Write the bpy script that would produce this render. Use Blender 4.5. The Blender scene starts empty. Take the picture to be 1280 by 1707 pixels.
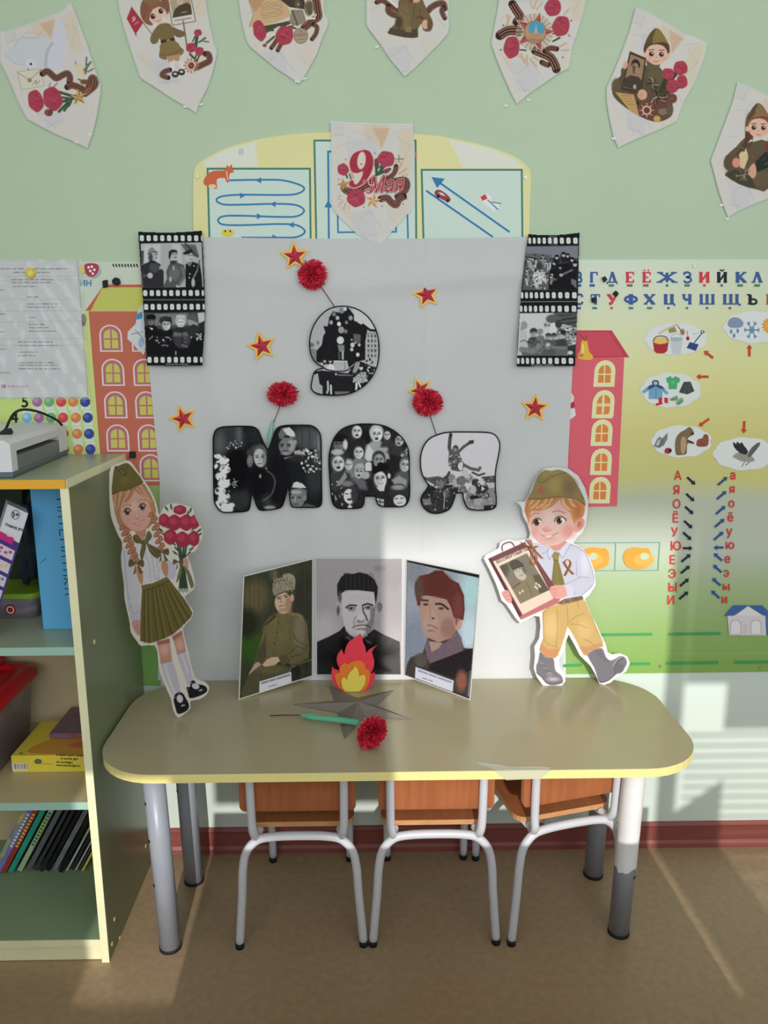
import bpy, bmesh, random
import numpy as np
from math import *
from mathutils import Vector, Matrix
rnd = random.Random(7)
SC = bpy.context.scene
COL = SC.collection

# ------------------------------------------------------------------ camera
F = 1313.0
PIT = radians(11.87); YAW = radians(1.0); ROLL = radians(-0.17)
CAM = np.array([0, -1.9, 1.33])
_f = np.array([sin(YAW)*cos(PIT), cos(YAW)*cos(PIT), -sin(PIT)])
_r = np.array([cos(YAW), -sin(YAW), 0.0]); _u = np.cross(_r, _f)
_R = _r*cos(ROLL)+_u*sin(ROLL); _U = -_r*sin(ROLL)+_u*cos(ROLL)
cd = bpy.data.cameras.new('camera'); cam = bpy.data.objects.new('camera', cd); COL.objects.link(cam)
cam.matrix_world = Matrix(((_R[0], _U[0], -_f[0], CAM[0]), (_R[1], _U[1], -_f[1], CAM[1]), (_R[2], _U[2], -_f[2], CAM[2]), (0, 0, 0, 1)))
cd.sensor_fit = 'VERTICAL'; cd.sensor_height = 36.0; cd.lens = 36.0*F/1707
cd.clip_start = 0.02
SC.camera = cam

# ------------------------------------------------------------------ world, sun, window light, exposure
w = bpy.data.worlds.new('sky'); SC.world = w; w.use_nodes = True
w.node_tree.nodes['Background'].inputs[0].default_value = (0.78, 0.90, 1.0, 1)
w.node_tree.nodes['Background'].inputs[1].default_value = 0.9
SUN_DX, SUN_DZ = -0.03, -0.384
sl = bpy.data.lights.new('sun', 'SUN'); sl.energy = 2.4; sl.angle = radians(0.45); sl.color = (1.0, 0.955, 0.89)
so = bpy.data.objects.new('sun', sl); COL.objects.link(so)
so.rotation_euler = Vector((-SUN_DX, -1, -SUN_DZ)).to_track_quat('Z', 'Y').to_euler()
al = bpy.data.lights.new('window_daylight', 'AREA'); al.shape = 'RECTANGLE'; al.size = 3.4; al.size_y = 1.5
al.energy = 37; al.color = (0.93, 0.97, 1.0)
ao = bpy.data.objects.new('window_daylight', al); COL.objects.link(ao)
ao.location = (0.3, -2.72, 1.75); ao.rotation_euler = (radians(90), 0, 0)
SC.view_settings.view_transform = 'Standard'; SC.view_settings.look = 'None'
SC.view_settings.gamma = 1.0; SC.view_settings.exposure = 0.05
SC.view_settings.use_curve_mapping = False

# ------------------------------------------------------------------ helpers
def ray(px, py): return _f*F+_R*(px-640)-_U*(py-853.5)
def hit(px, py, p0, n):
    d = ray(px, py); return CAM+d*(np.dot(np.array(p0)-CAM, n)/np.dot(d, n))
def wall(px, py, off=0.0): return hit(px, py, (0, -off, 0), (0, 1, 0))
def hz(px, py, z): return hit(px, py, (0, 0, z), (0, 0, 1))

ILL = 0.80
def s2l(v):
    v = v/255.0
    return v/12.92 if v <= 0.04045 else ((v+0.055)/1.055)**2.4
def alb(c, k=ILL):      # colour read off the photo -> surface colour
    return tuple(min(s2l(x)/k, 0.9) for x in c)

MATS = {}
def mat(name, c, rough=0.6, metal=0.0, spec=0.4, noise=0.0, nscale=20, bump=0.0, bscale=80, alpha=1.0, c2=None, stretch=(1, 1, 1), coat=0.0, k=ILL, trans=0.0, detail=4):
    if name in MATS: return MATS[name]
    m = bpy.data.materials.new(name); m.use_nodes = True; nt = m.node_tree; b = nt.nodes['Principled BSDF']
    col = alb(c, k)
    b.inputs['Base Color'].default_value = (*col, 1); b.inputs['Roughness'].default_value = rough
    b.inputs['Metallic'].default_value = metal; b.inputs['Specular IOR Level'].default_value = spec
    b.inputs['Coat Weight'].default_value = coat; b.inputs['Coat Roughness'].default_value = 0.15
    b.inputs['Alpha'].default_value = alpha; b.inputs['Transmission Weight'].default_value = trans
    if noise or bump:
        tc = nt.nodes.new('ShaderNodeTexCoord'); mp = nt.nodes.new('ShaderNodeMapping'); mp.inputs['Scale'].default_value = stretch
        nt.links.new(tc.outputs['Object'], mp.inputs[0])
    if noise:
        nz = nt.nodes.new('ShaderNodeTexNoise'); nz.inputs['Scale'].default_value = nscale; nz.inputs['Detail'].default_value = detail
        nt.links.new(mp.outputs[0], nz.inputs['Vector'])
        cr = nt.nodes.new('ShaderNodeValToRGB'); nt.links.new(nz.outputs['Fac'], cr.inputs[0])
        d = alb(c2, k) if c2 else tuple(x*(1-noise) for x in col)
        e = col if c2 else tuple(min(x*(1+noise), .92) for x in col)
        cr.color_ramp.elements[0].position = .3; cr.color_ramp.elements[1].position = .7
        cr.color_ramp.elements[0].color = (*d, 1); cr.color_ramp.elements[1].color = (*e, 1)
        nt.links.new(cr.outputs[0], b.inputs['Base Color'])
    if bump:
        n2 = nt.nodes.new('ShaderNodeTexNoise'); n2.inputs['Scale'].default_value = bscale
        nt.links.new(mp.outputs[0], n2.inputs['Vector'])
        bp = nt.nodes.new('ShaderNodeBump'); bp.inputs['Strength'].default_value = bump; bp.inputs['Distance'].default_value = 0.002
        nt.links.new(n2.outputs['Fac'], bp.inputs['Height']); nt.links.new(bp.outputs[0], b.inputs['Normal'])
    MATS[name] = m; return m
def print_mat(name, rough=0.5, spec=0.3, coat=0.0):      # printed colour: reads the mesh's colour attribute
    if name in MATS: return MATS[name]
    m = bpy.data.materials.new(name); m.use_nodes = True; nt = m.node_tree; b = nt.nodes['Principled BSDF']
    a = nt.nodes.new('ShaderNodeVertexColor'); a.layer_name = 'Col'
    nt.links.new(a.outputs['Color'], b.inputs['Base Color'])
    b.inputs['Roughness'].default_value = rough; b.inputs['Specular IOR Level'].default_value = spec
    b.inputs['Coat Weight'].default_value = coat; b.inputs['Coat Roughness'].default_value = 0.12
    MATS[name] = m; return m

def tag(o, label=None, cat=None, group=None, kind=None):
    if label: o['label'] = label
    if cat: o['category'] = cat
    if group: o['group'] = group
    if kind: o['kind'] = kind
    return o
def link(o, parent=None):
    COL.objects.link(o)
    if parent is not None:
        o.parent = parent; o.matrix_parent_inverse = Matrix.LocRotScale(parent.location, parent.rotation_euler, parent.scale).inverted()
    return o
def thing(name, loc, label, cat, group=None, rz=0.0):
    o = bpy.data.objects.new(name, None); o.empty_display_size = 0.05
    o.location = tuple(loc); o.rotation_euler = (0, 0, rz); COL.objects.link(o)
    return tag(o, label, cat, group)
def obj(name, bm, m, parent=None, smooth=False, bevel=0.0, seg=2):
    me = bpy.data.meshes.new(name)
    bmesh.ops.recalc_face_normals(bm, faces=bm.faces)
    bm.to_mesh(me); bm.free()
    for mm in (m if isinstance(m, (list, tuple)) else [m]): me.materials.append(mm)
    if smooth:
        for p in me.polygons: p.use_smooth = True
    o = bpy.data.objects.new(name, me); link(o, parent)
    if bevel:
        md = o.modifiers.new('bevel', 'BEVEL'); md.width = bevel; md.segments = seg; md.limit_method = 'ANGLE'; md.angle_limit = radians(40)
    return o
def struct(name, bm, m, parent=None, **k):
    o = obj(name, bm, m, parent, **k); o['kind'] = 'structure'; return o
def BM(): return bmesh.new()
def box(bm, x0, x1, y0, y1, z0, z1, mi=0, M=None):
    vs = [bm.verts.new(v) for v in ((x0, y0, z0), (x1, y0, z0), (x1, y1, z0), (x0, y1, z0), (x0, y0, z1), (x1, y0, z1), (x1, y1, z1), (x0, y1, z1))]
    if M is not None:
        for v in vs: v.co = M @ v.co
    for f in ((0, 3, 2, 1), (4, 5, 6, 7), (0, 1, 5, 4), (1, 2, 6, 5), (2, 3, 7, 6), (3, 0, 4, 7)):
        fa = bm.faces.new([vs[i] for i in f]); fa.material_index = mi
    return vs
def tube(bm, pts, r, n=14, cap=True, mi=0):
    pts = [Vector(p) for p in pts]; rr = r if isinstance(r, (list, tuple)) else [r]*len(pts)
    t0 = (pts[1]-pts[0]).normalized(); a = Vector((0, 0, 1)) if abs(t0.z) < .9 else Vector((1, 0, 0))
    nrm = t0.cross(a).normalized(); rings = []
    for i, p in enumerate(pts):
        t = (pts[min(i+1, len(pts)-1)]-pts[max(i-1, 0)]).normalized()
        nrm = (nrm-t*nrm.dot(t)).normalized(); b = t.cross(nrm)
        rings.append([bm.verts.new(p+(nrm*cos(2*pi*k/n)+b*sin(2*pi*k/n))*rr[i]) for k in range(n)])
    for i in range(len(rings)-1):
        for k in range(n):
            f = bm.faces.new((rings[i][k], rings[i][(k+1) % n], rings[i+1][(k+1) % n], rings[i+1][k])); f.smooth = True; f.material_index = mi
    if cap: bm.faces.new(rings[0][::-1]).material_index = mi; bm.faces.new(rings[-1]).material_index = mi
def spline(pts, n=8, closed=False):
    P = [Vector(p) for p in pts]; N = len(P); out = []
    rng = range(N if closed else N-1)
    for i in rng:
        if closed: a, b, c, d = P[(i-1) % N], P[i], P[(i+1) % N], P[(i+2) % N]
        else: a, b, c, d = P[max(i-1, 0)], P[i], P[i+1], P[min(i+2, N-1)]
        for k in range(n):
            t = k/n
            out.append(0.5*((2*b)+(c-a)*t+(2*a-5*b+4*c-d)*t*t+(3*b-a-3*c+d)*t**3))
    if not closed: out.append(P[-1])
    return out
def prism(bm, top, dvec, mi=0, side=None):       # closed 3-D outline pushed along dvec
    a = [bm.verts.new(tuple(p)) for p in top]; dv = Vector(tuple(dvec))
    b = [bm.verts.new(v.co+dv) for v in a]; n = len(a)
    bm.faces.new(a).material_index = mi; bm.faces.new(b[::-1]).material_index = mi
    for i in range(n):
        bm.faces.new((a[i], b[i], b[(i+1) % n], a[(i+1) % n])).material_index = mi if side is None else side
def lathe(bm, prof, cen, n=24, mi=0):
    rings = [[bm.verts.new((cen[0]+r*cos(2*pi*k/n), cen[1]+r*sin(2*pi*k/n), cen[2]+z)) for k in range(n)] for r, z in prof]
    for i in range(len(rings)-1):
        for k in range(n):
            f = bm.faces.new((rings[i][k], rings[i][(k+1) % n], rings[i+1][(k+1) % n], rings[i+1][k])); f.smooth = True; f.material_index = mi
    bm.faces.new(rings[0][::-1]).material_index = mi; bm.faces.new(rings[-1]).material_index = mi
def rrect(x0, x1, y0, y1, r, n=6):
    o = []
    for cx, cy, a in ((x1-r, y1-r, 0), (x0+r, y1-r, 90), (x0+r, y0+r, 180), (x1-r, y0+r, 270)):
        for k in range(n+1): t = radians(a+90*k/n); o.append((cx+r*cos(t), cy+r*sin(t)))
    return o
# ------------------------------------------------------------------ room shell
M_wall = mat('wall_paint_green', (176, 194, 168), rough=.55, spec=.3, noise=.025, nscale=3, bump=.15, bscale=30)
M_wall2 = mat('wall_paint_pale', (196, 208, 200), rough=.5, spec=.35, noise=.02, nscale=4, bump=.1, bscale=30)
M_white = mat('room_white', (215, 215, 208), rough=.8)
M_floor = mat('linoleum', (176, 150, 118), rough=.42, spec=.4, noise=.10, nscale=60, bump=.12, bscale=260, detail=8, k=1.2)
M_base = mat('baseboard_brown', (124, 66, 60), rough=.4, spec=.45, noise=.08, nscale=6, stretch=(.2, 1, 6))
bm = BM(); box(bm, -2.3, 2.3, 0, .1, 0, 2.75)
o = struct('wall_front', bm, M_wall)
# the paint below the boards is a paler panel: own slab of wall, a hair proud
bm = BM(); box(bm, -2.3, 2.3, -.0015, .0, .07, .80); struct('trim_1', bm, M_wall2)
bm = BM(); box(bm, -2.3, 2.3, -3.1, .1, -.06, 0); struct('floor', bm, M_floor)
bm = BM(); box(bm, -2.3, 2.3, -3.1, .1, 2.75, 2.8); struct('ceiling', bm, M_white)
M_pale = mat('side_wall_paint', (200, 200, 202), rough=.8)
bm = BM(); box(bm, -2.4, -2.3, -3.1, .1, 0, 2.75); struct('wall_left', bm, M_pale)
bm = BM(); box(bm, 2.3, 2.4, -3.1, .1, 0, 2.75); struct('wall_right', bm, M_pale)
bm = BM()
prof = [(-.0015, .0715), (-.006, .071), (-.012, .064), (-.010, .058), (-.010, .02), (-.014, .012), (-.016, 0), (-.0015, 0)]
prism(bm, [(-2.3, y, z) for y, z in prof], (4.6, 0, 0)); struct('baseboard_front', bm, M_base)
# window wall behind the camera: its openings are placed where the photo's sun patches come from
YB = -2.9
def sx(x): return x+SUN_DX*YB
def szz(z): return z+SUN_DZ*YB
bm = BM()
box(bm, -2.3, -1.5, YB-.12, YB, 0, 2.75); box(bm, 1.95, 2.3, YB-.12, YB, 0, 2.75)
box(bm, -1.5, 1.95, YB-.12, YB, 0, .84); box(bm, -1.5, 1.95, YB-.12, YB, 2.45, 2.75)
struct('wall_back', bm, M_pale)
M_fr = mat('window_white', (225, 225, 222), rough=.4)
bm = BM()
for x0, x1 in ((-1.5, -1.44), (-.72, -.64), (.765, .815), (1.89, 1.95)): box(bm, sx(x0) if abs(x0) < 1.4 else x0, sx(x1) if abs(x1) < 1.4 else x1, YB-.10, YB-.04, .84, 2.45)
box(bm, -1.5, 1.95, YB-.10, YB-.04, .84, .88); box(bm, -1.5, 1.95, YB-.10, YB-.04, 2.40, 2.45)
struct('window_1', bm, M_fr)
bm = BM(); box(bm, -1.55, 2.0, YB, YB+.22, .80, .835); struct('trim_2', bm, M_fr)
M_block = mat('blocker_cream', (205, 200, 188), rough=.9)
M_wood = mat('blocker_wood', (170, 140, 100), rough=.5)
def blocker(name, label, cat, x0, x1, z0, z1, y=YB+.03, t=.02, m=None):      # added unseen sun blocker; x,z as its shadow falls on the far wall
    bm = BM(); zz0 = max(z0+1.114, .835)
    box(bm, sx(x0), sx(x1), y-t/2, y+t/2, zz0, z1+1.114)
    tag(obj(name, bm, m or M_block), label, cat)
blocker('sun_blocker', 'cream panel added to block the sun behind the camera, leftmost', 'blind', -1.5, -.70, -.25, 1.32)
blocker('sun_blocker', 'short cream panel added to block the sun, second from left behind the camera', 'blind', -.70, -.42, .30, 1.32)
blocker('sun_blocker', 'cream panel added to block the sun, middle of the window behind the camera', 'blind', -.42, .03, .13, 1.32)
bm = BM(); yc = -17.0; box(bm, -5, 5, yc-.12, yc, .93+SUN_DZ*yc, 1.9+SUN_DZ*yc)  # unseen slab added far outside to soften the sun patch's top edge
tag(obj('sun_block_slab', bm, M_block), 'unseen slab added outside the window to block the sun', 'light blocker')
blocker('sun_blocker', 'short cream panel added to block the sun, rightmost behind the camera', 'blind', .925, 1.9, .33, 1.32)
blocker('sun_blocker', 'narrow cream panel added to block the sun, right of the window post behind the camera', 'blind', .815, .925, .46, 1.32)
th = thing('cupboard_blocker', (.2, -1.6, 0), 'added light blocker shaped like a low toy cupboard on the floor just behind the camera', 'cupboard')  # unseen cupboard shape added to cut the low sun and darken the floor
bm = BM(); box(bm, -.38, .787, -1.75, -1.452, .04, .672); obj('carcass', bm, M_wood, th, bevel=.002)
for i in range(3):
    bm = BM(); box(bm, -.37+i*.387, .005+i*.387, -1.765, -1.751, .06, .655); dr = obj('door', bm, M_wood, th, bevel=.002)
    bm = BM(); box(bm, -.04+i*.387, -.02+i*.387, -1.785, -1.766, .40, .50); obj('handle', bm, M_wht if False else mat('handle_steel', (150, 150, 150), rough=.3, metal=.8), dr)
# unseen wedge added to throw the small peaked shadow beside the table
bm = BM(); y = YB+.06
prism(bm, [(sx(a), y-.06, max(b+1.114, .835)) for a, b in ((.80, -.25), (.935, -.25), (.935, .155), (.80, .05))], (0, .1, 0))
tag(obj('shadow_wedge', bm, M_wood), 'slant-topped wedge added on the window sill behind the camera to cast a shadow', 'file')
# slatted blind in the right pane
th = thing('slatted_blind', (sx(1.4), YB-.02, 2.3), 'white slatted blind in the right pane behind the camera', 'blind')
sm = None
for i in range(20):
    z = szz(-.24)+.030*i
    if sm is None:
        bm = BM(); box(bm, sx(.83), sx(1.88), -.001, .001, -.004, .004)
        so_ = obj('slat', bm, M_fr, th); sm = so_.data; so_.location = (0, YB-.02, z)
        so_.matrix_parent_inverse = Matrix.Translation(-th.location)
    else:
        q = bpy.data.objects.new('slat', sm); link(q, th); q.location = (0, YB-.02, z)

# bench-shaped blocker added below the frame to keep window light off the floor
th = thing('bench_blocker', (.16, -1.16, 0), 'low wooden children\'s bench on the floor in front of the table, below the frame', 'bench')
bm = BM(); box(bm, -.38, .70, -1.32, -1.0, .35, .38); obj('seat', bm, M_wood, th, bevel=.004)
for x0 in (-.34, .62):
    bm = BM(); box(bm, x0, x0+.03, -1.30, -1.02, 0, .35); obj('leg', bm, M_wood, th)
bm = BM(); box(bm, -.31, .62, -1.29, -1.27, .02, .35); obj('back_board', bm, M_wood, th)

# ------------------------------------------------------------------ table
TH = .494
M_top = mat('table_laminate', (158, 148, 120), rough=.22, spec=.5, noise=.03, nscale=5, bump=.06, bscale=120)
M_edge = mat('table_edge_yellow', (222, 208, 140), rough=.4)
M_tleg = mat('grey_enamel', (142, 147, 158), rough=.35, spec=.5, noise=.04, nscale=10)
M_hole = mat('leg_hole_black', (20, 20, 22), rough=.8)
M_rub = mat('black_rubber', (25, 25, 27), rough=.7)
M_wht = mat('white_enamel', (192, 193, 200), rough=.35, spec=.5, noise=.03, nscale=14)
tb = thing('activity_table', (.058, -.24, 0), 'long children\'s table with a beige laminate top, yellow edge and four grey tube legs', 'table')
out = rrect(-.576, .694, -.459, -.014, .135, 10)
bm = BM(); prism(bm, [(x, y, TH) for x, y in out], (0, 0, -.0012)); obj('tabletop', bm, M_top, tb)
bm = BM(); prism(bm, [(x, y, TH-.0012) for x, y in out], (0, 0, -.0188)); obj('edge_band', bm, M_edge, tb, smooth=False)
def tleg(x, y, dx, dy, sleeve, zs, holes):
    top = Vector((x+dx, y+dy, TH-.02)); bot = Vector((x, y, .006))
    at = lambda z: bot+(top-bot)*((z-bot.z)/(top.z-bot.z))
    bm = BM(); tube(bm, [at(.006), at(zs)], .0235, 28)
    o = obj('leg', bm, M_tleg, tb)
    bm = BM(); tube(bm, [at(zs-.02), at(TH-.02)], .0195, 24); obj('upper_tube', bm, M_tleg, o)
    bm = BM(); tube(bm, [at(zs), at(zs+.003)], .0245, 24); obj('rim', bm, mat('rim_grey', (120, 124, 132), rough=.3), o)
    bm = BM(); tube(bm, [(x, y, 0), (x, y, .008)], .0248, 24); obj('foot_cap', bm, M_rub, o)
    for z, a in holes:
        c = at(z); dr = Vector((cos(a), sin(a), 0)); bm = BM()
        tube(bm, [c+dr*.0225, c+dr*.0240], .0042, 12); obj('pin_hole', bm, M_hole, o)
    return o, at
tleg(-.459, -.348, -.012, -.004, True, .444, [(.37, radians(215)), (.28, radians(216)), (.17, radians(218))])
tleg(-.455, -.122, -.012, .004, True, .452, [(.40, radians(215)), (.26, radians(215))])
lo, at = tleg(.568, -.324, .012, -.004, True, .444, [(.35, radians(-35)), (.29, radians(-38)), (.155, radians(-40))])
tleg(.566, -.120, .012, .004, True, .452, [])
# torn white tape wrapped round the upper half of the right front leg
bm = BM(); rr = random.Random(3); N = 30; zs_ = [.175+.262*i/14 for i in range(15)]
rings = []
for i, z in enumerate(zs_):
    c = at(z); rings.append([])
    for k in range(N):
        a = 2*pi*k/N; r = .0246+.0006*rr.random(); zz = z+(rr.uniform(-.008, .006) if i in (0,) else 0)
        rings[-1].append(bm.verts.new((c.x+r*cos(a), c.y+r*sin(a), zz)))
for i in range(14):
    for k in range(N): bm.faces.new((rings[i][k], rings[i][(k+1) % N], rings[i+1][(k+1) % N], rings[i+1][k])).smooth = True
o = obj('tape_wrap', bm, mat('tape_white', (226, 226, 232), rough=.35, noise=.05, nscale=30), lo); o['label'] = 'torn white tape wrapped round the leg'
# clear tape crumpled on the front edge
bm = BM()
pts = [(.215, -.430), (.245, -.4575), (.295, -.462), (.355, -.462), (.362, -.452), (.33, -.449), (.28, -.449), (.25, -.438)]
prism(bm, [(x, y, TH+.0012+.0006*(i % 2)) for i, (x, y) in enumerate(pts)], (0, 0, -.0008))
prism(bm, [(.245, -.4605, TH), (.36, -.4605, TH), (.34, -.4605, TH-.018), (.27, -.4605, TH-.021)], (0, -.0008, 0))
M_tape = mat('clear_tape', (210, 215, 205), rough=.12, spec=.8, alpha=.35)
tag(obj('tape_strip', bm, M_tape, tb), 'crumpled clear tape on the front edge')

# ------------------------------------------------------------------ chairs
M_ply = mat('orange_varnished_ply', (152, 92, 58), rough=.3, spec=.4, noise=.14, nscale=9, stretch=(8, 1, .8), bump=.05)
M_plyedge = mat('ply_edge', (190, 140, 95), rough=.5, noise=.15, nscale=30, stretch=(1, 1, 10))
M_disc = mat('faded_disc', (190, 135, 70), rough=.35)
def chair(cx, cy, rz, label, disc=False):
    t = thing('nursery_chair', (0, 0, 0), label, 'chair', 'little chairs under the table')
    T = .0096
    # rear frame: bent arch, feet at z 0, crossbar at z .245
    arch = [(-.140, -.002, .008), (-.130, 0, .13), (-.126, 0, .195), (-.117, .002, .238), (-.094, .003, .266), (-.06, .003, .275), (0, .003, .277), (.06, .003, .275), (.094, .003, .266), (.117, .002, .238), (.126, 0, .195), (.130, 0, .13), (.140, -.002, .008)]
    bm = BM(); tube(bm, spline(arch, 6), T, 14); obj('rear_frame', bm, M_wht, t)
    for s in (-1, 1):
        bm = BM(); tube(bm, spline([(s*.090, .030, .276), (s*.093, .008, .274), (s*.097, -.010, .292), (s*.100, -.013, .33), (s*.101, -.016, .455)], 6), T*.98, 14); obj('upright', bm, M_wht, t)
        bm = BM(); tube(bm, [(s*.090, .012, .272), (s*.10, .15, .272), (s*.10, .29, .272)], T*.85, 12); obj('seat_rail', bm, M_wht, t)
        bm = BM(); tube(bm, spline([(s*.10, .282, .272), (s*.102, .295, .24), (s*.102, .300, .18), (s*.101, .303, .008)], 5), T, 14); obj('front_leg', bm, M_wht, t)
        for p in ((s*.140, -.002), (s*.101, .303)):
            bm = BM(); tube(bm, [(p[0], p[1], 0), (p[0], p[1], .014)], .0100, 14); obj('foot_cap', bm, M_rub, t)
    bm = BM(); tube(bm, [(-.103, .296, .235), (.103, .296, .235)], T*.8, 12); obj('front_bar', bm, M_wht, t)
    bm = BM(); o_ = rrect(-.122, .122, .03, .295, .03, 5); prism(bm, [(x*(1-.5*(y-.03)), y, .2935) for x, y in o_], (0, 0, -.012), 0, 1)
    obj('seat', bm, [M_ply, M_plyedge], t)
    bm = BM(); n = 10; a = []; o_ = rrect(-.126, .126, .342, .455, .014, 5)
    prism(bm, [(x, .002-.9*x*x*.6, z) for x, z in o_], (0, .011, 0), 0, 1)
    br = obj('backrest', bm, [M_ply, M_plyedge], t)
    # white number label
    bm = BM(); z0 = .372 if not disc else .372
    box(bm, -.013, .013, .0006, .0018, .397, .425); lb = obj('number_label', bm, mat('label_paper', (225, 225, 228)), br)
    bm = BM(); rg = [(.0045*cos(2*pi*k/20), .0085*sin(2*pi*k/20)) for k in range(20)]
    for k in range(20):
        x0, z0_ = rg[k]; x1, z1_ = rg[(k+1) % 20]; q = .55
        bm.faces.new([bm.verts.new(v) for v in ((x0, .0002, .407+z0_), (x1, .0002, .407+z1_), (x1*q, .0002, .407+z1_*q*1.2), (x0*q, .0002, .407+z0_*q*1.2))])
    obj('numeral', bm, M_hole, br)
    if disc:
        bm = BM(); pts = [(.045*cos(2*pi*k/32), 0, .40+.055*sin(2*pi*k/32)) for k in range(32)]
        prism(bm, [(x*1.2+.01, .0012-.54*(x*1.2+.01)**2, z) for x, y, z in pts], (0, .0004, 0)); obj('faded_circle', bm, M_disc, br)
    t.location = (cx, cy, 0); t.rotation_euler = (0, 0, rz)
    return t
def chair_fix(t):
    pass
chair(-.162, -.350, 0, 'leftmost nursery chair with orange plywood back and white tube frame, under the table')
chair(.139, -.350, 0, 'middle nursery chair under the table, a faded round patch on its orange back', True)
chair(.448, -.318, radians(15), 'rightmost nursery chair, turned askew beside the taped table leg')
# ------------------------------------------------------------------ cabinet
RX = -.583; FY = -.390
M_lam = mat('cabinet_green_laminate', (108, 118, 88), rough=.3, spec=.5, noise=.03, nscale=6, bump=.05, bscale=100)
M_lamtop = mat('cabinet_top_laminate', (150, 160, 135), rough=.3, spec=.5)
M_cream = mat('cream_edge', (228, 218, 180), rough=.45, noise=.04, nscale=12)
M_yel = mat('yellow_edge', (225, 165, 50), rough=.4)
M_teal = mat('teal_edge', (150, 185, 172), rough=.4)
M_shelfb = mat('shelf_beige', (180, 165, 125), rough=.4, spec=.5)
M_shelfg = mat('shelf_green', (128, 150, 118), rough=.3, spec=.5)
M_backp = mat('back_panel_cream', (205, 188, 150), rough=.6)
cb = thing('open_bookcase', (-.95, -.2, 0), 'pale green open shelving cabinet with cream edges beside the table', 'bookcase')
def cbox(name, m, *a, mi=0, **k):
    bm = BM(); box(bm, *a); return obj(name, bm, m, cb, **k)
t = .0165
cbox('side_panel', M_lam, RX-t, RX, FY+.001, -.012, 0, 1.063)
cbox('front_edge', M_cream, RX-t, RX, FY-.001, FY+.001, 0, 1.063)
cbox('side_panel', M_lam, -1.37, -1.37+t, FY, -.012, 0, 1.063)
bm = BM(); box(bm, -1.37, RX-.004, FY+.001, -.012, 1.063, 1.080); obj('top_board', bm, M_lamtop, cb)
cbox('top_front_edge', M_yel, -1.37, RX-.006, FY-.0015, FY+.001, 1.0625, 1.0803)
cbox('top_side_edge', M_cream, RX-.0042, RX-.003, FY+.001, -.012, 1.0625, 1.0802)
cbox('back_panel', M_backp, -1.37+t, RX-t, -.02, -.014, .04, 1.063)
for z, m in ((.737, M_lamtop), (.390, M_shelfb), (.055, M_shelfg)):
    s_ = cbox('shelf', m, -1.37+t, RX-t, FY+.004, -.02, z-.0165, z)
    if z > .1:
        bm = BM(); box(bm, -1.37+t, RX-t, FY+.002, FY+.004, z-.017, z+.0002); obj('front_edge', bm, M_teal, s_)
    else:
        bm = BM(); box(bm, -1.37+t, RX-t, FY+.002, FY+.004, z-.0165, z+.0002); obj('front_edge', bm, M_cream, s_)
cbox('plinth', M_cream, -1.37+t, RX-t, FY+.007, FY+.022, 0.002, .0385)
sd = cb.children[0]
for px, py in ((157, 1070), (191, 1532), (243, 1410), (187, 1573), (200, 1563)):
    p = hit(px, py, (RX, 0, 0), (1, 0, 0)); bm = BM()
    tube(bm, [(RX-.001, p[1], p[2]), (RX+.0008, p[1], p[2])], .005, 14); obj('dowel_cap', bm, mat('dowel_wood', (225, 210, 140)), sd)

# ------------------------------------------------------------------ things in and on the cabinet
M_blue = mat('folder_blue', (88, 160, 205), rough=.5)
M_ink = mat('marker_ink', (20, 55, 85), rough=.6)
th = thing('archive_box', (-.652, -.16, .737), 'tall blue cardboard box with a handwritten word down its spine, on the upper shelf', 'box')
bm = BM(); box(bm, -.704, -.602, -.285, -.04, .7372, 1.045); bxo = obj('carton', bm, M_blue, th, bevel=.002)

def strokes(bm, segs, o, ux, uz, wd, dy=0):      # hand-written strokes in a vertical plane: o origin, ux,uz unit vectors
    o = Vector(o); ux = Vector(ux); uz = Vector(uz)
    for sg in segs:
        pts = [o+ux*a+uz*b for a, b in sg]
        tube(bm, pts, wd, 6)
# МАТЕМАТИКА written downwards, letters turned a quarter (tops to the right)
L = {'М': [[(0, 0), (0, 1), (.4, .35), (.8, 1), (.8, 0)]], 'А': [[(0, 0), (.35, 1), (.7, 0)], [(.15, .4), (.55, .4)]], 'Т': [[(0, 1), (.7, 1)], [(.35, 1), (.35, 0)]],
     'Е': [[(.6, 1), (0, 1), (0, 0), (.6, 0)], [(0, .5), (.5, .5)]], 'И': [[(0, 1), (0, 0), (.65, 1), (.65, 0)]], 'К': [[(0, 0), (0, 1)], [(.6, 1), (0, .45), (.6, 0)]]}
bm = BM(); zc = 1.022
for ch in 'МАТЕМАТИКА':
    h = .021; wch = (.8 if ch == 'М' else .68)*.021
    for sg in L[ch]: strokes(bm, [[(-b*h*1.15, -a*.021) for a, b in sg]], (-.606, -.2856, zc), (-1, 0, 0), (0, 0, 1), .0011)
    zc -= wch+.0065
for v in bm.verts: v.co.x -= .044
obj('handwriting', bm, M_ink, bxo)
bm = BM(); tube(bm, [(-.697, -.2853, .885), (-.684, -.2853, .895)], .0006, 6); obj('pen_scratch', bm, M_ink, bxo)

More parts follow.
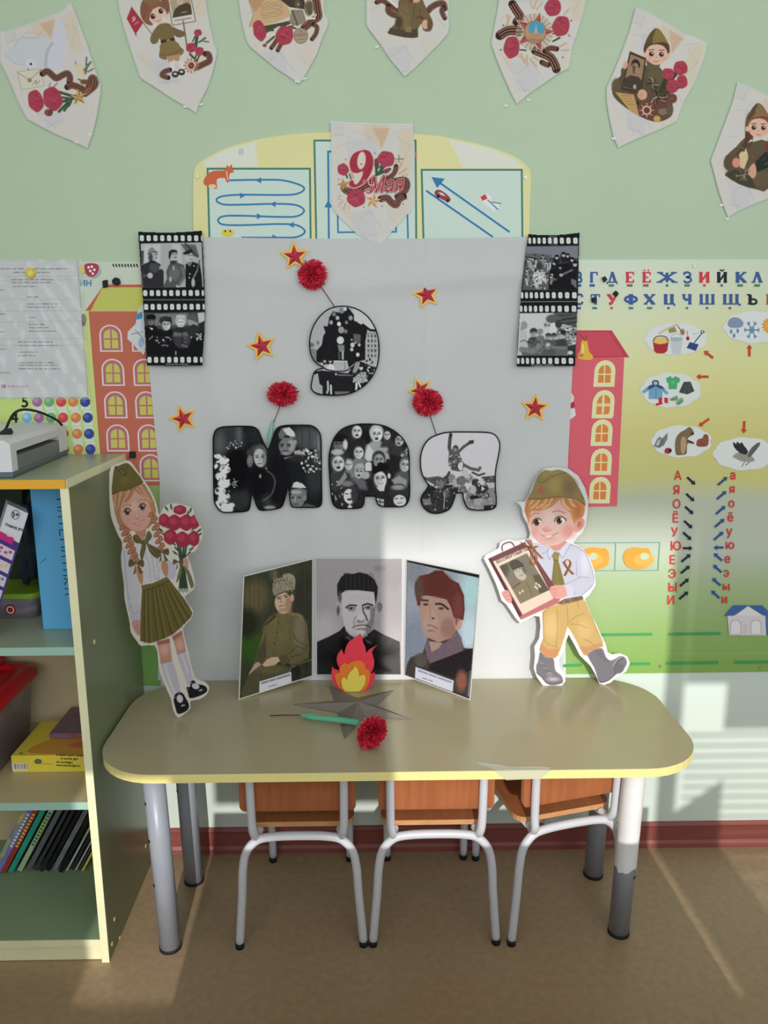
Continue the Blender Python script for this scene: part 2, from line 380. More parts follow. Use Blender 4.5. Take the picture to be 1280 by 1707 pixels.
# leaning game box, white end with 3+
P0 = (0, -.345, 0); N0 = (0, 1, 0)
def q(px, py, pl=P0): return hit(px, py, pl, N0)
a, b, c = q(12.7, 840.4), q(47, 856), q(5.6, 992)
dwn = (c-b); k_ = 1.50
th = thing('game_box', tuple((a+dwn*k_)[:2])+(.738,), 'narrow purple and white children\'s game box leaning on the upper shelf, marked 3+', 'box')
bm = BM(); prism(bm, [a, b, b+dwn*k_, a+dwn*k_], (-.026, .052, 0)); gb = obj('carton', bm, mat('game_white', (200, 202, 208), rough=.35), th)
def quad_on(parent, name, m, pts, dy=-.0006, base=None):
    bm = BM(); prism(bm, [Vector(tuple(p))+Vector((0, dy, 0)) for p in pts], (0, .0004, 0)); return obj(name, bm, m, parent)
ux = (b-a)
def g(u, v): return a+ux*u+dwn*v
quad_on(gb, 'purple_panel', mat('game_purple', (70, 50, 120), rough=.35), [g(0, .33), g(1, .40) if False else g(1, .36), g(1, k_), g(0, k_)])
quad_on(gb, 'magenta_band', mat('game_magenta', (180, 40, 110), rough=.35), [g(0, .32), g(.72, .33), g(.72, .41), g(0, .40)], -.0010)
for i in range(6):
    v0 = .45+i*.165
    bm = BM(); prism(bm, [Vector(tuple(p))+Vector((0, -.0010, 0)) for p in (g(.08, v0), g(.92, v0+.01), g(.92, v0+.13), g(.08, v0+.12))], (0, .0004, 0)); o = obj('picture_window', bm, mat('game_panel', (190, 190, 200), rough=.35), gb)
    bm = BM()
    for j, cc in enumerate(((.3, .04), (.55, .07), (.75, .045), (.25, .09))):
        cx_ = g(cc[0], v0+cc[1]); prism(bm, [cx_+np.array([.0038*cos(2*pi*k/10), -.0014, .0035*sin(2*pi*k/10)]) for k in range(10)], (0, .0003, 0))
    obj('picture_dots', bm, mat('game_dot_%d' % (i % 3), [(190, 70, 110), (215, 170, 120), (120, 120, 150)][i % 3]), gb)
# red tub with lid
M_clr = mat('clear_plastic', (205, 205, 210), rough=.15, spec=.6, alpha=.45)
M_clr2 = mat('tub_plastic', (150, 140, 150), rough=.18, spec=.6, alpha=.62)
M_red = mat('lid_red', (190, 28, 38), rough=.3, spec=.5)
th = thing('storage_tub', (-1.0, -.2, .39), 'clear plastic tub with a red lid on the middle shelf', 'tub')
bm = BM(); zb, zt = .3905, .560
o1 = rrect(-1.155, -.842, -.345, -.075, .03, 4); o2 = rrect(-1.17, -.826, -.36, -.062, .035, 4)
A_ = [bm.verts.new((x, y, zb)) for x, y in o1]; B_ = [bm.verts.new((x, y, zt)) for x, y in o2]
bm.faces.new(A_[::-1])
for i in range(len(A_)): bm.faces.new((A_[i], A_[(i+1) % len(A_)], B_[(i+1) % len(A_)], B_[i])).smooth = True
obj('tub_body', bm, M_clr2, th)
bm = BM(); o3 = rrect(-1.18, -.814, -.372, -.052, .04, 6); o4 = rrect(-1.165, -.829, -.357, -.067, .035, 6); o5 = rrect(-1.14, -.856, -.33, -.09, .03, 6)
rings = [[bm.verts.new((x, y, z)) for x, y in oo] for oo, z in ((o3, zt-.012), (o3, zt+.004), (o4, zt+.012), (o5, zt+.013), (o5, zt+.004))]
for r0, r1 in zip(rings, rings[1:]):
    for i in range(len(r0)): bm.faces.new((r0[i], r0[(i+1) % len(r0)], r1[(i+1) % len(r0)], r1[i])).smooth = True
bm.faces.new(rings[-1]); obj('lid', bm, M_red, th)
bm = BM(); box(bm, -1.10, -.90, -.10, -.052, zt+.004, zt+.030); obj('lid_handle', bm, M_red, th, bevel=.01)
bm = BM()
for i in range(16):
    x, y, z = rnd.uniform(-1.12, -.90), rnd.uniform(-.31, -.11), rnd.uniform(.42, .50)
    M_ = Matrix.Translation((x, y, z)) @ Matrix.Rotation(rnd.uniform(0, 3), 4, 'Z') @ Matrix.Rotation(rnd.uniform(-.6, .6), 4, 'X')
    box(bm, -.035, .035, -.02, .02, -.012, .012, 0, M_)
obj('toy_pieces', bm, mat('dark_toys', (70, 60, 80), rough=.5), th)['kind'] = 'stuff'
# yellow board game
th = thing('board_game_box', (-.71, -.19, .39), 'flat yellow board game box on the middle shelf with a barcode on its side', 'box')
bm = BM(); box(bm, -.812, -.604, -.266, -.095, .3905, .432); yb = obj('carton', bm, mat('game_yellow', (215, 195, 70), rough=.35, noise=.05, nscale=15), th, bevel=.0015)
bm = BM()
for i in range(11):
    wd = rnd.choice((.0010, .0016, .0022)); x = -.808+i*.0030
    box(bm, x, x+wd*.7, -.2672, -.2665, .400, .413)
obj('barcode_bars', bm, M_hole, yb)
bm = BM(); box(bm, -.811, -.776, -.2668, -.2662, .397, .414); obj('barcode_label', bm, mat('label_paper', (225, 225, 228)), yb)
bm = BM()
lathe(bm, [(.0085, 0), (.0085, .001)], (0, 0, 0), 20)
for v in bm.verts: v.co = Vector((-.752+v.co.x, -.2662-v.co.z*.6, .418+v.co.y*.75))
obj('round_logo', bm, mat('logo_green', (80, 110, 70)), yb)
# picture on the lid: sweeping orange and blue shapes
for nm, cl, pts in (('lid_picture', (205, 150, 60), [(-.78, -.25), (-.70, -.262), (-.61, -.258), (-.61, -.19), (-.68, -.16), (-.76, -.20)]), ('lid_picture', (60, 110, 150), [(-.74, -.16), (-.66, -.185), (-.61, -.17), (-.61, -.12), (-.72, -.12)]), ('lid_picture', (200, 110, 60), [(-.70, -.225), (-.64, -.235), (-.62, -.215), (-.66, -.20)])):
    bm = BM(); hh = .4324+.0004*(cl[0] == 60)+.0008*(cl[1] == 110 and cl[0] == 200)
    prism(bm, [(p.x, p.y, hh) for p in spline([(x, y, 0) for x, y in pts], 5, True)], (0, 0, -.0004)); obj(nm, bm, mat('lidpic_%d' % cl[1]+str(cl[0]), cl, rough=.3), yb)
th = bm = BM(); box(bm, -.755, -.604, -.19, -.05, .4336, .446)
tag(obj('storybook', bm, mat('book_bluegrey', (90, 110, 135), rough=.35, noise=.3, nscale=25, c2=(140, 70, 70)), bevel=.001), 'thin picture book with a blue and red cover lying on the yellow board game', 'book')
# clear food container with a green lid
th = thing('plastic_container', (-.85, -.13, .737), 'clear plastic container with a green lid and a round red sticker, upper shelf', 'container')
bm = BM(); o1 = rrect(-.96, -.748, -.212, -.05, .02, 4); o2 = rrect(-.967, -.742, -.218, -.044, .022, 4)
A_ = [bm.verts.new((x, y, .7375)) for x, y in o1]; B_ = [bm.verts.new((x, y, .785)) for x, y in o2]
bm.faces.new(A_[::-1])
for i in range(len(A_)): bm.faces.new((A_[i], A_[(i+1) % len(A_)], B_[(i+1) % len(A_)], B_[i])).smooth = True
pc = obj('container_body', bm, M_clr2, th)
bm = BM(); prism(bm, [(x, y, .797) for x, y in rrect(-.970, -.739, -.221, -.041, .024, 6)], (0, 0, -.013)); obj('lid', bm, mat('lid_green', (130, 165, 50), rough=.35), th, bevel=.003)
for r0, r1, cl, dy in ((0, .0115, (150, 25, 45), -.2183), (.0062, .0085, (225, 220, 225), -.2187)):
    bm = BM(); cc = (-.801, 0, .760)
    n = 24; A_ = [bm.verts.new((cc[0]+r1*cos(2*pi*k/n), dy, cc[2]+r1*sin(2*pi*k/n))) for k in range(n)]
    if r0:
        B_ = [bm.verts.new((cc[0]+r0*cos(2*pi*k/n), dy, cc[2]+r0*sin(2*pi*k/n))) for k in range(n)]
        for k in range(n): bm.faces.new((A_[k], A_[(k+1) % n], B_[(k+1) % n], B_[k]))
    else: bm.faces.new(A_)
    obj('sticker', bm, mat('sticker_%d' % cl[1], cl, rough=.4), pc)
bm = BM()
for i in range(26):
    M_ = Matrix.Translation((rnd.uniform(-.94, -.77), rnd.uniform(-.20, -.07), rnd.uniform(.745, .775))) @ Matrix.Rotation(rnd.uniform(0, 3), 4, 'Z')
    box(bm, -.014, .014, -.008, .008, -.005, .005, 0, M_)
obj('small_pieces', bm, mat('pale_pieces', (185, 180, 190), rough=.5, noise=.4, nscale=80), th)['kind'] = 'stuff'
# dark crumpled bag behind the game box
bm = BM(); bmesh.ops.create_icosphere(bm, subdivisions=4, radius=1)
for v in bm.verts:
    n_ = .12*sin(9*v.co.x+3*v.co.z)+.09*sin(13*v.co.y+7*v.co.z)+.06*sin(21*v.co.z+11*v.co.x)
    v.co = v.co*(1+n_); v.co = Vector((-.757+v.co.x*.030, -.165+v.co.y*.045, .915+v.co.z*.100))
    v.co.x += (v.co.z-.93)*.14
tag(obj('cloth_bag', bm, mat('bag_dark_green', (52, 68, 58), rough=.5, noise=.5, nscale=18, c2=(38, 42, 70)), smooth=True), 'dark green crumpled bag squeezed between the game box and the blue box', 'bag')
bm = BM(); box(bm, -.98, -.80, -.105, -.03, .7975, 1.045)
tag(obj('dark_carton', bm, mat('carton_dark', (30, 45, 32), rough=.5), bevel=.002), 'dark green carton at the back left of the upper shelf', 'box')
# leaning books, lowest shelf
bk = [(-8, .011, .27, (80, 120, 170), 'blue and yellow picture book spine at the far left of the lowest shelf', (200, 195, 90)), (0, .0105, .27, (120, 120, 185), 'lilac blue book left of the red one on the lowest shelf', None),
      (8.5, .0120, .27, (150, 60, 52), 'red and orange book with yellow lettering on the lowest shelf', None), (20, .0125, .27, (45, 150, 130), 'plain teal green book on the lowest shelf', None),
      (33.5, .0115, .27, (130, 170, 195), 'pale blue patterned book right of the teal one', (190, 195, 90)), (47, .0120, .262, (95, 100, 105), 'grey book right of the pale patterned one', None),
      (60, .008, .25, (60, 62, 66), 'dark grey thin book in the middle of the lowest shelf', None), (70, .0095, .235, (38, 38, 42), 'thin black book between two grey ones', None), (80, .0095, .225, (22, 22, 25), 'short black book left of the scuffed silver grey one', None),
      (90, .0120, .215, (120, 125, 130), 'scuffed silver grey book among the black ones', None), (102.5, .0095, .205, (20, 22, 24), 'black book right of the scuffed silver grey one', None),
      (113, .0045, .192, (190, 195, 195), 'thin white booklet near the right end of the lowest shelf', None), (120, .0065, .180, (45, 45, 48), 'charcoal booklet between two thin white ones', None), (127.5, .004, .168, (185, 185, 190), 'second thin white booklet near the cabinet side', None),
      (133, .0045, .158, (70, 66, 70), 'dark booklet third from the right end', None), (139, .0055, .148, (215, 195, 90), 'yellow and white book at the right end of the lowest shelf', None)]
AN = radians(29.5)
for i, (px, tk, hh, cl, lb, c2) in enumerate(bk):
    p = hit(px, 1447, (0, 0, .055), (0, 0, 1)); x0 = p[0]; y0 = -.155+rnd.uniform(-.006, .006)
    if i < 15: tk = min(tk, (bk[i+1][0]-px)/665*.865)
    M_ = Matrix.Translation((x0, y0, .0556)) @ Matrix.Rotation(AN, 4, 'Y')
    dz = tk*sin(AN)
    root = thing('leaning_book', (x0, y0, .0556), lb, 'book', 'books leaning on the lowest shelf')
    lift = Matrix.Translation((0, 0, dz))
    bm = BM(); box(bm, 0, tk, 0, .10, 0, hh, 0, lift @ M_)
    for f in bm.faces: pass
    cv = obj('cover', bm, mat('book_%d' % i, cl, rough=.35, noise=.12 if i not in (9,) else .3, nscale=30, c2=c2), root, bevel=.0006)
    bm = BM(); box(bm, .0012, tk-.0012, .004, .102, .002, hh-.002, 0, lift @ M_); obj('pages', bm, mat('page_white', (215, 212, 200)), root)
    if i in (2, 4, 1):
        bm = BM(); cc = {2: (225, 190, 90), 4: (60, 120, 60), 1: (225, 228, 235)}[i]
        for j in range(11):
            z_ = hh*.30+j*hh*.036
            box(bm, tk*.2, tk*.8, -.0006, .0002, z_, z_+hh*.02, 0, lift @ M_)
        obj('spine_lettering', bm, mat('spine_ink_%d' % i, cc), cv)
# printer
th = thing('label_printer', (-.86, -.2, 1.0803), 'small white and grey printer with an open paper slot on top of the cabinet', 'printer', rz=0)
c0 = hz(22, 797, 1.0803); c1 = hz(116, 756, 1.0803); dirp = Vector((c1[0]-c0[0], c1[1]-c0[1], 0)); ln = .355; dirp.normalize()
nx = Vector((dirp.y, -dirp.x, 0))      # points to +x side
M_pr = Matrix(((-nx.x, dirp.x, 0, c0[0]), (-nx.y, dirp.y, 0, c0[1]), (0, 0, 1, 1.0803), (0, 0, 0, 1)))
M_pw = mat('printer_white', (205, 208, 212), rough=.4); M_pg = mat('printer_grey', (110, 114, 118), rough=.45); M_pd = mat('printer_base', (85, 100, 108), rough=.5)
bm = BM(); box(bm, 0, .30, 0, ln, 0, .012, 0, M_pr); obj('base', bm, M_pd, th, bevel=.003)
bm = BM()
prof = [(.0, .012), (.0, .066), (.012, .074), (.30, .080), (.30, .012)]
# body with a recess on its right-hand long side: built of three pieces so that the slot is a real opening
for (a0, a1) in ((0, .030), (.300, ln)):
    pr = [M_pr @ Vector((x, a0, z)) for x, z in prof]; prism(bm, pr, dirp*(a1-a0))
pr = [M_pr @ Vector((x, .030, z)) for x, z in [(.0, .050), (.0, .066), (.012, .074), (.30, .080), (.30, .012), (.045, .012), (.035, .050)]]; prism(bm, pr, dirp*.27)
obj('housing', bm, M_pw, th)
bm = BM(); pr = [M_pr @ Vector((x, .031, z)) for x, z in [(.002, .012), (.002, .040), (.036, .042), (.044, .012)]]; prism(bm, pr, dirp*.268); obj('output_tray', bm, M_pg, th)
bm = BM(); cpt = [(103, 709), (97, 702), (85, 695), (66, 687), (47, 683), (32, 684), (22, 691), (15, 703), (9, 716), (0, 722)]
yy = [-.06, -.07, -.08, -.10, -.12, -.15, -.18, -.2, -.22, -.24]
tube(bm, spline([tuple(hit(a_, b_, (0, y_, 0), (0, 1, 0))) for (a_, b_), y_ in zip(cpt, yy)], 6), .0028, 10); obj('power_cable', bm, M_rub, th)
p = hit(6, 724, (0, -.26, 0), (0, 1, 0))
bm = BM(); M_ = Matrix.Translation(tuple(p)) @ Matrix.Rotation(radians(20), 4, 'Z') @ Matrix.Rotation(radians(-25), 4, 'Y'); box(bm, -.03, .018, -.014, .014, -.006, .006, 0, M_); obj('power_plug', bm, M_rub, th, bevel=.003)

# ------------------------------------------------------------------ wall and table ornaments
def star_pts(cx, cy, R, r, rot, n=5): return [(cx+(R if k % 2 == 0 else r)*sin(rot+pi*k/n), cy-(R if k % 2 == 0 else r)*cos(rot+pi*k/n)) for k in range(2*n)]
M_sy = mat('star_yellow', (232, 178, 72), rough=.4); M_sr = mat('star_red', (196, 52, 66), rough=.4); M_sd = mat('star_dark_red', (150, 38, 56), rough=.4)
def wall_star(cx, cy, R, rot, label, off=.012):
    c = wall(cx, cy, off); th = thing('paper_star', tuple(c), label, 'star', 'paper stars on the cloth')
    pts = star_pts(cx, cy, R, R*.50, rot)
    o2 = []
    bm = BM(); prism(bm, [wall(x, y, off+.0005) for x, y in pts], (0, .001, 0)); obj('backing', bm, M_sy, th)
    bm = BM(); pts = star_pts(cx, cy, R*.74, R*.30, rot); cen = bm.verts.new(tuple(wall(cx, cy, off+.006)))
    vs = [bm.verts.new(tuple(wall(x, y, off+.0014))) for x, y in pts]
    for i in range(10):
        f = bm.faces.new((cen, vs[i], vs[(i+1) % 10])); f.material_index = i % 2
    o = obj('red_star', bm, [M_sr, M_sd], th); return th
wall_star(491, 427, 26, radians(-4), 'small red and gold paper star above the carnation at the top of the cloth')
wall_star(711, 491, 25, radians(-12), 'small red and gold paper star alone at the upper right of the cloth')
wall_star(436, 577, 26, radians(-14), 'small red and gold paper star left of the black and white numeral')
wall_star(305, 698, 25, radians(-18), 'small red and gold paper star left of the letter, nearest the orange house')
wall_star(701, 650, 23, radians(-25), 'small red and gold paper star half behind the right-hand carnation')
wall_star(892, 680, 25, radians(4), 'small red and gold paper star under the right-hand film strip')

M_c1 = mat('crepe_red', (212, 45, 70), rough=.7); M_c2 = mat('crepe_dark_red', (176, 28, 54), rough=.7); M_wire = mat('black_wire', (22, 24, 24), rough=.4); M_gp = mat('green_paper', (92, 165, 135), rough=.6)
def bloom(bm, c, ax, rx, rz, depth, n, seed, ly=None):      # fringed paper ball: thin curled strips, c centre, rx/rz radii in x,z
    r_ = random.Random(seed)
    for i in range(n):
        th_ = r_.uniform(0, 2*pi); cz = r_.uniform(-.15, 1); s = sqrt(max(0, 1-cz*cz))
        d = Vector((s*cos(th_), -cz, s*sin(th_)))
        side = d.cross(Vector((r_.uniform(-1, 1), r_.uniform(-1, 1), r_.uniform(-1, 1)))).normalized()
        L_ = r_.uniform(.82, 1.08); wd = .0016*r_.uniform(.8, 1.4); mi = 0 if r_.random() < .6 else 1
        curl = side.cross(d)*r_.uniform(-.12, .12); prev = None
        for t_ in (.25, .6, .85, L_):
            p = d*t_+curl*t_*t_*2; p = Vector((p.x*rx, p.y*depth, p.z*rz))+Vector(c)
            a_ = bm.verts.new(p-side*wd); b_ = bm.verts.new(p+side*wd)
            if prev: bm.faces.new((prev[0], prev[1], b_, a_)).material_index = mi
            prev = (a_, b_)
def wcarn(px, py, rx, ry, stem, label, seed, green=None, off=.018):
    c = wall(px, py, off+.012); k = 1/690.0
    th = thing('paper_carnation', tuple(wall(px, py, off)), label, 'flower', 'red paper carnations')
    bm = BM(); bloom(bm, c, None, rx*k, ry*k, .020, 520, seed); o = obj('bloom', bm, [M_c1, M_c2], th)
    bm = BM(); tube(bm, [tuple(wall(a_, b_, off)) for a_, b_ in stem], .0009, 8); obj('wire_stem', bm, M_wire, th)
    if green:
        bm = BM(); g_ = [tuple(wall(a_, b_, off+.001)) for a_, b_ in green[0]]; tube(bm, g_, [x*k for x in green[1]], 8)
        for v in bm.verts: pass
        obj('leaf_wrap', bm, mat('leaf_pale_green', (140, 195, 175), rough=.6, alpha=.75), th)
wcarn(521, 458, 23, 23, [(524, 462), (540, 485), (562, 518)], 'red paper carnation above the black and white numeral', 11)
wcarn(471, 657, 25, 20, [(471, 660), (464, 685), (455, 706)], 'red paper carnation above the dark photo letter on the left', 12, ([(455, 700), (451, 722), (445, 748)], [1.5, 4, 1]))
wcarn(713, 671, 25, 22, [(714, 674), (718, 697), (727, 724)], 'red paper carnation overlapping a star, above the rightmost photo letter', 13)

# table carnation lying on its side
c = hz(619, 1224, TH+.026)
th = thing('paper_carnation', (c[0], c[1], TH), 'red paper carnation lying on the table before the grey star', 'flower', 'red paper carnations')
bm = BM(); bloom(bm, (c[0], c[1], c[2]+.006), None, .031, .036, .034, 900, 21)
r_ = random.Random(22)
for v in bm.verts:
    if v.co.z < TH+.001: v.co.z = TH+.001+r_.random()*.001
    v.co.x += (v.co.z-c[2])*.22
obj('bloom', bm, [M_c1, M_c2], th)
sp = [hz(598, 1203, TH+.02), hz(560, 1198, TH+.016), hz(520, 1195, TH+.012), hz(500, 1192, TH+.008)]
bm = BM(); tube(bm, spline([tuple(x) for x in sp], 5), [.0035+.0050*sin(pi*min(1, .35+i/22)) if i < 13 else .0012 for i in range(16)], 10)
for v in bm.verts: v.co.z = (v.co.z-TH)*.8+TH+.001
obj('leaf_wrap', bm, M_gp, th)
bm = BM(); tube(bm, [tuple(hz(450, 1193, TH+.004)), tuple(hz(475, 1192, TH+.005)), tuple(hz(506, 1192, TH+.008))], .0011, 8); obj('wire_stem', bm, M_wire, th)
bm = BM(); lf = [tuple(hz(x, y, TH+z)) for x, y, z in ((500, 1191, .012), (520, 1190, .020), (545, 1196, .018), (525, 1200, .010), (506, 1197, .006))]; prism(bm, lf, (0, 0, .0005)); obj('leaf', bm, M_gp, th)

# grey star, a folded card pyramid
th = thing('grey_star', tuple(hz(600, 1178, TH)), 'grey folded card star lying on the table under the paper flame', 'star')
tips = [hz(487, 1174, TH+.001), hz(548, 1143, TH+.001), hz(657, 1150, TH+.001), hz(686, 1199, TH+.001), hz(574, 1232, TH+.001)]
cen = np.array(hz(597, 1170, TH+.026)); ctr = np.mean(tips, axis=0)
bm = BM(); cv_ = bm.verts.new(tuple(cen)); rim = []
for i in range(5):
    a_, b_ = tips[i], tips[(i+1) % 5]; inn = ctr+((a_+b_)/2-ctr)*.46; inn[2] = TH+.0012
    rim += [bm.verts.new(tuple(a_)), bm.verts.new(tuple(inn))]
for i in range(10): bm.faces.new((cv_, rim[i], rim[(i+1) % 10]))
bm.faces.new(rim[::-1])
obj('folded_card', bm, mat('grey_card', (112, 106, 100), rough=.6, noise=.05, nscale=30), th)

# flame: three layers of coloured card, base tucked in the star
fy = float(hz(596, 1140, TH)[1]); FB = -.075
th = thing('paper_flame', tuple(hit(590, 1150, (0, FB, 0), (0, 1, 0))), 'red, orange and yellow card flame standing in the grey star', 'flame')
def flame_layer(name, pts, m, y, ox=520, oy=925, k=160/1138., n=5):
    P = [(ox+a_*k, oy+b_*k) for a_, b_ in pts]
    bm = BM(); S = []
    for i, p in enumerate(P): S.append(p)
    prism(bm, [hit(a_, b_, (0, y, 0), (0, 1, 0)) for a_, b_ in S], (0, .0022, 0)); return obj(name, bm, m, th)
red = [(575, 935), (597, 985), (605, 1040), (632, 1095), (643, 1165), (650, 1160), (675, 1125), (720, 1100), (775, 1072), (735, 1105), (710, 1150), (722, 1200), (738, 1260), (735, 1320), (715, 1370), (692, 1412), (715, 1405), (745, 1395), (750, 1440), (740, 1490), (715, 1540), (670, 1590), (615, 1625), (480, 1635), (370, 1622), (300, 1580), (250, 1520), (232, 1460), (230, 1400), (240, 1325), (265, 1355), (318, 1372), (322, 1340), (300, 1290), (292, 1230), (305, 1180), (352, 1118), (362, 1150), (385, 1190), (392, 1130), (410, 1075), (440, 1030), (490, 995), (530, 970)]
orange = [(470, 1270), (520, 1255), (590, 1258), (625, 1290), (640, 1350), (670, 1362), (690, 1400), (688, 1470), (670, 1530), (645, 1580), (600, 1620), (480, 1632), (380, 1622), (320, 1575), (285, 1510), (268, 1420), (300, 1400), (330, 1400), (328, 1350), (345, 1310), (390, 1278), (425, 1300)]
yellow = [(505, 1322), (535, 1345), (555, 1390), (560, 1440), (590, 1425), (630, 1430), (638, 1480), (625, 1540), (590, 1590), (560, 1622), (440, 1625), (390, 1622), (355, 1560), (345, 1490), (370, 1448), (400, 1465), (415, 1480), (425, 1430), (450, 1390), (485, 1360)]
flame_layer('red_card', red, mat('flame_red', (222, 58, 76), rough=.55), FB)
flame_layer('orange_card', orange, mat('flame_orange', (226, 118, 44), rough=.55), FB-.006)
flame_layer('yellow_card', yellow, mat('flame_yellow', (222, 200, 84), rough=.55), FB-.012)
# ------------------------------------------------------------------ printing: flat pictures as coloured meshes
_txt = {}
def text_tris(s):         # built-in font -> triangles, unit height about 1 (cap height ~.72)
    if s in _txt: return _txt[s]
    c = bpy.data.curves.new('t', 'FONT'); c.body = s; c.size = 1; c.resolution_u = 4
    o = bpy.data.objects.new('t', c); COL.objects.link(o); bpy.context.view_layer.update()
    me = o.evaluated_get(bpy.context.evaluated_depsgraph_get()).to_mesh(); me.calc_loop_triangles()
    V = np.array([v.co[:2] for v in me.vertices]).reshape(-1, 2); T = np.array([t.vertices[:] for t in me.loop_triangles]).reshape(-1, 3)
    o.to_mesh_clear(); bpy.data.objects.remove(o); bpy.data.curves.remove(c)
    _txt[s] = (V, T); return _txt[s]
def sm(pts, n=5, closed=True): return [(p.x, p.y) for p in spline([(a, b, 0) for a, b in pts], n, closed)]
def ellpts(cx, cy, rx, ry, rot=0, n=28):
    c, s = cos(rot), sin(rot)
    return [(cx+rx*cos(t)*c-ry*sin(t)*s, cy+rx*cos(t)*s+ry*sin(t)*c) for t in [2*pi*k/n for k in range(n)]]
def placetext(s, x, y, size, rot=0, shear=0, sxx=1.0, center=False, flip=False):
    V, T = text_tris(s); P = V*size; P = P*np.array([sxx, 1])
    if center: P = P-np.array([(P[:, 0].max()+P[:, 0].min())/2, 0])
    X = P[:, 0]+shear*P[:, 1]; Y = -P[:, 1]; c, sn = cos(rot), sin(rot)
    return np.stack([x+X*c-Y*sn, y+X*sn+Y*c], 1), T

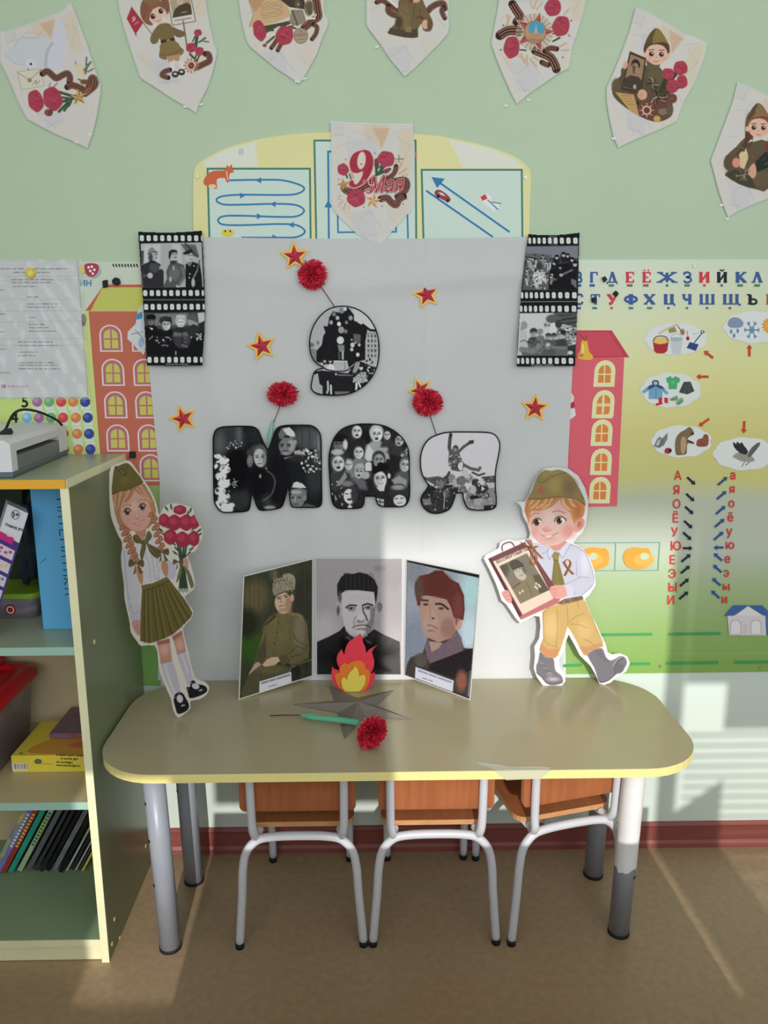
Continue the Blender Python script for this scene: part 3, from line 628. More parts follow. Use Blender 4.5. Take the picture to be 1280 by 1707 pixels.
class Pic:      # soft painted picture sampled on a fine mesh; coordinates are those of a reference crop (ox,oy,k)
    def __init__(s, box_, step, ox, oy, k, bg=(200, 200, 200)):
        s.x0, s.y0, s.x1, s.y1 = box_; s.step = step
        s.nx = int((s.x1-s.x0)/step)+1; s.ny = int((s.y1-s.y0)/step)+1
        s.PX = s.x0+np.arange(s.nx)*step; s.PY = s.y0+np.arange(s.ny)*step
        s.U = (s.PX-ox)*k; s.V = (s.PY-oy)*k; s.du = step*k
        s.img = np.ones((s.ny, s.nx, 3))*np.array(bg, float); s.clip = None
        s.ox, s.oy, s.k = ox, oy, k
    def win(s, xa, ya, xb, yb, pad=0):
        i0 = max(0, int((xa-pad-s.U[0])/s.du)); i1 = min(s.nx, int((xb+pad-s.U[0])/s.du)+2)
        j0 = max(0, int((ya-pad-s.V[0])/s.du)); j1 = min(s.ny, int((yb+pad-s.V[0])/s.du)+2)
        return i0, i1, j0, j1
    def blend(s, i0, i1, j0, j1, a, col):
        if s.clip is not None: a = a*s.clip[j0:j1, i0:i1]
        A = a[..., None]; s.img[j0:j1, i0:i1] = s.img[j0:j1, i0:i1]*(1-A)+np.array(col, float)*A
    def cov(s, pts, soft, W):
        i0, i1, j0, j1 = W; X, Y = np.meshgrid(s.U[i0:i1], s.V[j0:j1]); ins = np.zeros(X.shape, bool); d2 = np.full(X.shape, 1e9)
        n = len(pts)
        for k in range(n):
            ax, ay = pts[k]; bx, by = pts[(k+1) % n]; ex, ey = bx-ax, by-ay; L2 = ex*ex+ey*ey+1e-9
            t = np.clip(((X-ax)*ex+(Y-ay)*ey)/L2, 0, 1); d2 = np.minimum(d2, (X-ax-t*ex)**2+(Y-ay-t*ey)**2)
            if ay != by: ins ^= ((ay > Y) != (by > Y)) & (X < ex*(Y-ay)/(ey if ey else 1e-9)+ax)
        sd = np.sqrt(d2)*np.where(ins, 1, -1)
        return np.clip(.5+sd/max(soft, s.du), 0, 1)
    def poly(s, pts, col, soft=0, a=1, smooth=0):
        if smooth: pts = sm(pts, smooth)
        xs = [p[0] for p in pts]; ys = [p[1] for p in pts]; W = s.win(min(xs), min(ys), max(xs), max(ys), soft+s.du)
        if W[1] <= W[0] or W[3] <= W[2]: return
        s.blend(*W, s.cov(pts, soft, W)*a, col)
    def ell(s, cx, cy, rx, ry, col, rot=0, soft=0, a=1):
        r = max(rx, ry)+soft+s.du; W = s.win(cx-r, cy-r, cx+r, cy+r); i0, i1, j0, j1 = W
        if i1 <= i0 or j1 <= j0: return
        X, Y = np.meshgrid(s.U[i0:i1]-cx, s.V[j0:j1]-cy); c, sn = cos(rot), sin(rot)
        q = np.sqrt(((X*c+Y*sn)/rx)**2+((-X*sn+Y*c)/ry)**2); d = (1-q)*min(rx, ry)
        s.blend(*W, np.clip(.5+d/max(soft, s.du), 0, 1)*a, col)
    def line(s, pts, w, col, soft=0, a=1, smooth=0, closed=False):
        if smooth: pts = sm(pts, smooth, closed)
        elif closed: pts = list(pts)+[pts[0]]
        xs = [p[0] for p in pts]; ys = [p[1] for p in pts]; W = s.win(min(xs), min(ys), max(xs), max(ys), w+soft+s.du); i0, i1, j0, j1 = W
        if i1 <= i0 or j1 <= j0: return
        X, Y = np.meshgrid(s.U[i0:i1], s.V[j0:j1]); d2 = np.full(X.shape, 1e9)
        for k in range(len(pts)-1):
            ax, ay = pts[k]; ex, ey = pts[k+1][0]-ax, pts[k+1][1]-ay; L2 = ex*ex+ey*ey+1e-9
            t = np.clip(((X-ax)*ex+(Y-ay)*ey)/L2, 0, 1); d2 = np.minimum(d2, (X-ax-t*ex)**2+(Y-ay-t*ey)**2)
        w = max(w, s.du*.6); s.blend(*W, np.clip(.5+(w/2-np.sqrt(d2))/max(soft, s.du), 0, 1)*a, col)
    def text(s, t, x, y, size, col, rot=0, shear=0, sxx=1.0, center=False, a=1, bold=0):
        P, T = placetext(t, x, y, size, rot, shear, sxx, center)
        if not len(T): return
        W = s.win(P[:, 0].min(), P[:, 1].min(), P[:, 0].max(), P[:, 1].max(), s.du+bold); i0, i1, j0, j1 = W
        if i1 <= i0 or j1 <= j0: return
        acc = np.zeros((j1-j0, i1-i0)); offs = [-.33, 0, .33]
        bo = [(0, 0)] if not bold else [(bold*cos(q_), bold*sin(q_)) for q_ in [2*pi*k/8 for k in range(8)]]+[(0, 0)]
        for ox in offs:
            for oy in offs:
                h = np.zeros(acc.shape, bool); X, Y = np.meshgrid(s.U[i0:i1]+ox*s.du, s.V[j0:j1]+oy*s.du)
                for bx, by in bo:
                    for tri in T:
                        a0, b0, c0_ = P[tri[0]], P[tri[1]], P[tri[2]]
                        lo = np.minimum(np.minimum(a0, b0), c0_); hi = np.maximum(np.maximum(a0, b0), c0_)
                        u0 = max(0, int((lo[0]+bx-s.U[i0])/s.du)-1); u1 = int((hi[0]+bx-s.U[i0])/s.du)+2; v0 = max(0, int((lo[1]+by-s.V[j0])/s.du)-1); v1 = int((hi[1]+by-s.V[j0])/s.du)+2
                        x_ = X[v0:v1, u0:u1]-bx; y_ = Y[v0:v1, u0:u1]-by
                        if x_.size == 0: continue
                        f = lambda p, q_: (q_[0]-p[0])*(y_-p[1])-(q_[1]-p[1])*(x_-p[0])
                        e1, e2, e3 = f(a0, b0), f(b0, c0_), f(c0_, a0)
                        h[v0:v1, u0:u1] |= ((e1 >= 0) & (e2 >= 0) & (e3 >= 0)) | ((e1 <= 0) & (e2 <= 0) & (e3 <= 0))
                acc += h
        s.blend(*W, acc/9*a, col)
    def setclip(s, pts, soft=0):
        if pts is None: s.clip = None; return
        s.clip = s.cov(pts, soft, (0, s.nx, 0, s.ny))
    def grain(s, amp, cell=3, seed=1, region=None):
        r = np.random.RandomState(seed); g_ = r.randn(s.ny//cell+2, s.nx//cell+2)
        yy = np.linspace(0, g_.shape[0]-1.001, s.ny); xx = np.linspace(0, g_.shape[1]-1.001, s.nx); a = yy.astype(int); b = xx.astype(int); fy_ = (yy-a)[:, None]; fx = (xx-b)[None]
        G = g_[a][:, b]*(1-fy_)*(1-fx)+g_[a+1][:, b]*fy_*(1-fx)+g_[a][:, b+1]*(1-fy_)*fx+g_[a+1][:, b+1]*fy_*fx
        m = 1 if s.clip is None else s.clip
        s.img += (G*amp*m)[..., None]
    def mesh(s, name, p0, n, m, parent=None, mask=None, k=ILL, shape=None):
        X, Y = np.meshgrid(s.PX, s.PY); D = _f*F+_R*(X[..., None]-640)-_U*(Y[..., None]-853.5)
        n = np.array(n, float); t = np.dot(np.array(p0)-CAM, n)/(D@n); P = CAM+D*t[..., None]
        if shape is not None: P = shape(P, X, Y)
        keep = np.ones((s.ny, s.nx), bool)
        if mask is not None: keep = s.cov([((a-s.ox)*s.k, (b-s.oy)*s.k) for a, b in mask], 0, (0, s.nx, 0, s.ny)) > .5
        cell = keep[:-1, :-1] & keep[1:, :-1] & keep[:-1, 1:] & keep[1:, 1:]
        idx = np.arange(s.nx*s.ny).reshape(s.ny, s.nx)
        Q = np.stack([idx[:-1, :-1], idx[1:, :-1], idx[1:, 1:], idx[:-1, 1:]], -1)[cell]
        used = np.unique(Q); remap = np.full(s.nx*s.ny, -1); remap[used] = np.arange(len(used)); Q = remap[Q]
        C = np.clip(s.img, 0, 255).reshape(-1, 3)[used]/255; L_ = np.where(C <= .04045, C/12.92, ((C+.055)/1.055)**2.4)/k
        L_ = np.minimum(L_, .88)
        me = bpy.data.meshes.new(name); me.vertices.add(len(used)); me.vertices.foreach_set('co', P.reshape(-1, 3)[used].astype(np.float32).ravel())
        me.loops.add(Q.size); me.loops.foreach_set('vertex_index', Q.ravel().astype(np.int32)); me.polygons.add(len(Q))
        me.polygons.foreach_set('loop_start', np.arange(0, Q.size, 4, dtype=np.int32)); me.polygons.foreach_set('loop_total', np.full(len(Q), 4, np.int32))
        me.update(calc_edges=True)
        ca = me.color_attributes.new('Col', 'FLOAT_COLOR', 'POINT'); ca.data.foreach_set('color', np.concatenate([L_, np.ones((len(L_), 1))], 1).astype(np.float32).ravel())
        me.materials.append(m); o = bpy.data.objects.new(name, me); link(o, parent)
        if shape is not None: me.polygons.foreach_set('use_smooth', np.ones(len(Q), bool))
        return o

class Vec:      # crisp flat print: coloured polygons stacked in hair-thin layers on a plane
    def __init__(s, ox, oy, k, p0, n, lift=.00035):
        s.ox, s.oy, s.k = ox, oy, k; s.p0 = np.array(p0, float); s.n = np.array(n, float)/np.linalg.norm(n); s.lift = lift; s.V = []; s.Fc = []; s.C = []; s.layer = 0; s.q = 0; s.eps = 6e-6
    def P(s, x, y, L):      # every call to poly / line / text lies a few microns above the one before
        return hit(s.ox+x/s.k, s.oy+y/s.k, s.p0-s.n*(s.lift*(L+1)+s.q*s.eps), s.n)
    def poly(s, pts, col, soft=0, a=1, smooth=0, L=None, same=False):
        if smooth: pts = sm(pts, smooth)
        if not same: s.q += 1
        L = s.layer if L is None else L; i = len(s.V); s.V += [s.P(x, y, L) for x, y in pts]; s.Fc.append(list(range(i, i+len(pts)))); s.C.append(col)
    def ell(s, cx, cy, rx, ry, col, rot=0, soft=0, a=1, L=None): s.poly(ellpts(cx, cy, rx, ry, rot), col, L=L)
    def line(s, pts, w, col, soft=0, a=1, smooth=0, closed=False, L=None):
        if smooth: pts = sm(pts, smooth, closed)
        if closed: pts = list(pts)+[pts[0]]
        pts = [np.array(p, float) for p in pts]; A, B = [], []
        for i, p in enumerate(pts):
            if closed and i in (0, len(pts)-1): d0, d1 = pts[-1]-pts[-2], pts[1]-pts[0]
            else: d0 = pts[i]-pts[i-1] if i else pts[1]-pts[0]; d1 = pts[i+1]-pts[i] if i < len(pts)-1 else d0
            d0 = d0/(np.linalg.norm(d0)+1e-9); d1 = d1/(np.linalg.norm(d1)+1e-9); d = d0+d1; d = d/(np.linalg.norm(d)+1e-9)
            nn = np.array([-d[1], d[0]]); m_ = w/2/max(.4, abs(nn@np.array([-d1[1], d1[0]]))); A.append(p+nn*m_); B.append(p-nn*m_)
        s.q += 1
        for i in range(len(pts)-1): s.poly([A[i], A[i+1], B[i+1], B[i]], col, L=L, same=True)
    def text(s, t, x, y, size, col, rot=0, shear=0, sxx=1.0, center=False, a=1, bold=0, L=None):
        P, T = placetext(t, x, y, size, rot, shear, sxx, center); L = s.layer if L is None else L
        bo = [(0, 0)] if not bold else [(-bold, 0), (bold, 0), (0, bold), (0, -bold)]
        for j, (bx, by) in enumerate(bo):
            s.q += 2
            for n_, tr in enumerate(T):      # glyph outlines may overlap themselves: every triangle gets its own height
                i = len(s.V); s.V += [s.P(P[t_][0]+bx, P[t_][1]+by, L)-s.n*((n_ % 16)*1.5e-6) for t_ in tr]; s.Fc.append([i, i+1, i+2]); s.C.append(col)
    def mesh(s, name, m, parent=None, k=ILL):
        me = bpy.data.meshes.new(name); me.from_pydata([tuple(v) for v in s.V], [], s.Fc)
        ca = me.color_attributes.new('Col', 'FLOAT_COLOR', 'CORNER'); buf = []
        for f, c in zip(s.Fc, s.C): buf += [*alb(c, k), 1]*len(f)
        ca.data.foreach_set('color', buf); me.materials.append(m); me.update()
        o = bpy.data.objects.new(name, me); return link(o, parent)
PM = print_mat('print_matt', .6, .15); PG = print_mat('print_gloss', .25, .3); PS = print_mat('print_satin', .5, .15); PD = print_mat('print_photo', .7, .06)
def card(name, outline, p0, n, m, parent, th_=.0015, m2=None):      # card outline in photo pixels, thickness behind the plane
    n = np.array(n, float)/np.linalg.norm(n); bm = BM()
    prism(bm, [hit(a, b, p0, n) for a, b in outline], n*th_, 0, 0 if m2 is None else 1)
    return obj(name, bm, [m, m2] if m2 else m, parent)
WN = (0, 1, 0)
M_paper = mat('white_card', (205, 203, 200), rough=.6)
M_blackc = mat('black_print', (24, 25, 28), rough=.45)

# ------------------------------------------------------------------ the cloth
xsL = [(385, 236), (600, 247), (800, 266), (1140, 263)]; xsR = [(385, 966), (640, 953), (760, 947), (870, 943), (960, 939), (1140, 938)]
def interp(y, tb_):
    return float(np.interp(y, [a for a, b in tb_], [b for a, b in tb_]))
def cloth():
    nx, ny = 170, 150; V = []; r = random.Random(5); wr = [(r.uniform(0, 6.28), r.uniform(.5, 1.5)) for _ in range(12)]
    for j in range(ny+1):
        v = j/ny
        for i in range(nx+1):
            u = i/nx; xt = 236+u*(966-236)
            # top hem sags between the pins
            yt = 393+5*sin(pi*u)-(4 if u < .02 or u > .98 else 0)
            py = yt+(1134-yt)*v; a = interp(py, xsL); b = interp(py, xsR); px = a+(b-a)*u+1.2*sin(py/60+u*3)*(1-abs(2*u-1))
            sag = .0022*exp(-((v-.05-.05*sin(pi*u))/.03)**2)+.0016*exp(-((v-.115+.03*u)/.02)**2)*u
            fold = .0010*sin(u*23+wr[0][0]+v*2)*min(1, v*2)+.0012*sin(u*41+1.5*sin(v*6)+wr[1][0])*v+.0008*sin(v*34+u*9)*(1-v)
            diag = .0016*exp(-(((u-.86)-(.35-v)*.28)/.025)**2)*(v < .5)+.0014*exp(-(((u-.10)-(v-.1)*.2)/.03)**2)
            crease = .0013*exp(-((u-.655)/.004)**2)+.0010*exp(-((v-.57)/.006)**2)
            off = .0085+2.6*sag+fold*2.2+2.6*diag+1.6*crease
            off = min(off, .0168 if v < .30 else .020)
            if v > .58: off = min(off, .0148 if v < .68 else .0125)
            V.append(tuple(wall(px, py, max(off, .0072))))
    Fc = [(j*(nx+1)+i, (j+1)*(nx+1)+i, (j+1)*(nx+1)+i+1, j*(nx+1)+i+1) for j in range(ny) for i in range(nx)]
    me = bpy.data.meshes.new('backdrop_cloth'); me.from_pydata(V, [], Fc); me.polygons.foreach_set('use_smooth', [True]*len(Fc)); me.update()
    m = mat('white_cloth', (192, 194, 195), rough=.85, spec=.15, noise=.03, nscale=2.5, bump=.25, bscale=700)
    me.materials.append(m); o = bpy.data.objects.new('backdrop_cloth', me); COL.objects.link(o)
    tag(o, 'large white cloth hanging on the wall behind the table with the photo letters on it', 'cloth')
cloth()
# ------------------------------------------------------------------ left activity board with the orange house
BOFF = .004; M_board = mat('board_plastic', (205, 208, 200), rough=.35, spec=.5)
brd = thing('activity_board', tuple(wall(120, 800, 0)), 'left wall poster board with the orange house and rows of coloured dots', 'poster')
out_ = [(-190, 437), (240, 437), (262, 760), (268, 1142), (-190, 1150)]
card('panel', out_, (0, -BOFF, 0), WN, M_board, brd, .0035)
v = Vec(0, 380, 3.657, (0, -BOFF, 0), WN, .0001)
def hs(r, g_, b): return (r, g_, b)
v.poly([(-700, 212), (880, 212), (980, 1390), (980, 2780), (-700, 2800)], (196, 205, 190), L=0)
v.poly([(-700, 620), (530, 620), (600, 1400), (600, 2600), (-700, 2600)], (190, 212, 128), L=.5)
v.poly([(500, 500), (545, 505), (612, 1400), (560, 1400)], (196, 208, 132), L=1)
v.poly([(-700, 2500), (980, 2500), (980, 2790), (-700, 2800)], (120, 165, 90), L=1)
# orange house
v.poly([(520, 505), (635, 345), (870, 345), (960, 505)], (190, 98, 74), L=1)
v.poly([(552, 505), (625, 362), (880, 362), (960, 505)], (190, 192, 100), L=2)
v.poly([(540, 508), (960, 508), (975, 1300), (980, 2500), (690, 2500), (612, 1400)], (186, 104, 84), L=1.5)
def arch_win(cx, cy, w_, h_, frame, wallc, glass, sk=.10, L=3, gw=.50):
    def A_(w, h, dy=0):
        o = [(-w/2, h/2), (w/2, h/2)]; r = w/2
        for k in range(11): t = pi*k/10; o.append((r*cos(t), -h/2+r*.95-r*.95*sin(t)))
        return [(cx+x+(y+dy)*sk*.6, cy+y+dy) for x, y in o]
    v.poly(A_(w_, h_), frame, L=L); v.poly(A_(w_*.86, h_*.90), wallc, L=L+.5)
    v.poly(A_(w_*.62, h_*.70, h_*.02), glass, L=L+1)
    v.line([(cx, cy-h_*.36), (cx+h_*.02, cy+h_*.37)], w_*.07, wallc, L=L+1.5); v.line([(cx-w_*.34, cy+h_*.03), (cx+w_*.34, cy+h_*.03)], w_*.06, wallc, L=L+1.5)
for cx, cy in ((675, 672), (688, 880), (704, 1078), (717, 1280), (870, 672), (880, 880), (893, 1078), (908, 1280), (920, 1462), (730, 1480)):
    arch_win(cx, cy, 138, 165, (222, 205, 205), (178, 108, 118), (195, 190, 98))
v.poly([(905, 1570), (985, 1570), (985, 2480), (915, 2480)], (150, 172, 110), L=2.5)
v.ell(868, 2350, 50, 60, (45, 140, 90), L=3)
# dots
dc = [(130, 180, 210), (160, 110, 150), (110, 165, 120), (200, 72, 72), (205, 130, 78), (58, 72, 140)]
for ri, y in enumerate((1060, 1157, 1255, 1350)):
    for ci in range(6):
        x = 162+ci*73+ri*(8 if ci > 3 else 3)-(0 if ri else 8)
        if ri == 0 and ci == 0: continue
        v.poly([(x-28, y-45), (x+28, y-45), (x+30, y+50), (x-26, y+50)], (205, 215, 205), L=1)
        v.ell(x, y, 31, 31, dc[ci], L=2); v.ell(x-8, y-8, 15, 14, tuple(min(255, c+28) for c in dc[ci]), L=3)
for s_, x, y in (('5', 128, 1092), ('4', 64, 1190)): v.text(s_, x, y, 96, (32, 34, 45), L=2, bold=2)
v.text('МИН', 440, 354, 50, (62, 130, 175), L=2, bold=1)
for i in range(9): v.poly([(684+i*18, 218), (692+i*18, 218), (698+i*18, 238), (690+i*18, 238)], (30, 32, 36), L=2)
v.ell(508, 560, 16, 38, (28, 30, 30), L=2)
v.mesh('print', PS, brd)
def magnet(cx, cy, pts, label, off=BOFF+.001, col=M_rub, t_=.008):
    bm = BM(); prism(bm, [wall(cx+a, cy+b, off+t_) for a, b in pts], (0, t_, 0)); tag(obj('black_magnet', bm, col, bevel=.0015), label, 'magnet', 'small black magnets')
magnet(175, 474, [(-5, -6), (3, -8), (4, 4), (-4, 6)], 'small black magnet at the left end of the orange house roof')
magnet(193, 469, [(-7, -2), (-2, -7), (5, -5), (7, 3), (1, 7), (-6, 4)], 'small black magnet on top of the orange house roof')
magnet(220, 758, [(-5, -5), (5, -5), (5, 6), (-5, 6)], 'small black magnet on the orange house just above the cabinet corner')
# red and white badge magnet on a round grey disc
bg = thing('badge_magnet', tuple(wall(152, 450, BOFF)), 'crimson and white badge magnet beside the plastic sleeve', 'magnet')
card('disc', ellpts(155, 451, 12, 12), (0, -BOFF-.003, 0), WN, mat('disc_grey', (165, 165, 180), rough=.3), bg, .002)
v = Vec(0, 380, 3.657, (0, -BOFF-.004, 0), WN, .00008)
v.poly([(515, 225), (560, 215), (600, 228), (592, 275), (560, 298), (525, 280)], (165, 50, 75), smooth=3, L=0)
for x, y in ((540, 240), (560, 236), (575, 255), (550, 262), (565, 278)): v.ell(x, y, 8, 8, (235, 225, 230), L=1)
v.ell(505, 250, 18, 26, (215, 195, 90), L=-.5); v.mesh('print', PG, bg)
# cut-out picture of a snow figure behind the film strip
sf = thing('paper_cutout', tuple(wall(228, 560, .007)), 'pale blue and white paper cutout peeping out left of the left film strip', 'paper cutout')
o_ = [(238, 505), (230, 518), (226, 540), (213, 553), (212, 565), (220, 572), (230, 583), (240, 592), (246, 560)]
card('paper', o_, (0, -.0075, 0), WN, M_paper, sf, .0008)
v = Vec(0, 380, 3.657, (0, -.0075, 0), WN, .00008)
v.poly([(862, 510), (826, 540), (832, 556), (866, 550)], (70, 140, 185), L=0, smooth=3); v.ell(850, 590, 22, 24, (190, 205, 220), L=0); v.line([(800, 650), (830, 640), (860, 660), (876, 700)], 6, (110, 145, 180), L=1, smooth=4); v.line([(820, 620), (850, 640), (870, 630)], 5, (120, 150, 185), L=1, smooth=4); v.ell(858, 700, 16, 30, (150, 175, 205), L=.5)
v.mesh('print', PM, sf)

# ------------------------------------------------------------------ info sheet in a plastic sleeve
fs = thing('info_sheet', tuple(wall(60, 550, .006)), 'white printed information sheet in a crumpled clear plastic sleeve at the left edge', 'paper sheet')
sh = [(-160, 434), (128, 434), (146, 662), (-160, 664)]
card('paper', sh, (0, -.0085, 0), WN, mat('sheet_paper', (196, 200, 202), rough=.6), fs, .001)
v = Vec(0, 380, 3.657, (0, -.0085, 0), WN, .00008); r_ = random.Random(9)
ln = (70, 72, 80)
def words(x0, x1, y, h, col=ln, L=1):
    x = x0
    while x < x1:
        w_ = r_.uniform(14, 46); v.poly([(x, y+r_.uniform(-1, 1)), (min(x+w_, x1), y), (min(x+w_, x1), y+h), (x, y+h)], tuple(min(255, c+r_.randint(30, 70)) for c in col), L=L); x += w_+7
for x0, x1, y in ((0, 150, 246), (200, 410, 246), (80, 300, 268), (70, 330, 312), (70, 310, 330), (80, 225, 354), (0, 30, 375), (165, 235, 418), (165, 350, 460), (165, 345, 480), (175, 215, 542), (0, 28, 522), (175, 270, 585), (175, 300, 605), (175, 340, 626), (0, 25, 630), (110, 320, 692), (120, 350, 714), (0, 40, 735), (110, 230, 754), (110, 215, 775), (115, 330, 818), (115, 350, 834), (115, 365, 856), (0, 60, 880)): words(x0, x1, y, 6)
for y in (300, 322, 440, 510, 575, 680, 720): v.line([(-500, y), (495+.05*y, y-6)], 1.5, (150, 155, 160), L=.5)
v.poly([(8, 955), (35, 955), (35, 975), (8, 975)], (165, 60, 85), L=1); words(48, 170, 962, 7, (150, 60, 90))
v.mesh('print', PM, fs)
# the sleeve: a thin crinkled transparent skin over the sheet
n1, n2 = 70, 60; V = []
for j in range(n2+1):
    for i in range(n1+1):
        u, w_ = i/n1, j/n2; px = -160+u*(296+15*w_); py = 430+w_*236
        d = abs((px-48)/(py-440+12)); off = .0098+.0022*abs(sin(7*d*3+1.3*sin(w_*7)))*(1-.3*w_)+.0014*abs(sin(px/9+py/13))*w_+.0008*sin(px/5-py/7)
        V.append(tuple(wall(px, py, off)))
Fc = [(j*(n1+1)+i, (j+1)*(n1+1)+i, (j+1)*(n1+1)+i+1, j*(n1+1)+i+1) for j in range(n2) for i in range(n1)]
me = bpy.data.meshes.new('sleeve'); me.from_pydata(V, [], Fc); me.update(); me.materials.append(mat('sleeve_clear', (225, 232, 235), rough=.08, spec=1.0, alpha=.22, coat=1.0)); me.polygons.foreach_set('use_smooth', [True]*len(Fc))
link(bpy.data.objects.new('sleeve', me), fs)
p = wall(50, 455, .013); bm = BM(); 
prism(bm, [wall(50+x, 455+y, .016) for x, y in ellpts(0, 0, 8.5, 8.5, 0, 24)], (0, .006, 0))
pn = obj('push_pin', bm, mat('brass_yellow', (210, 180, 60), rough=.35), bevel=.001); tag(pn, 'yellow star button pinned at the top of the plastic sleeve', 'pin')
bm = BM(); prism(bm, [wall(a, b, .0172) for a, b in star_pts(50, 455, 6.5, 3.4, .2)], (0, .0012, 0)); o = obj('star_relief', bm, mat('brass_pale', (225, 205, 110), rough=.35)); link_ = o
COL.objects.unlink(o); link(o, pn)

# ------------------------------------------------------------------ arch-topped board
ab = thing('tracing_board', tuple(wall(600, 320, 0)), 'arch-topped yellow board with finger-tracing paths above the cloth', 'poster')
def C4(x, y): return (310+x/2.1695, 190+y/2.1695)
arch = [(28, 520), (25, 300), (28, 215), (45, 180), (90, 150), (180, 112), (330, 80), (520, 66)]+[(820, 72), (960, 88), (1090, 118), (1180, 150), (1230, 185), (1247, 220), (1244, 320), (1240, 520)]
arch = [C4(a, b) for a, b in arch[:2]]+[C4(a, b) for a, b in sm(arch[1:-1], 5, False)]+[C4(*arch[-1])]
card('panel', arch, (0, -.0045, 0), WN, mat('arch_yellow', (214, 208, 150), rough=.4), ab, .0035)
v = Vec(310, 190, 2.1695, (0, -.0045, 0), WN, .00008)
for pts in ([(60, 175), (130, 135), (250, 100), (260, 190), (70, 192)], [(950, 92), (1090, 122), (1180, 158), (1225, 195), (1000, 195)]): v.poly(pts, (214, 216, 205), L=0)
g1, g2, bl = (196, 214, 206), (70, 125, 110), (52, 120, 172)
for x0, y0, x1 in ((78, 198, 448), (464, 96, 830), (852, 202, 1214)):
    v.poly([(x0, y0), (x1, y0), (x1+3, 500), (x0+8, 500)], g1, L=1); v.line([(x0+8, 500), (x0, y0), (x1, y0), (x1+3, 500)], 7, g2, L=2)
sn = [(150, 240), (270, 238)]+[(350, 240), (415, 258), (426, 275), (395, 290), (330, 293)]+[(200, 292), (130, 298), (110, 312), (135, 327), (200, 328)]+[(330, 325), (400, 330), (427, 350), (400, 370), (330, 372)]+[(200, 368), (135, 370), (116, 385), (135, 400), (210, 402)]+[(330, 398), (400, 402), (430, 425), (400, 445), (330, 447), (200, 447)]
v.line(sn, 6.5, bl, smooth=5, L=3)
for x, y, d in ((262, 240, -1), (205, 295, 1), (314, 326, -1), (266, 370, 1), (380, 401, -1), (322, 446, 1)): v.poly([(x-10*d, y-11), (x+10*d, y), (x-10*d, y+11)], bl, L=4)
v.line([(517, 500), (514, 136), (700, 136)], 7, bl, L=3); v.poly([(500, 338), (514, 312), (530, 338)], bl, L=4)
v.line([(548, 340), (550, 428), (760, 426), (758, 380)], 6, bl, L=3); v.line([(800, 340), (803, 460), (700, 460)], 6, bl, L=3); v.poly([(600, 455), (618, 450), (618, 470)], bl, L=4)
v.line([(868, 277), (1110, 445)], 7, bl, L=3); v.line([(905, 240), (1170, 427)], 7, bl, L=3); v.poly([(888, 228), (936, 234), (908, 268)], bl, L=4)
# fox
fo = (200, 100, 68)
v.poly([(64, 240), (80, 215), (105, 205), (140, 203), (148, 185), (156, 192), (165, 182), (168, 200), (174, 210), (158, 216), (155, 245), (146, 246), (140, 232), (112, 236), (112, 268), (98, 270), (80, 262), (66, 255)], fo, L=5, smooth=3)
v.ell(95, 262, 14, 8, (225, 200, 160), L=6); v.line([(146, 206), (152, 240)], 4, (225, 190, 160), L=6)
v.ell(150, 430, 24, 14, (215, 195, 90), L=5); v.ell(142, 424, 3, 4, (40, 40, 40), L=6); v.ell(160, 424, 3, 4, (40, 40, 40), L=6)
v.poly([(900, 280), (915, 274), (940, 288), (957, 308), (948, 318), (925, 308), (902, 295)], (150, 60, 75), L=5, smooth=3); v.poly([(912, 282), (928, 286), (940, 298), (920, 292)], (200, 205, 215), L=6); v.ell(912, 298, 6, 6, (35, 35, 40), L=6); v.ell(946, 314, 6, 6, (35, 35, 40), L=6)
v.poly([(1062, 300), (1085, 288), (1104, 300), (1110, 318), (1142, 322), (1130, 332), (1136, 345), (1118, 338), (1118, 356), (1098, 340), (1070, 318)], (225, 225, 230), L=5, smooth=2); v.poly([(1064, 300), (1082, 290), (1090, 306), (1072, 314)], (200, 60, 60), L=6); v.line([(1090, 310), (1128, 345)], 4, (60, 120, 180), L=6); v.line([(1104, 318), (1140, 324)], 3, (60, 60, 70), L=6)
v.ell(831, 146, 4, 10, (200, 110, 90), L=3)
v.poly([(190, 126), (208, 126), (208, 148), (190, 148)], (190, 195, 185), L=2)
v.mesh('print', PS, ab)
def screw(px, py, off, parent):
    bm = BM(); c = wall(px, py, off); tube(bm, [(c[0], c[1], c[2]), (c[0], c[1]-.0025, c[2])], .0042, 16); obj('screw_cap', bm, mat('screw_steel', (170, 165, 150), rough=.3, metal=.6), parent)
screw(330, 294, .0045, ab); screw(876, 296, .0045, ab)

# ------------------------------------------------------------------ right alphabet board
rb = thing('alphabet_board', tuple(wall(1120, 780, 0)), 'right wall poster board with the alphabet, pink house and rows of vowels', 'poster')
ob = [(938, 433), (1420, 432), (1420, 1118), (944, 1124)]
m = mat('alphabet_base', (205, 206, 190), rough=.32, spec=.5)
nt = m.node_tree; b_ = nt.nodes['Principled BSDF']; tc = nt.nodes.new('ShaderNodeTexCoord'); sp_ = nt.nodes.new('ShaderNodeSeparateXYZ'); mr = nt.nodes.new('ShaderNodeMapRange'); cr = nt.nodes.new('ShaderNodeValToRGB')
nz = nt.nodes.new('ShaderNodeTexNoise'); nz.inputs['Scale'].default_value = 2.2; ma = nt.nodes.new('ShaderNodeMath'); ma.operation = 'MULTIPLY_ADD'; ma.inputs[1].default_value = .12
nt.links.new(tc.outputs['Object'], sp_.inputs[0]); nt.links.new(tc.outputs['Object'], nz.inputs['Vector']); nt.links.new(nz.outputs['Fac'], ma.inputs[0]); nt.links.new(sp_.outputs['Z'], ma.inputs[2])
zt_, zb_ = wall(1120, 433)[2]+.06, wall(1120, 1122)[2]+.06
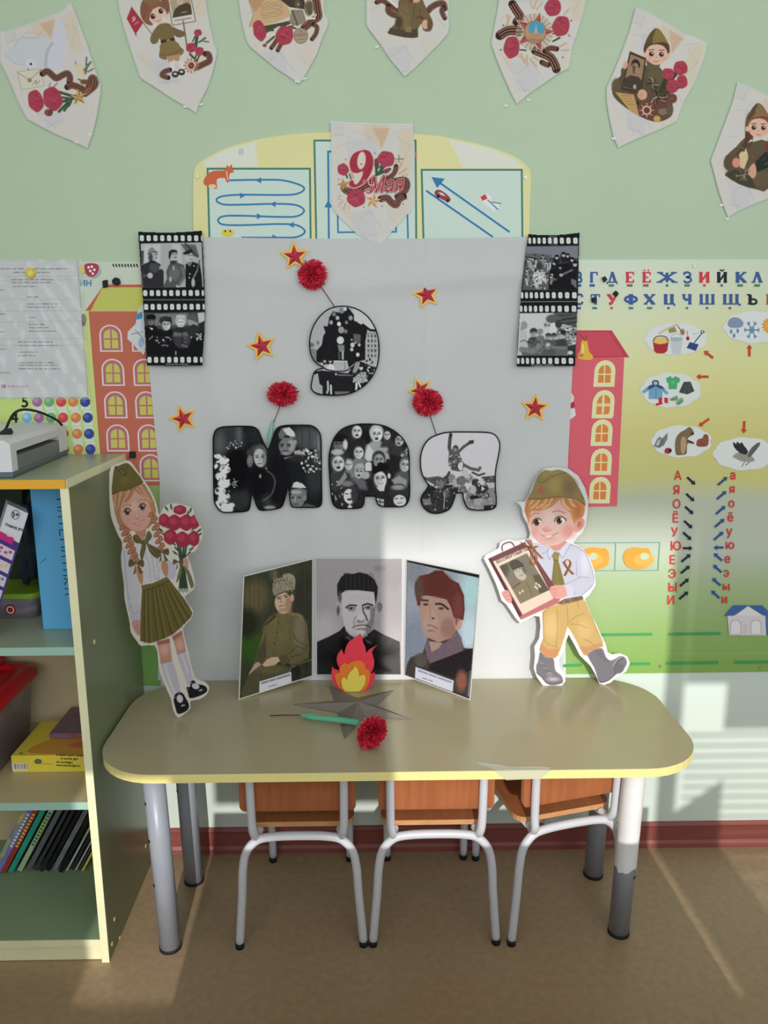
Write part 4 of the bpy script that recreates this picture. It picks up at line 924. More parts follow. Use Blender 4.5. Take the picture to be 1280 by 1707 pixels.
mr.inputs['From Min'].default_value = zt_; mr.inputs['From Max'].default_value = zb_; nt.links.new(ma.outputs[0], mr.inputs['Value']); nt.links.new(mr.outputs[0], cr.inputs[0]); nt.links.new(cr.outputs[0], b_.inputs['Base Color'])
E_ = cr.color_ramp.elements
stops = [(0, (196, 208, 192)), (.10, (200, 208, 176)), (.22, (208, 208, 148)), (.38, (200, 194, 122)), (.50, (194, 192, 124)), (.56, (180, 186, 168)), (.68, (182, 190, 176)), (.78, (160, 180, 140)), (.90, (140, 168, 104)), (1, (126, 164, 84))]
E_[0].position = 0; E_[0].color = (*alb(stops[0][1]), 1); E_[1].position = 1; E_[1].color = (*alb(stops[-1][1]), 1)
for p_, c_ in stops[1:-1]: e = E_.new(p_); e.color = (*alb(c_), 1)
o = card('panel', ob, (0, -.0045, 0), WN, m, rb, .0035)
v = Vec(850, 370, 2.977, (0, -.0045, 0), WN, .00008)
BLU, RED, BLK, GRN = (62, 92, 148), (200, 62, 78), (36, 38, 48), (74, 128, 104)
# slab-serif capitals drawn as heavy strokes with slab feet
def slab(ch, x, y, w_, h, col):
    S = lambda pts, t_: v.line([(x+a*w_, y-b*h) for a, b in pts], t_, col, L=2)
    T, t_ = w_*(.16 if ch == 'Ж' else .30), h*.13
    def ser(a, b): S([(a-.17, b), (a+.17, b)], t_)
    lo, hi = .06, .94
    def stem(a, l=lo, h_=hi): S([(a, l), (a, h_)], T)
    if ch == 'В' or ch == 'Ъ' or ch == 'Ы':
        stem(.25); ser(.22, lo); ser(.22 if ch != 'Ъ' else .12, hi); v.line([(x+a*w_, y-b*h) for a, b in [(.3, lo), (.62, lo), (.82, .17), (.82, .38), (.62, .5), (.3, .5)]], t_*1.5, col, smooth=3, L=2)
        if ch == 'В': v.line([(x+a*w_, y-b*h) for a, b in [(.3, .5), (.6, .5), (.76, .62), (.76, .82), (.6, hi), (.3, hi)]], t_*1.5, col, smooth=3, L=2)
    elif ch == 'Г': stem(.25); ser(.25, lo); S([(.1, hi), (.9, hi)], t_); S([(.85, hi), (.85, .68)], T*.5)
    elif ch in 'ДЛ':
        S([(.5, .97), (.82, lo)], T); S([(.5, .97), (.2, lo)], T*.6); S([(.35, hi), (.65, hi)], t_); S([(-.02, lo), (1.0, lo)] if ch == 'Д' else [(.0, lo), (.35, lo)], t_)
        if ch == 'Д': S([(.02, lo), (.02, -.12)], T*.5); S([(.98, lo), (.98, -.12)], T*.5)
        else: S([(.62, lo), (1.0, lo)], t_)
    elif ch in 'ЕЁ':
        stem(.28); S([(.08, lo), (.9, lo)], t_); S([(.08, hi), (.9, hi)], t_); S([(.3, .5), (.68, .5)], t_); S([(.87, lo), (.87, .3)], T*.5); S([(.87, hi), (.87, .72)], T*.5)
        if ch == 'Ё':
            for a in (.3, .7): v.ell(x+a*w_, y-h*1.14, w_*.09, w_*.09, col, L=2)
    elif ch == 'Ж':
        stem(.5)
        for s_ in (-1, 1): S([(.5, .5), (.5+s_*.42, hi)], T*.7); S([(.5, .5), (.5+s_*.42, lo)], T*.85); ser(.5+s_*.38, hi); ser(.5+s_*.42, lo)
    elif ch == 'З': v.line([(x+a*w_, y-b*h) for a, b in [(.12, .72), (.2, .92), (.5, .96), (.78, .84), (.74, .62), (.42, .53), (.8, .42), (.86, .2), (.6, .04), (.28, .05), (.1, .22)]], T*.75, col, smooth=4, L=2)
    elif ch in 'ИЙ':
        stem(.2); stem(.8); S([(.22, .12), (.8, .9)], T*.6)
        for a in (.2, .8): ser(a, lo); ser(a, hi)
        if ch == 'Й': v.line([(x+a*w_, y-b*h) for a, b in [(.3, 1.22), (.5, 1.10), (.7, 1.22)]], t_, col, smooth=4, L=2)
    elif ch == 'К': stem(.25); ser(.25, lo); ser(.25, hi); S([(.3, .45), (.82, hi)], T*.6); S([(.42, .55), (.85, lo)], T*.9); ser(.82, hi); ser(.86, lo)
    elif ch == 'С': v.line([(x+a*w_, y-b*h) for a, b in [(.88, .7), (.8, .9), (.55, .97), (.25, .85), (.12, .5), (.25, .14), (.55, .03), (.82, .12), (.9, .28)]], T*.85, col, smooth=4, L=2)
    elif ch == 'Т': stem(.5); ser(.5, lo); S([(.05, hi), (.95, hi)], t_); S([(.08, hi), (.08, .7)], T*.5); S([(.92, hi), (.92, .7)], T*.5)
    elif ch == 'У': S([(.15, hi), (.52, .38)], T); S([(.86, hi), (.42, .08)], T*.6); ser(.14, hi); ser(.84, hi); v.ell(x+.3*w_, y-.1*h, T*.5, T*.5, col, L=2)
    elif ch == 'Ф': stem(.5); ser(.5, lo); ser(.5, hi); v.line([(x+(.5+.42*cos(q_))*w_, y-(.5+.27*sin(q_))*h) for q_ in [2*pi*k/16 for k in range(16)]], T*.62, col, smooth=2, closed=True, L=2)
    elif ch == 'Х': S([(.15, hi), (.85, lo)], T); S([(.85, hi), (.15, lo)], T*.6); [ser(a, b) for a in (.15, .85) for b in (lo, hi)]
    elif ch == 'Ц': stem(.22); stem(.75); S([(.05, lo), (1.0, lo)], t_); ser(.22, hi); ser(.75, hi); S([(.97, lo), (.97, -.14)], T*.5)
    elif ch == 'Ч': stem(.78); v.line([(x+a*w_, y-b*h) for a, b in [(.22, hi), (.22, .6), (.4, .46), (.75, .5)]], T*.8, col, L=2); ser(.78, lo); ser(.78, hi); ser(.2, hi)
    elif ch in 'ШЩ':
        for a in (.14, .5, .86): S([(a, lo), (a, hi)], T*.62); S([(a-.11, hi), (a+.11, hi)], t_)
        S([(.02, lo), (.98, lo)], t_)
        if ch == 'Щ': S([(1.02, lo+.03), (1.02, -.12)], T*.45)
row1 = [('В', 322, 38, BLU), ('Г', 393, 46, BLU), ('Д', 482, 50, BLU), ('Е', 569, 50, RED), ('Ё', 652, 50, RED), ('Ж', 734, 90, BLU), ('З', 858, 46, BLU), ('И', 936, 56, RED), ('Й', 1025, 54, BLK), ('К', 1114, 60, BLU), ('Л', 1198, 56, BLU), ('М', 1290, 60, BLU)]
row2 = [('С', 322, 42, BLU), ('Т', 400, 48, BLU), ('У', 482, 54, RED), ('Ф', 566, 68, BLU), ('Х', 664, 56, BLU), ('Ц', 760, 58, BLU), ('Ч', 852, 52, BLU), ('Ш', 938, 80, BLU), ('Щ', 1054, 84, BLU), ('Ъ', 1178, 54, BLK), ('Ы', 1268, 60, RED)]
for ch, x, w_, c in row1: slab(ch, x, 302, w_, 54, c)
for ch, x, w_, c in row2: slab(ch, x, 410, w_, 52, c)
for x, w_, c in ((328, 26, BLU), (395, 26, BLU), (490, 26, GRN), (580, 28, (130, 100, 90)), (660, 28, (130, 100, 90)), (773, 13, GRN), (866, 26, GRN), (958, 13, (190, 80, 80)), (1044, 13, GRN), (1128, 28, GRN), (1212, 28, GRN)): v.poly([(x, 309), (x+w_, 309), (x+w_, 321), (x, 321)], c, L=2)
for x, w_, c in ((332, 20, BLU), (408, 24, GRN), (498, 12, (190, 80, 80)), (588, 24, GRN), (680, 26, GRN), (780, 12, BLU), (872, 12, GRN), (972, 13, GRN), (1085, 13, (110, 100, 70))): v.poly([(x, 422), (x+w_, 422), (x+w_, 433), (x, 433)], c, L=2)
# pink house
PK, PKD = (212, 98, 112), (190, 66, 86)
v.poly([(290, 538), (505, 538), (592, 672), (290, 676)], PKD, L=1); v.poly([(290, 548), (490, 548), (560, 664), (290, 664)], (200, 76, 94), L=1.5)
def P6(a, b): return ((930+a/3.631-850)*2.977, (660+b/3.631-370)*2.977)
v.poly([(290, 674), (567, 674)]+[P6(357, 668), P6(0, 675)], PK, L=1)
for cx, cy in [(470, 752), (466, 900)]+[P6(272, 55), P6(266, 222), P6(262, 398), P6(254, 570)]:
    w_, h_ = 104, 132; sk = -.07
    def A_(w, h, dx=0, dy=0):
        o = [(-w/2, h/2), (w/2, h/2)]; r = w/2
        for k in range(11): t = pi*k/10; o.append((r*cos(t), -h/2+r-r*sin(t)))
        return [(cx+dx+x+(y+dy)*sk, cy+y+dy) for x, y in o]
    v.poly(A_(104, 132), (232, 226, 170), L=2.5); v.poly(A_(62, 88, 0, 2), (216, 130, 70), L=3)
    v.line([(cx, cy-46), (cx-3, cy+48)], 6, (232, 226, 170), L=3.5); v.line([(cx-34, cy+4), (cx+34, cy+4)], 6, (232, 226, 170), L=3.5)
# bell
v.poly([(356, 590), (382, 590), (392, 640), (412, 668), (400, 684), (345, 680), (335, 660), (348, 640)], (222, 178, 62), smooth=3, L=4); v.ell(352, 662, 14, 8, (200, 120, 90), L=5); v.line([(350, 556), (360, 575), (372, 590), (380, 560)], 4, (130, 60, 40), smooth=3, L=5); v.ell(362, 630, 6, 26, (240, 215, 130), L=5)
# torn white bits of tape on the house's left edge
v.poly([(290, 850), (308, 850), (318, 870), (315, 890), (300, 900), (290, 895)], (215, 212, 215), L=4); v.poly([(296, 900), (318, 892), (322, 912), (306, 935), (298, 930)], (175, 45, 70), L=3.6); v.poly([(292, 925), (322, 925), (326, 960), (300, 980), (290, 975)], (215, 212, 215), L=4)
# clouds
def cloud(cx, cy, rx, ry, seed, L=2):
    r = random.Random(seed); n = 9; pts = []
    for k in range(n*6):
        t = 2*pi*k/(n*6); b = 1+.07*abs(sin(t*n/2)); pts.append((cx+rx*cos(t)*b, cy+ry*sin(t)*b))
    v.poly(pts, (212, 216, 216), L=L)
cloud(822, 580, 148, 76, 1); cloud(798, 835, 143, 82, 2); cloud(1215, 522, 150, 76, 3)
c_ = P6(747, 275); cloud(c_[0], c_[1], 143, 76, 4); c_ = P6(1130, 350); cloud(c_[0], c_[1], 150, 78, 5)
# cloud 1: basket, bucket, spade, tools
v.poly([(708, 590), (788, 590), (780, 640), (765, 652), (730, 652), (715, 640)], (170, 45, 55), L=3); v.ell(748, 590, 40, 16, (216, 178, 90), L=4); v.line([(710, 592), (722, 572), (748, 566), (775, 572), (787, 592)], 5, (95, 60, 40), smooth=3, L=5)
for a, b in ((730, 588), (748, 582), (765, 590), (745, 598)): v.ell(a, b, 9, 7, (225, 190, 110), L=5)
v.poly([(795, 582), (858, 582), (846, 655), (806, 655)], (190, 195, 200), L=3); v.ell(826, 582, 31, 10, (165, 172, 180), L=4); v.line([(798, 585), (806, 560), (840, 556), (856, 582)], 2, (150, 155, 160), smooth=3, L=4)
v.line([(735, 555), (785, 528), (830, 508)], 10, (196, 186, 150), L=3); v.poly([(785, 532), (818, 520), (828, 545), (790, 552)], (150, 140, 80), L=4); v.line([(830, 512), (845, 535), (862, 555)], 4, (140, 70, 40), L=4); v.ell(856, 546, 12, 16, (160, 130, 100), L=3)
v.line([(880, 540), (882, 575)], 3, (170, 40, 50), L=3); v.ell(882, 578, 9, 10, (170, 40, 50), L=3); v.line([(957, 545), (910, 605)], 5, (40, 60, 100), L=4); v.ell(955, 546, 10, 8, (40, 60, 100), L=3); v.ell(955, 546, 5, 4, (212, 216, 216), L=4); v.poly([(892, 596), (936, 608), (922, 640), (876, 625)], (46, 72, 120), L=4); v.line([(905, 560), (940, 548)], 3, (150, 190, 195), L=3)
# cloud 2: coat, jumper, skirt, boots, shoes
v.poly([(652, 842), (690, 812), (706, 806), (735, 806), (755, 815), (788, 850), (775, 858), (756, 840), (756, 880), (688, 878), (688, 836), (665, 852)], (110, 160, 190), L=3); v.poly([(690, 812), (706, 806), (735, 806), (755, 815), (770, 830), (745, 828), (722, 815), (700, 828), (680, 832)], (60, 78, 120), L=4); v.ell(722, 798, 18, 14, (60, 72, 100), L=4); v.ell(722, 800, 10, 9, (150, 190, 200), L=5); v.line([(724, 826), (724, 878)], 2, (60, 90, 110), L=4)
v.poly([(775, 775), (795, 765), (822, 765), (845, 778), (838, 800), (830, 798), (828, 830), (786, 830), (786, 800), (778, 798)], (76, 165, 112), L=3); v.ell(808, 768, 9, 5, (212, 216, 216), L=4); v.ell(808, 796, 10, 9, (95, 185, 130), L=4)
v.poly([(862, 794), (896, 792), (915, 840), (880, 856), (838, 846)], (62, 72, 68), L=3); v.line([(878, 800), (866, 850)], 2, (95, 105, 100), L=4); v.line([(888, 800), (892, 850)], 2, (95, 105, 100), L=4)
for dx in (0, 32): v.poly([(736+dx*.9, 872), (754+dx*.9, 872), (756+dx*.9, 905), (724+dx*1.0 if dx == 0 else 784, 912), (724+dx if dx == 0 else 784, 900), (738+dx*.9, 898)], (196, 48, 62), L=4)
v.poly([(790, 880), (825, 862), (835, 872), (830, 886), (800, 888)], (120, 165, 130), smooth=3, L=3); v.poly([(822, 898), (848, 872), (860, 880), (858, 896), (835, 910)], (120, 165, 130), smooth=3, L=3); v.line([(800, 882), (826, 876)], 3, (50, 70, 60), L=4); v.line([(832, 900), (854, 888)], 3, (50, 70, 60), L=4)
# cloud 3: rain, snowflake, sun
v.poly(sm([(1080, 505), (1090, 482), (1115, 473), (1140, 480), (1158, 500), (1150, 520), (1120, 526), (1090, 522)], 4), (130, 142, 172), L=3)
for a, b in ((1097, 545), (1130, 542), (1112, 565)): v.poly([(a, b-14), (a+7, b), (a, b+10), (a-7, b)], (110, 130, 170), smooth=3, L=3)
for k in range(6):
    t = pi*k/6*1.0; t = pi*k/6
    if k % 2 == 0: v.line([(1200-38*cos(t), 536-44*sin(t)), (1200+38*cos(t), 536+44*sin(t))], 5, (82, 125, 170), L=3)
for k in range(6):
    t = pi*k/3; cx_, cy_ = 1200+26*cos(t), 536+30*sin(t)
    for s_ in (-.6, .6): v.line([(cx_, cy_), (cx_+14*cos(t+s_), cy_+16*sin(t+s_))], 4, (82, 125, 170), L=3)
v.line([(1200+13*cos(2*pi*k/6), 536+15*sin(2*pi*k/6)) for k in range(6)], 4, (82, 125, 170), closed=True, L=3)
v.poly(star_pts(1290, 515, 44, 30, 0, 14), (222, 140, 50), L=3); v.ell(1290, 515, 26, 26, (232, 170, 60), L=4)
# arrows
def arrow(x0, y0, x1, y1, w_, col, L=2):
    d = np.array([x1-x0, y1-y0], float); l_ = np.linalg.norm(d); d /= l_; nn = np.array([-d[1], d[0]]); a = np.array([x0, y0]); b = np.array([x1, y1]); h = b-d*w_*1.35
    v.poly([a+nn*w_*.42, h+nn*w_*.42, h+nn*w_, b, h-nn*w_, h-nn*w_*.42, a-nn*w_*.42], col, L=L)
RA = (194, 70, 48)
arrow(1008, 675, 962, 640, 15, RA); arrow(1188, 668, 1188, 608, 15, RA); arrow(986, 768, 924, 768, 15, RA)
a, b = P6(915, 138), P6(852, 184); arrow(*a, *b, 14, RA); a, b = P6(1128, 152), P6(1124, 228); arrow(*a, *b, 15, RA)
# animals and bird
q = P6
def PP(pts): return [q(a, b) for a, b in pts]
v.poly(PP([(580, 305), (600, 260), (618, 245), (630, 258), (664, 222), (662, 260), (640, 300), (610, 315)]), (118, 124, 132), L=3); v.poly(PP([(590, 300), (605, 268), (620, 262), (612, 300)]), (175, 180, 186), L=4); v.line(PP([(612, 312), (640, 262)]), 3, (60, 62, 70), L=5)
v.ell(*q(666, 332), 17, 15, (150, 52, 66), L=3); v.ell(*q(680, 330), 7, 9, (50, 35, 40), L=4); v.line(PP([(650, 350), (645, 335)]), 2, (40, 30, 30), L=3)
v.poly(PP([(712, 350), (710, 270), (735, 225), (770, 205), (790, 190), (808, 195), (825, 230), (800, 245), (785, 262), (822, 280), (820, 292), (785, 288), (780, 330), (776, 352), (740, 358)]), (122, 100, 76), smooth=3, L=3); v.poly(PP([(745, 260), (770, 250), (776, 300), (765, 345), (745, 340)]), (170, 150, 118), smooth=3, L=4); v.line(PP([(785, 272), (815, 282)]), 6, (62, 45, 36), L=4); v.ell(*q(812, 228), 6, 5, (40, 30, 28), L=4)
v.poly(PP([(838, 300), (845, 265), (875, 255), (882, 235), (905, 235), (912, 262), (905, 300), (870, 308)]), (140, 78, 62), smooth=3, L=3); v.line(PP([(855, 280), (890, 300)]), 3, (90, 50, 40), L=4)
v.poly(PP([(1058, 372), (1070, 352), (1100, 342), (1150, 350), (1190, 385), (1165, 400), (1110, 395), (1075, 378)]), (150, 146, 136), smooth=3, L=3)
v.poly(PP([(1100, 345), (1066, 310), (1060, 278), (1078, 292), (1085, 275), (1100, 290), (1112, 280), (1125, 300), (1150, 335), (1135, 355)]), (46, 48, 54), smooth=2, L=4)
v.poly(PP([(1145, 360), (1175, 310), (1218, 280), (1220, 300), (1185, 345), (1160, 372)]), (92, 94, 98), smooth=2, L=4); v.line(PP([(1130, 400), (1112, 430)]), 3, (60, 60, 60), L=3); v.line(PP([(1160, 400), (1135, 420)]), 3, (60, 60, 60), L=3)
# vowels with arrows
RV = (196, 66, 62)
for ch, x, y in (('А', 702, 508), ('Я', 696, 596), ('О', 692, 680), ('Ё', 690, 766), ('У', 684, 850), ('Ю', 678, 934), ('Е', 672, 1018), ('Э', 666, 1102), ('Ы', 664, 1184), ('И', 658, 1262)):
    v.text(ch, *q(x, y), 74*2.977/3.631, RV, L=2, bold=1.3, sxx=.92)
for ch, x, y in (('а', 1040, 504), ('я', 1036, 588), ('о', 1030, 674), ('ё', 1024, 760), ('у', 1018, 844), ('ю', 1012, 926), ('е', 1006, 1010), ('э', 1000, 1094), ('ы', 994, 1178), ('и', 988, 1256)):
    v.text(ch.upper() if ch == 'э' else ch, *q(x, y), (55 if ch == 'э' else 74)*2.977/3.631, RV, L=2, bold=1.3, sxx=.92)
for i, (x, y) in enumerate(((782, 492), (776, 592), (770, 670), (764, 756), (758, 826))): arrow(*q(x, y), *q(x+50, y+46), 13, (36, 44, 62), L=2.5)
arrow(*q(756, 922), *q(815, 922), 13, (36, 44, 62), L=2.5)
for x, y in ((748, 1004), (744, 1074), (738, 1152), (734, 1230)): arrow(*q(x, y), *q(x+55, y-46), 13, (36, 44, 62), L=2.5)
for x, y in ((968, 540), (962, 626), (956, 716), (950, 794), (944, 872)): arrow(*q(x, y), *q(x+58, y-50), 13, (46, 84, 132), L=2.5)
arrow(*q(1002, 918), *q(942, 918), 13, (46, 84, 132), L=2.5)
for x, y in ((994, 998), (990, 1068), (984, 1148), (978, 1224)): arrow(*q(x, y), *q(x-50, y-46), 13, (46, 84, 150), L=2.5)
# persimmon boxes
v.line(PP([(-200, 892), (616, 886), (606, 1056), (-200, 1060)]), 3, (92, 150, 148), L=2, closed=True); v.line(PP([(350, 890), (344, 1058)]), 3, (92, 150, 148), L=2); v.line(PP([(85, 890), (82, 1058)]), 3, (92, 150, 148), L=2)
for cx_, cy_, dx in ((480, 982, 45), (225, 982, -10)):
    v.poly(sm(PP([(cx_-85, cy_), (cx_-70, cy_-45), (cx_-30, cy_-65), (cx_+30, cy_-60), (cx_+70, cy_-55), (cx_+86, cy_), (cx_+65, cy_+50), (cx_, cy_+68), (cx_-60, cy_+50)]), 4), (216, 150, 66), L=2.5); v.ell(*q(cx_+dx-5, cy_+10), 50, 34, (224, 162, 84), L=3); v.ell(*q(cx_+dx, cy_-12), 22, 18, (178, 196, 116), L=3.4); v.ell(*q(cx_+dx-5, cy_-8), 15, 15, (178, 192, 186), L=4)
# green lines, small house, screws
for x0, x1, y in ((130, 570, 1446), (668, 985, 1441), (30, 145, 1632), (300, 560, 1624), (658, 972, 1617), (1068, 1400, 1612), (1260, 1400, 1440)): v.line(PP([(x0, y+2), (x1, y-3)]), 13, (66, 150, 92), L=2)
v.poly(PP([(1025, 1330), (1255, 1330), (1260, 1450), (1035, 1448)]), (206, 200, 205), L=2); v.poly(PP([(1005, 1332), (1060, 1268), (1235, 1268), (1270, 1300), (1270, 1330), (1240, 1325), (1150, 1270), (1060, 1330)]), (66, 98, 158), L=3); v.poly(PP([(1070, 1330), (1150, 1272), (1240, 1330)]), (212, 212, 216), L=3.5)
for cx_ in (1075, 1198): 
    v.poly(sm(PP([(cx_-34, 1442), (cx_-34, 1375), (cx_-20, 1356), (cx_+15, 1354), (cx_+34, 1372), (cx_+34, 1442)]), 1), (190, 170, 178), L=4); v.poly(sm(PP([(cx_-28, 1440), (cx_-28, 1380), (cx_-16, 1362), (cx_+12, 1360), (cx_+28, 1378), (cx_+28, 1440)]), 1), (216, 216, 222), L=4.5)
for y in (1386, 1400, 1414, 1430): v.line(PP([(1118, y), (1142, y)]), 2, (160, 140, 145), L=4)
v.poly(PP([(1258, 1330), (1400, 1320), (1400, 1450), (1262, 1450)]), (70, 110, 170), L=2.4); v.line(PP([(640, 1558), (1400, 1555)]), 1.5, (175, 198, 130), L=2)
v.mesh('print', PS, rb)
screw(1157, 443, .0045, rb); screw(1100, 1110, .0045, rb); screw(1267, 1112, .0045, rb)
magnet(1008, 466, [(-4, -3), (1, -6), (5, 0), (0, 5)], 'small black magnet left of the letter in the top alphabet row', .006)
magnet(1027, 490, [(-5, 0), (0, -6), (5, -1), (1, 5)], 'small black magnet over the red letter in the second alphabet row', .006)
magnet(990, 500, [(-4, -4), (4, -4), (5, 3), (-2, 5)], 'small black magnet at the left end of the second alphabet row', .006)
# ------------------------------------------------------------------ black and white photo letters
def g3(v): return (v, v, v+3)
def face(P, cx, cy, r, tone=205, hair=35, hat=None, rot=0.0, mouth='s', body=None, dirn=0):      # small monochrome head
    c, s_ = cos(rot), sin(rot); T = lambda x, y: (cx+(x*c-y*s_)*r, cy+(x*s_+y*c)*r)
    if body is not None: P.poly([T(-1.9, 3.6), T(-1.5, 1.6), T(-.5, 1.0), T(.5, 1.0), T(1.5, 1.6), T(1.9, 3.6)], g3(body), soft=r*.3)
    if body is None: P.poly([T(-1.7, 3.0), T(-1.3, 1.5), T(-.4, 1.0), T(.4, 1.0), T(1.3, 1.5), T(1.7, 3.0)], g3(hair*.6+34), soft=r*.5)
    P.ell(*T(0, -.28), r*1.02, r*1.12, g3(hair), rot, soft=r*.25)
    P.ell(*T(dirn*.1, .12), r*.80, r*1.02, g3(tone), rot, soft=r*.22)
    P.ell(*T(-.45+dirn*.2, .2), r*.35, r*.8, g3(tone*.72), rot, soft=r*.6, a=.6)
    for sx_ in (-.34, .34): P.ell(*T(sx_+dirn*.15, -.05), r*.20, r*.10, g3(tone*.25), rot, soft=r*.15)
    P.line([T(-.5+dirn*.15, -.25), T(-.15+dirn*.15, -.28)], r*.10, g3(tone*.35), soft=r*.1); P.line([T(.15+dirn*.15, -.28), T(.5+dirn*.15, -.25)], r*.10, g3(tone*.35), soft=r*.1)
    P.line([T(.05+dirn*.2, 0), T(.1+dirn*.25, .35)], r*.12, g3(tone*.6), soft=r*.15)
    if mouth == 'o': P.ell(*T(dirn*.12, .66), r*.26, r*.17, g3(35), rot, soft=r*.12)
    else: P.line([T(-.28+dirn*.12, .6), T(dirn*.12, .68), T(.28+dirn*.12, .6)], r*.11, g3(tone*.4), soft=r*.1); P.line([T(-.2+dirn*.12, .60), T(.2+dirn*.12, .60)], r*.06, g3(min(250, tone*1.2)), soft=r*.05)
    if hat == 'pilotka': P.poly([T(-1.05, -.35), T(-.5, -1.35), T(.4, -1.5), T(1.05, -.6), T(.5, -.5)], g3(hair+60), soft=r*.15); P.line([T(-1.0, -.35), T(1.05, -.6)], r*.12, g3(hair), soft=r*.1)
    elif hat == 'cap': P.ell(*T(0, -.95), r*1.25, r*.55, g3(hair), rot, soft=r*.15); P.poly([T(-1.1, -.6), T(1.1, -.6), T(1.25, -.35), T(-.9, -.4)], g3(max(8, hair-10)), soft=r*.1)
    elif hat == 'helmet': P.poly([T(-1.2, -.3), T(-1.0, -.95), T(-.4, -1.35), T(.4, -1.35), T(1.0, -.95), T(1.2, -.3)], g3(hair), soft=r*.12); P.line([T(-1.2, -.3), T(1.2, -.3)], r*.15, g3(hair+50), soft=r*.1)
    elif hat == 'scarf': P.ell(*T(0, -.3), r*1.2, r*1.25, g3(tone-35), rot, soft=r*.2); P.ell(*T(0, .15), r*.72, r*.9, g3(tone), rot, soft=r*.2); [P.ell(*T(sx_, 0), r*.16, r*.09, g3(45), rot, soft=r*.1) for sx_ in (-.3, .3)]; P.line([T(-.25, .62), T(.25, .62)], r*.1, g3(70), soft=r*.1)
def speckle(P, x0, y0, x1, y1, n, r0, r1, tones, seed, soft=1.5, a=.9):
    r_ = random.Random(seed)
    for _ in range(n): P.ell(r_.uniform(x0, x1), r_.uniform(y0, y1), r_.uniform(r0, r1), r_.uniform(r0, r1)*.8, g3(r_.choice(tones)), r_.uniform(0, 3), soft, a)
def Cx(pts, ox, oy, k): return [(ox+a/k, oy+b/k) for a, b in pts]
LOFF = .0215; LP = (0, -LOFF, 0)
def letter(name, label, outl, ox, oy, k, P, holes=(), lw=15):
    th = thing(name, tuple(wall(outl[0][0]/k+ox, outl[0][1]/k+oy, LOFF)), label, 'letter' if 'letter' in name else 'numeral', None)
    P.setclip(None); P.line(outl, lw*2.3*k/8, g3(16), closed=True)
    for h in holes: P.line(h, lw*.9, g3(20), closed=True); P.poly(h, (205, 207, 208))
    card('card', Cx(outl, ox, oy, k), LP, WN, M_blackc, th, .003)
    P.mesh('photo_print', (0, -LOFF-.0006, 0), WN, PD, th, mask=Cx(outl, ox, oy, k)); return th
# М
o_ = sm([(60, 300), (62, 180), (90, 105), (150, 72), (250, 64), (420, 62), (500, 72), (550, 110), (585, 190), (625, 275), (648, 308), (672, 265), (700, 180), (725, 110), (770, 68), (860, 52), (1050, 50), (1130, 62), (1190, 110), (1220, 190), (1225, 400), (1228, 700), (1230, 860), (1215, 915), (1170, 938), (1040, 940), (930, 938), (895, 920), (878, 860), (872, 780), (862, 735), (850, 790), (825, 880), (795, 935), (740, 955), (640, 968), (570, 968), (530, 930), (500, 850), (482, 800), (470, 870), (455, 950), (415, 980), (300, 990), (190, 994), (130, 970), (85, 905), (68, 820), (62, 500)], 4)
P = Pic((352, 706, 540, 858), .8, 345, 700, 6.4, (28, 30, 33))
for x, y, rx, ry, t in ((250, 200, 160, 160, 62), (130, 260, 60, 140, 96), (340, 150, 20, 90, 120), (1080, 200, 120, 130, 92), (980, 180, 60, 100, 78), (1190, 300, 30, 160, 150), (1150, 600, 90, 200, 58), (520, 150, 90, 80, 42), (660, 700, 110, 170, 70), (700, 880, 100, 90, 60), (350, 850, 110, 110, 55)): P.ell(x, y, rx, ry, g3(t), soft=70, a=.8)
for x in (250, 380, 1010, 1090, 1160): P.line([(x, 60), (x+10, 420)], 9, g3(48), soft=10, a=.7)
P.ell(320, 520, 130, 230, g3(14), soft=60); P.ell(560, 650, 130, 180, g3(18), soft=60); P.ell(760, 650, 120, 280, g3(22), soft=50)
P.line(sm([(640, 545), (700, 590), (725, 670), (690, 790), (600, 860)], 4, False), 14, g3(105), soft=12, a=.8)
for x, y, r in ((170, 440, 55), (190, 530, 60), (150, 600, 60), (180, 680, 65), (140, 760, 60), (180, 840, 66), (140, 900, 60), (200, 950, 80), (260, 910, 35), (120, 390, 35)): P.ell(x, y, r, r*.75, g3(218), soft=12)
speckle(P, 85, 360, 240, 960, 46, 8, 24, (60, 235, 245, 160, 240), 4)
speckle(P, 195, 225, 375, 320, 30, 4, 11, (200, 235, 120, 30), 5); speckle(P, 230, 620, 340, 720, 22, 4, 10, (220, 180, 30), 6)
speckle(P, 1010, 310, 1215, 560, 60, 7, 20, (215, 190, 60, 235, 30), 8)
# woman
P.ell(550, 330, 92, 75, g3(66), -.2, soft=18); P.ell(480, 350, 60, 50, g3(60), soft=14); P.ell(458, 440, 32, 62, g3(120), soft=14); P.ell(565, 405, 66, 100, g3(182), -.12, soft=12); P.ell(612, 410, 24, 85, g3(110), soft=26, a=.7)
for x, y in ((532, 398), (592, 395)): P.ell(x, y, 17, 7, g3(48), soft=6)
P.line([(515, 380), (548, 378)], 7, g3(55), soft=5); P.line([(578, 376), (610, 374)], 7, g3(55), soft=5); P.line([(563, 395), (556, 438)], 6, g3(120), soft=6); P.line([(545, 468), (582, 466)], 9, g3(70), soft=6); P.line(sm([(500, 330), (540, 290), (590, 285), (625, 330)], 3, False), 12, g3(120), soft=10, a=.7); P.ell(568, 600, 12, 22, g3(150), soft=6); P.ell(632, 518, 9, 9, g3(170), soft=3)
for x, y in ((452, 470), (470, 468)): P.ell(x, y, 6, 5, g3(40), soft=3)
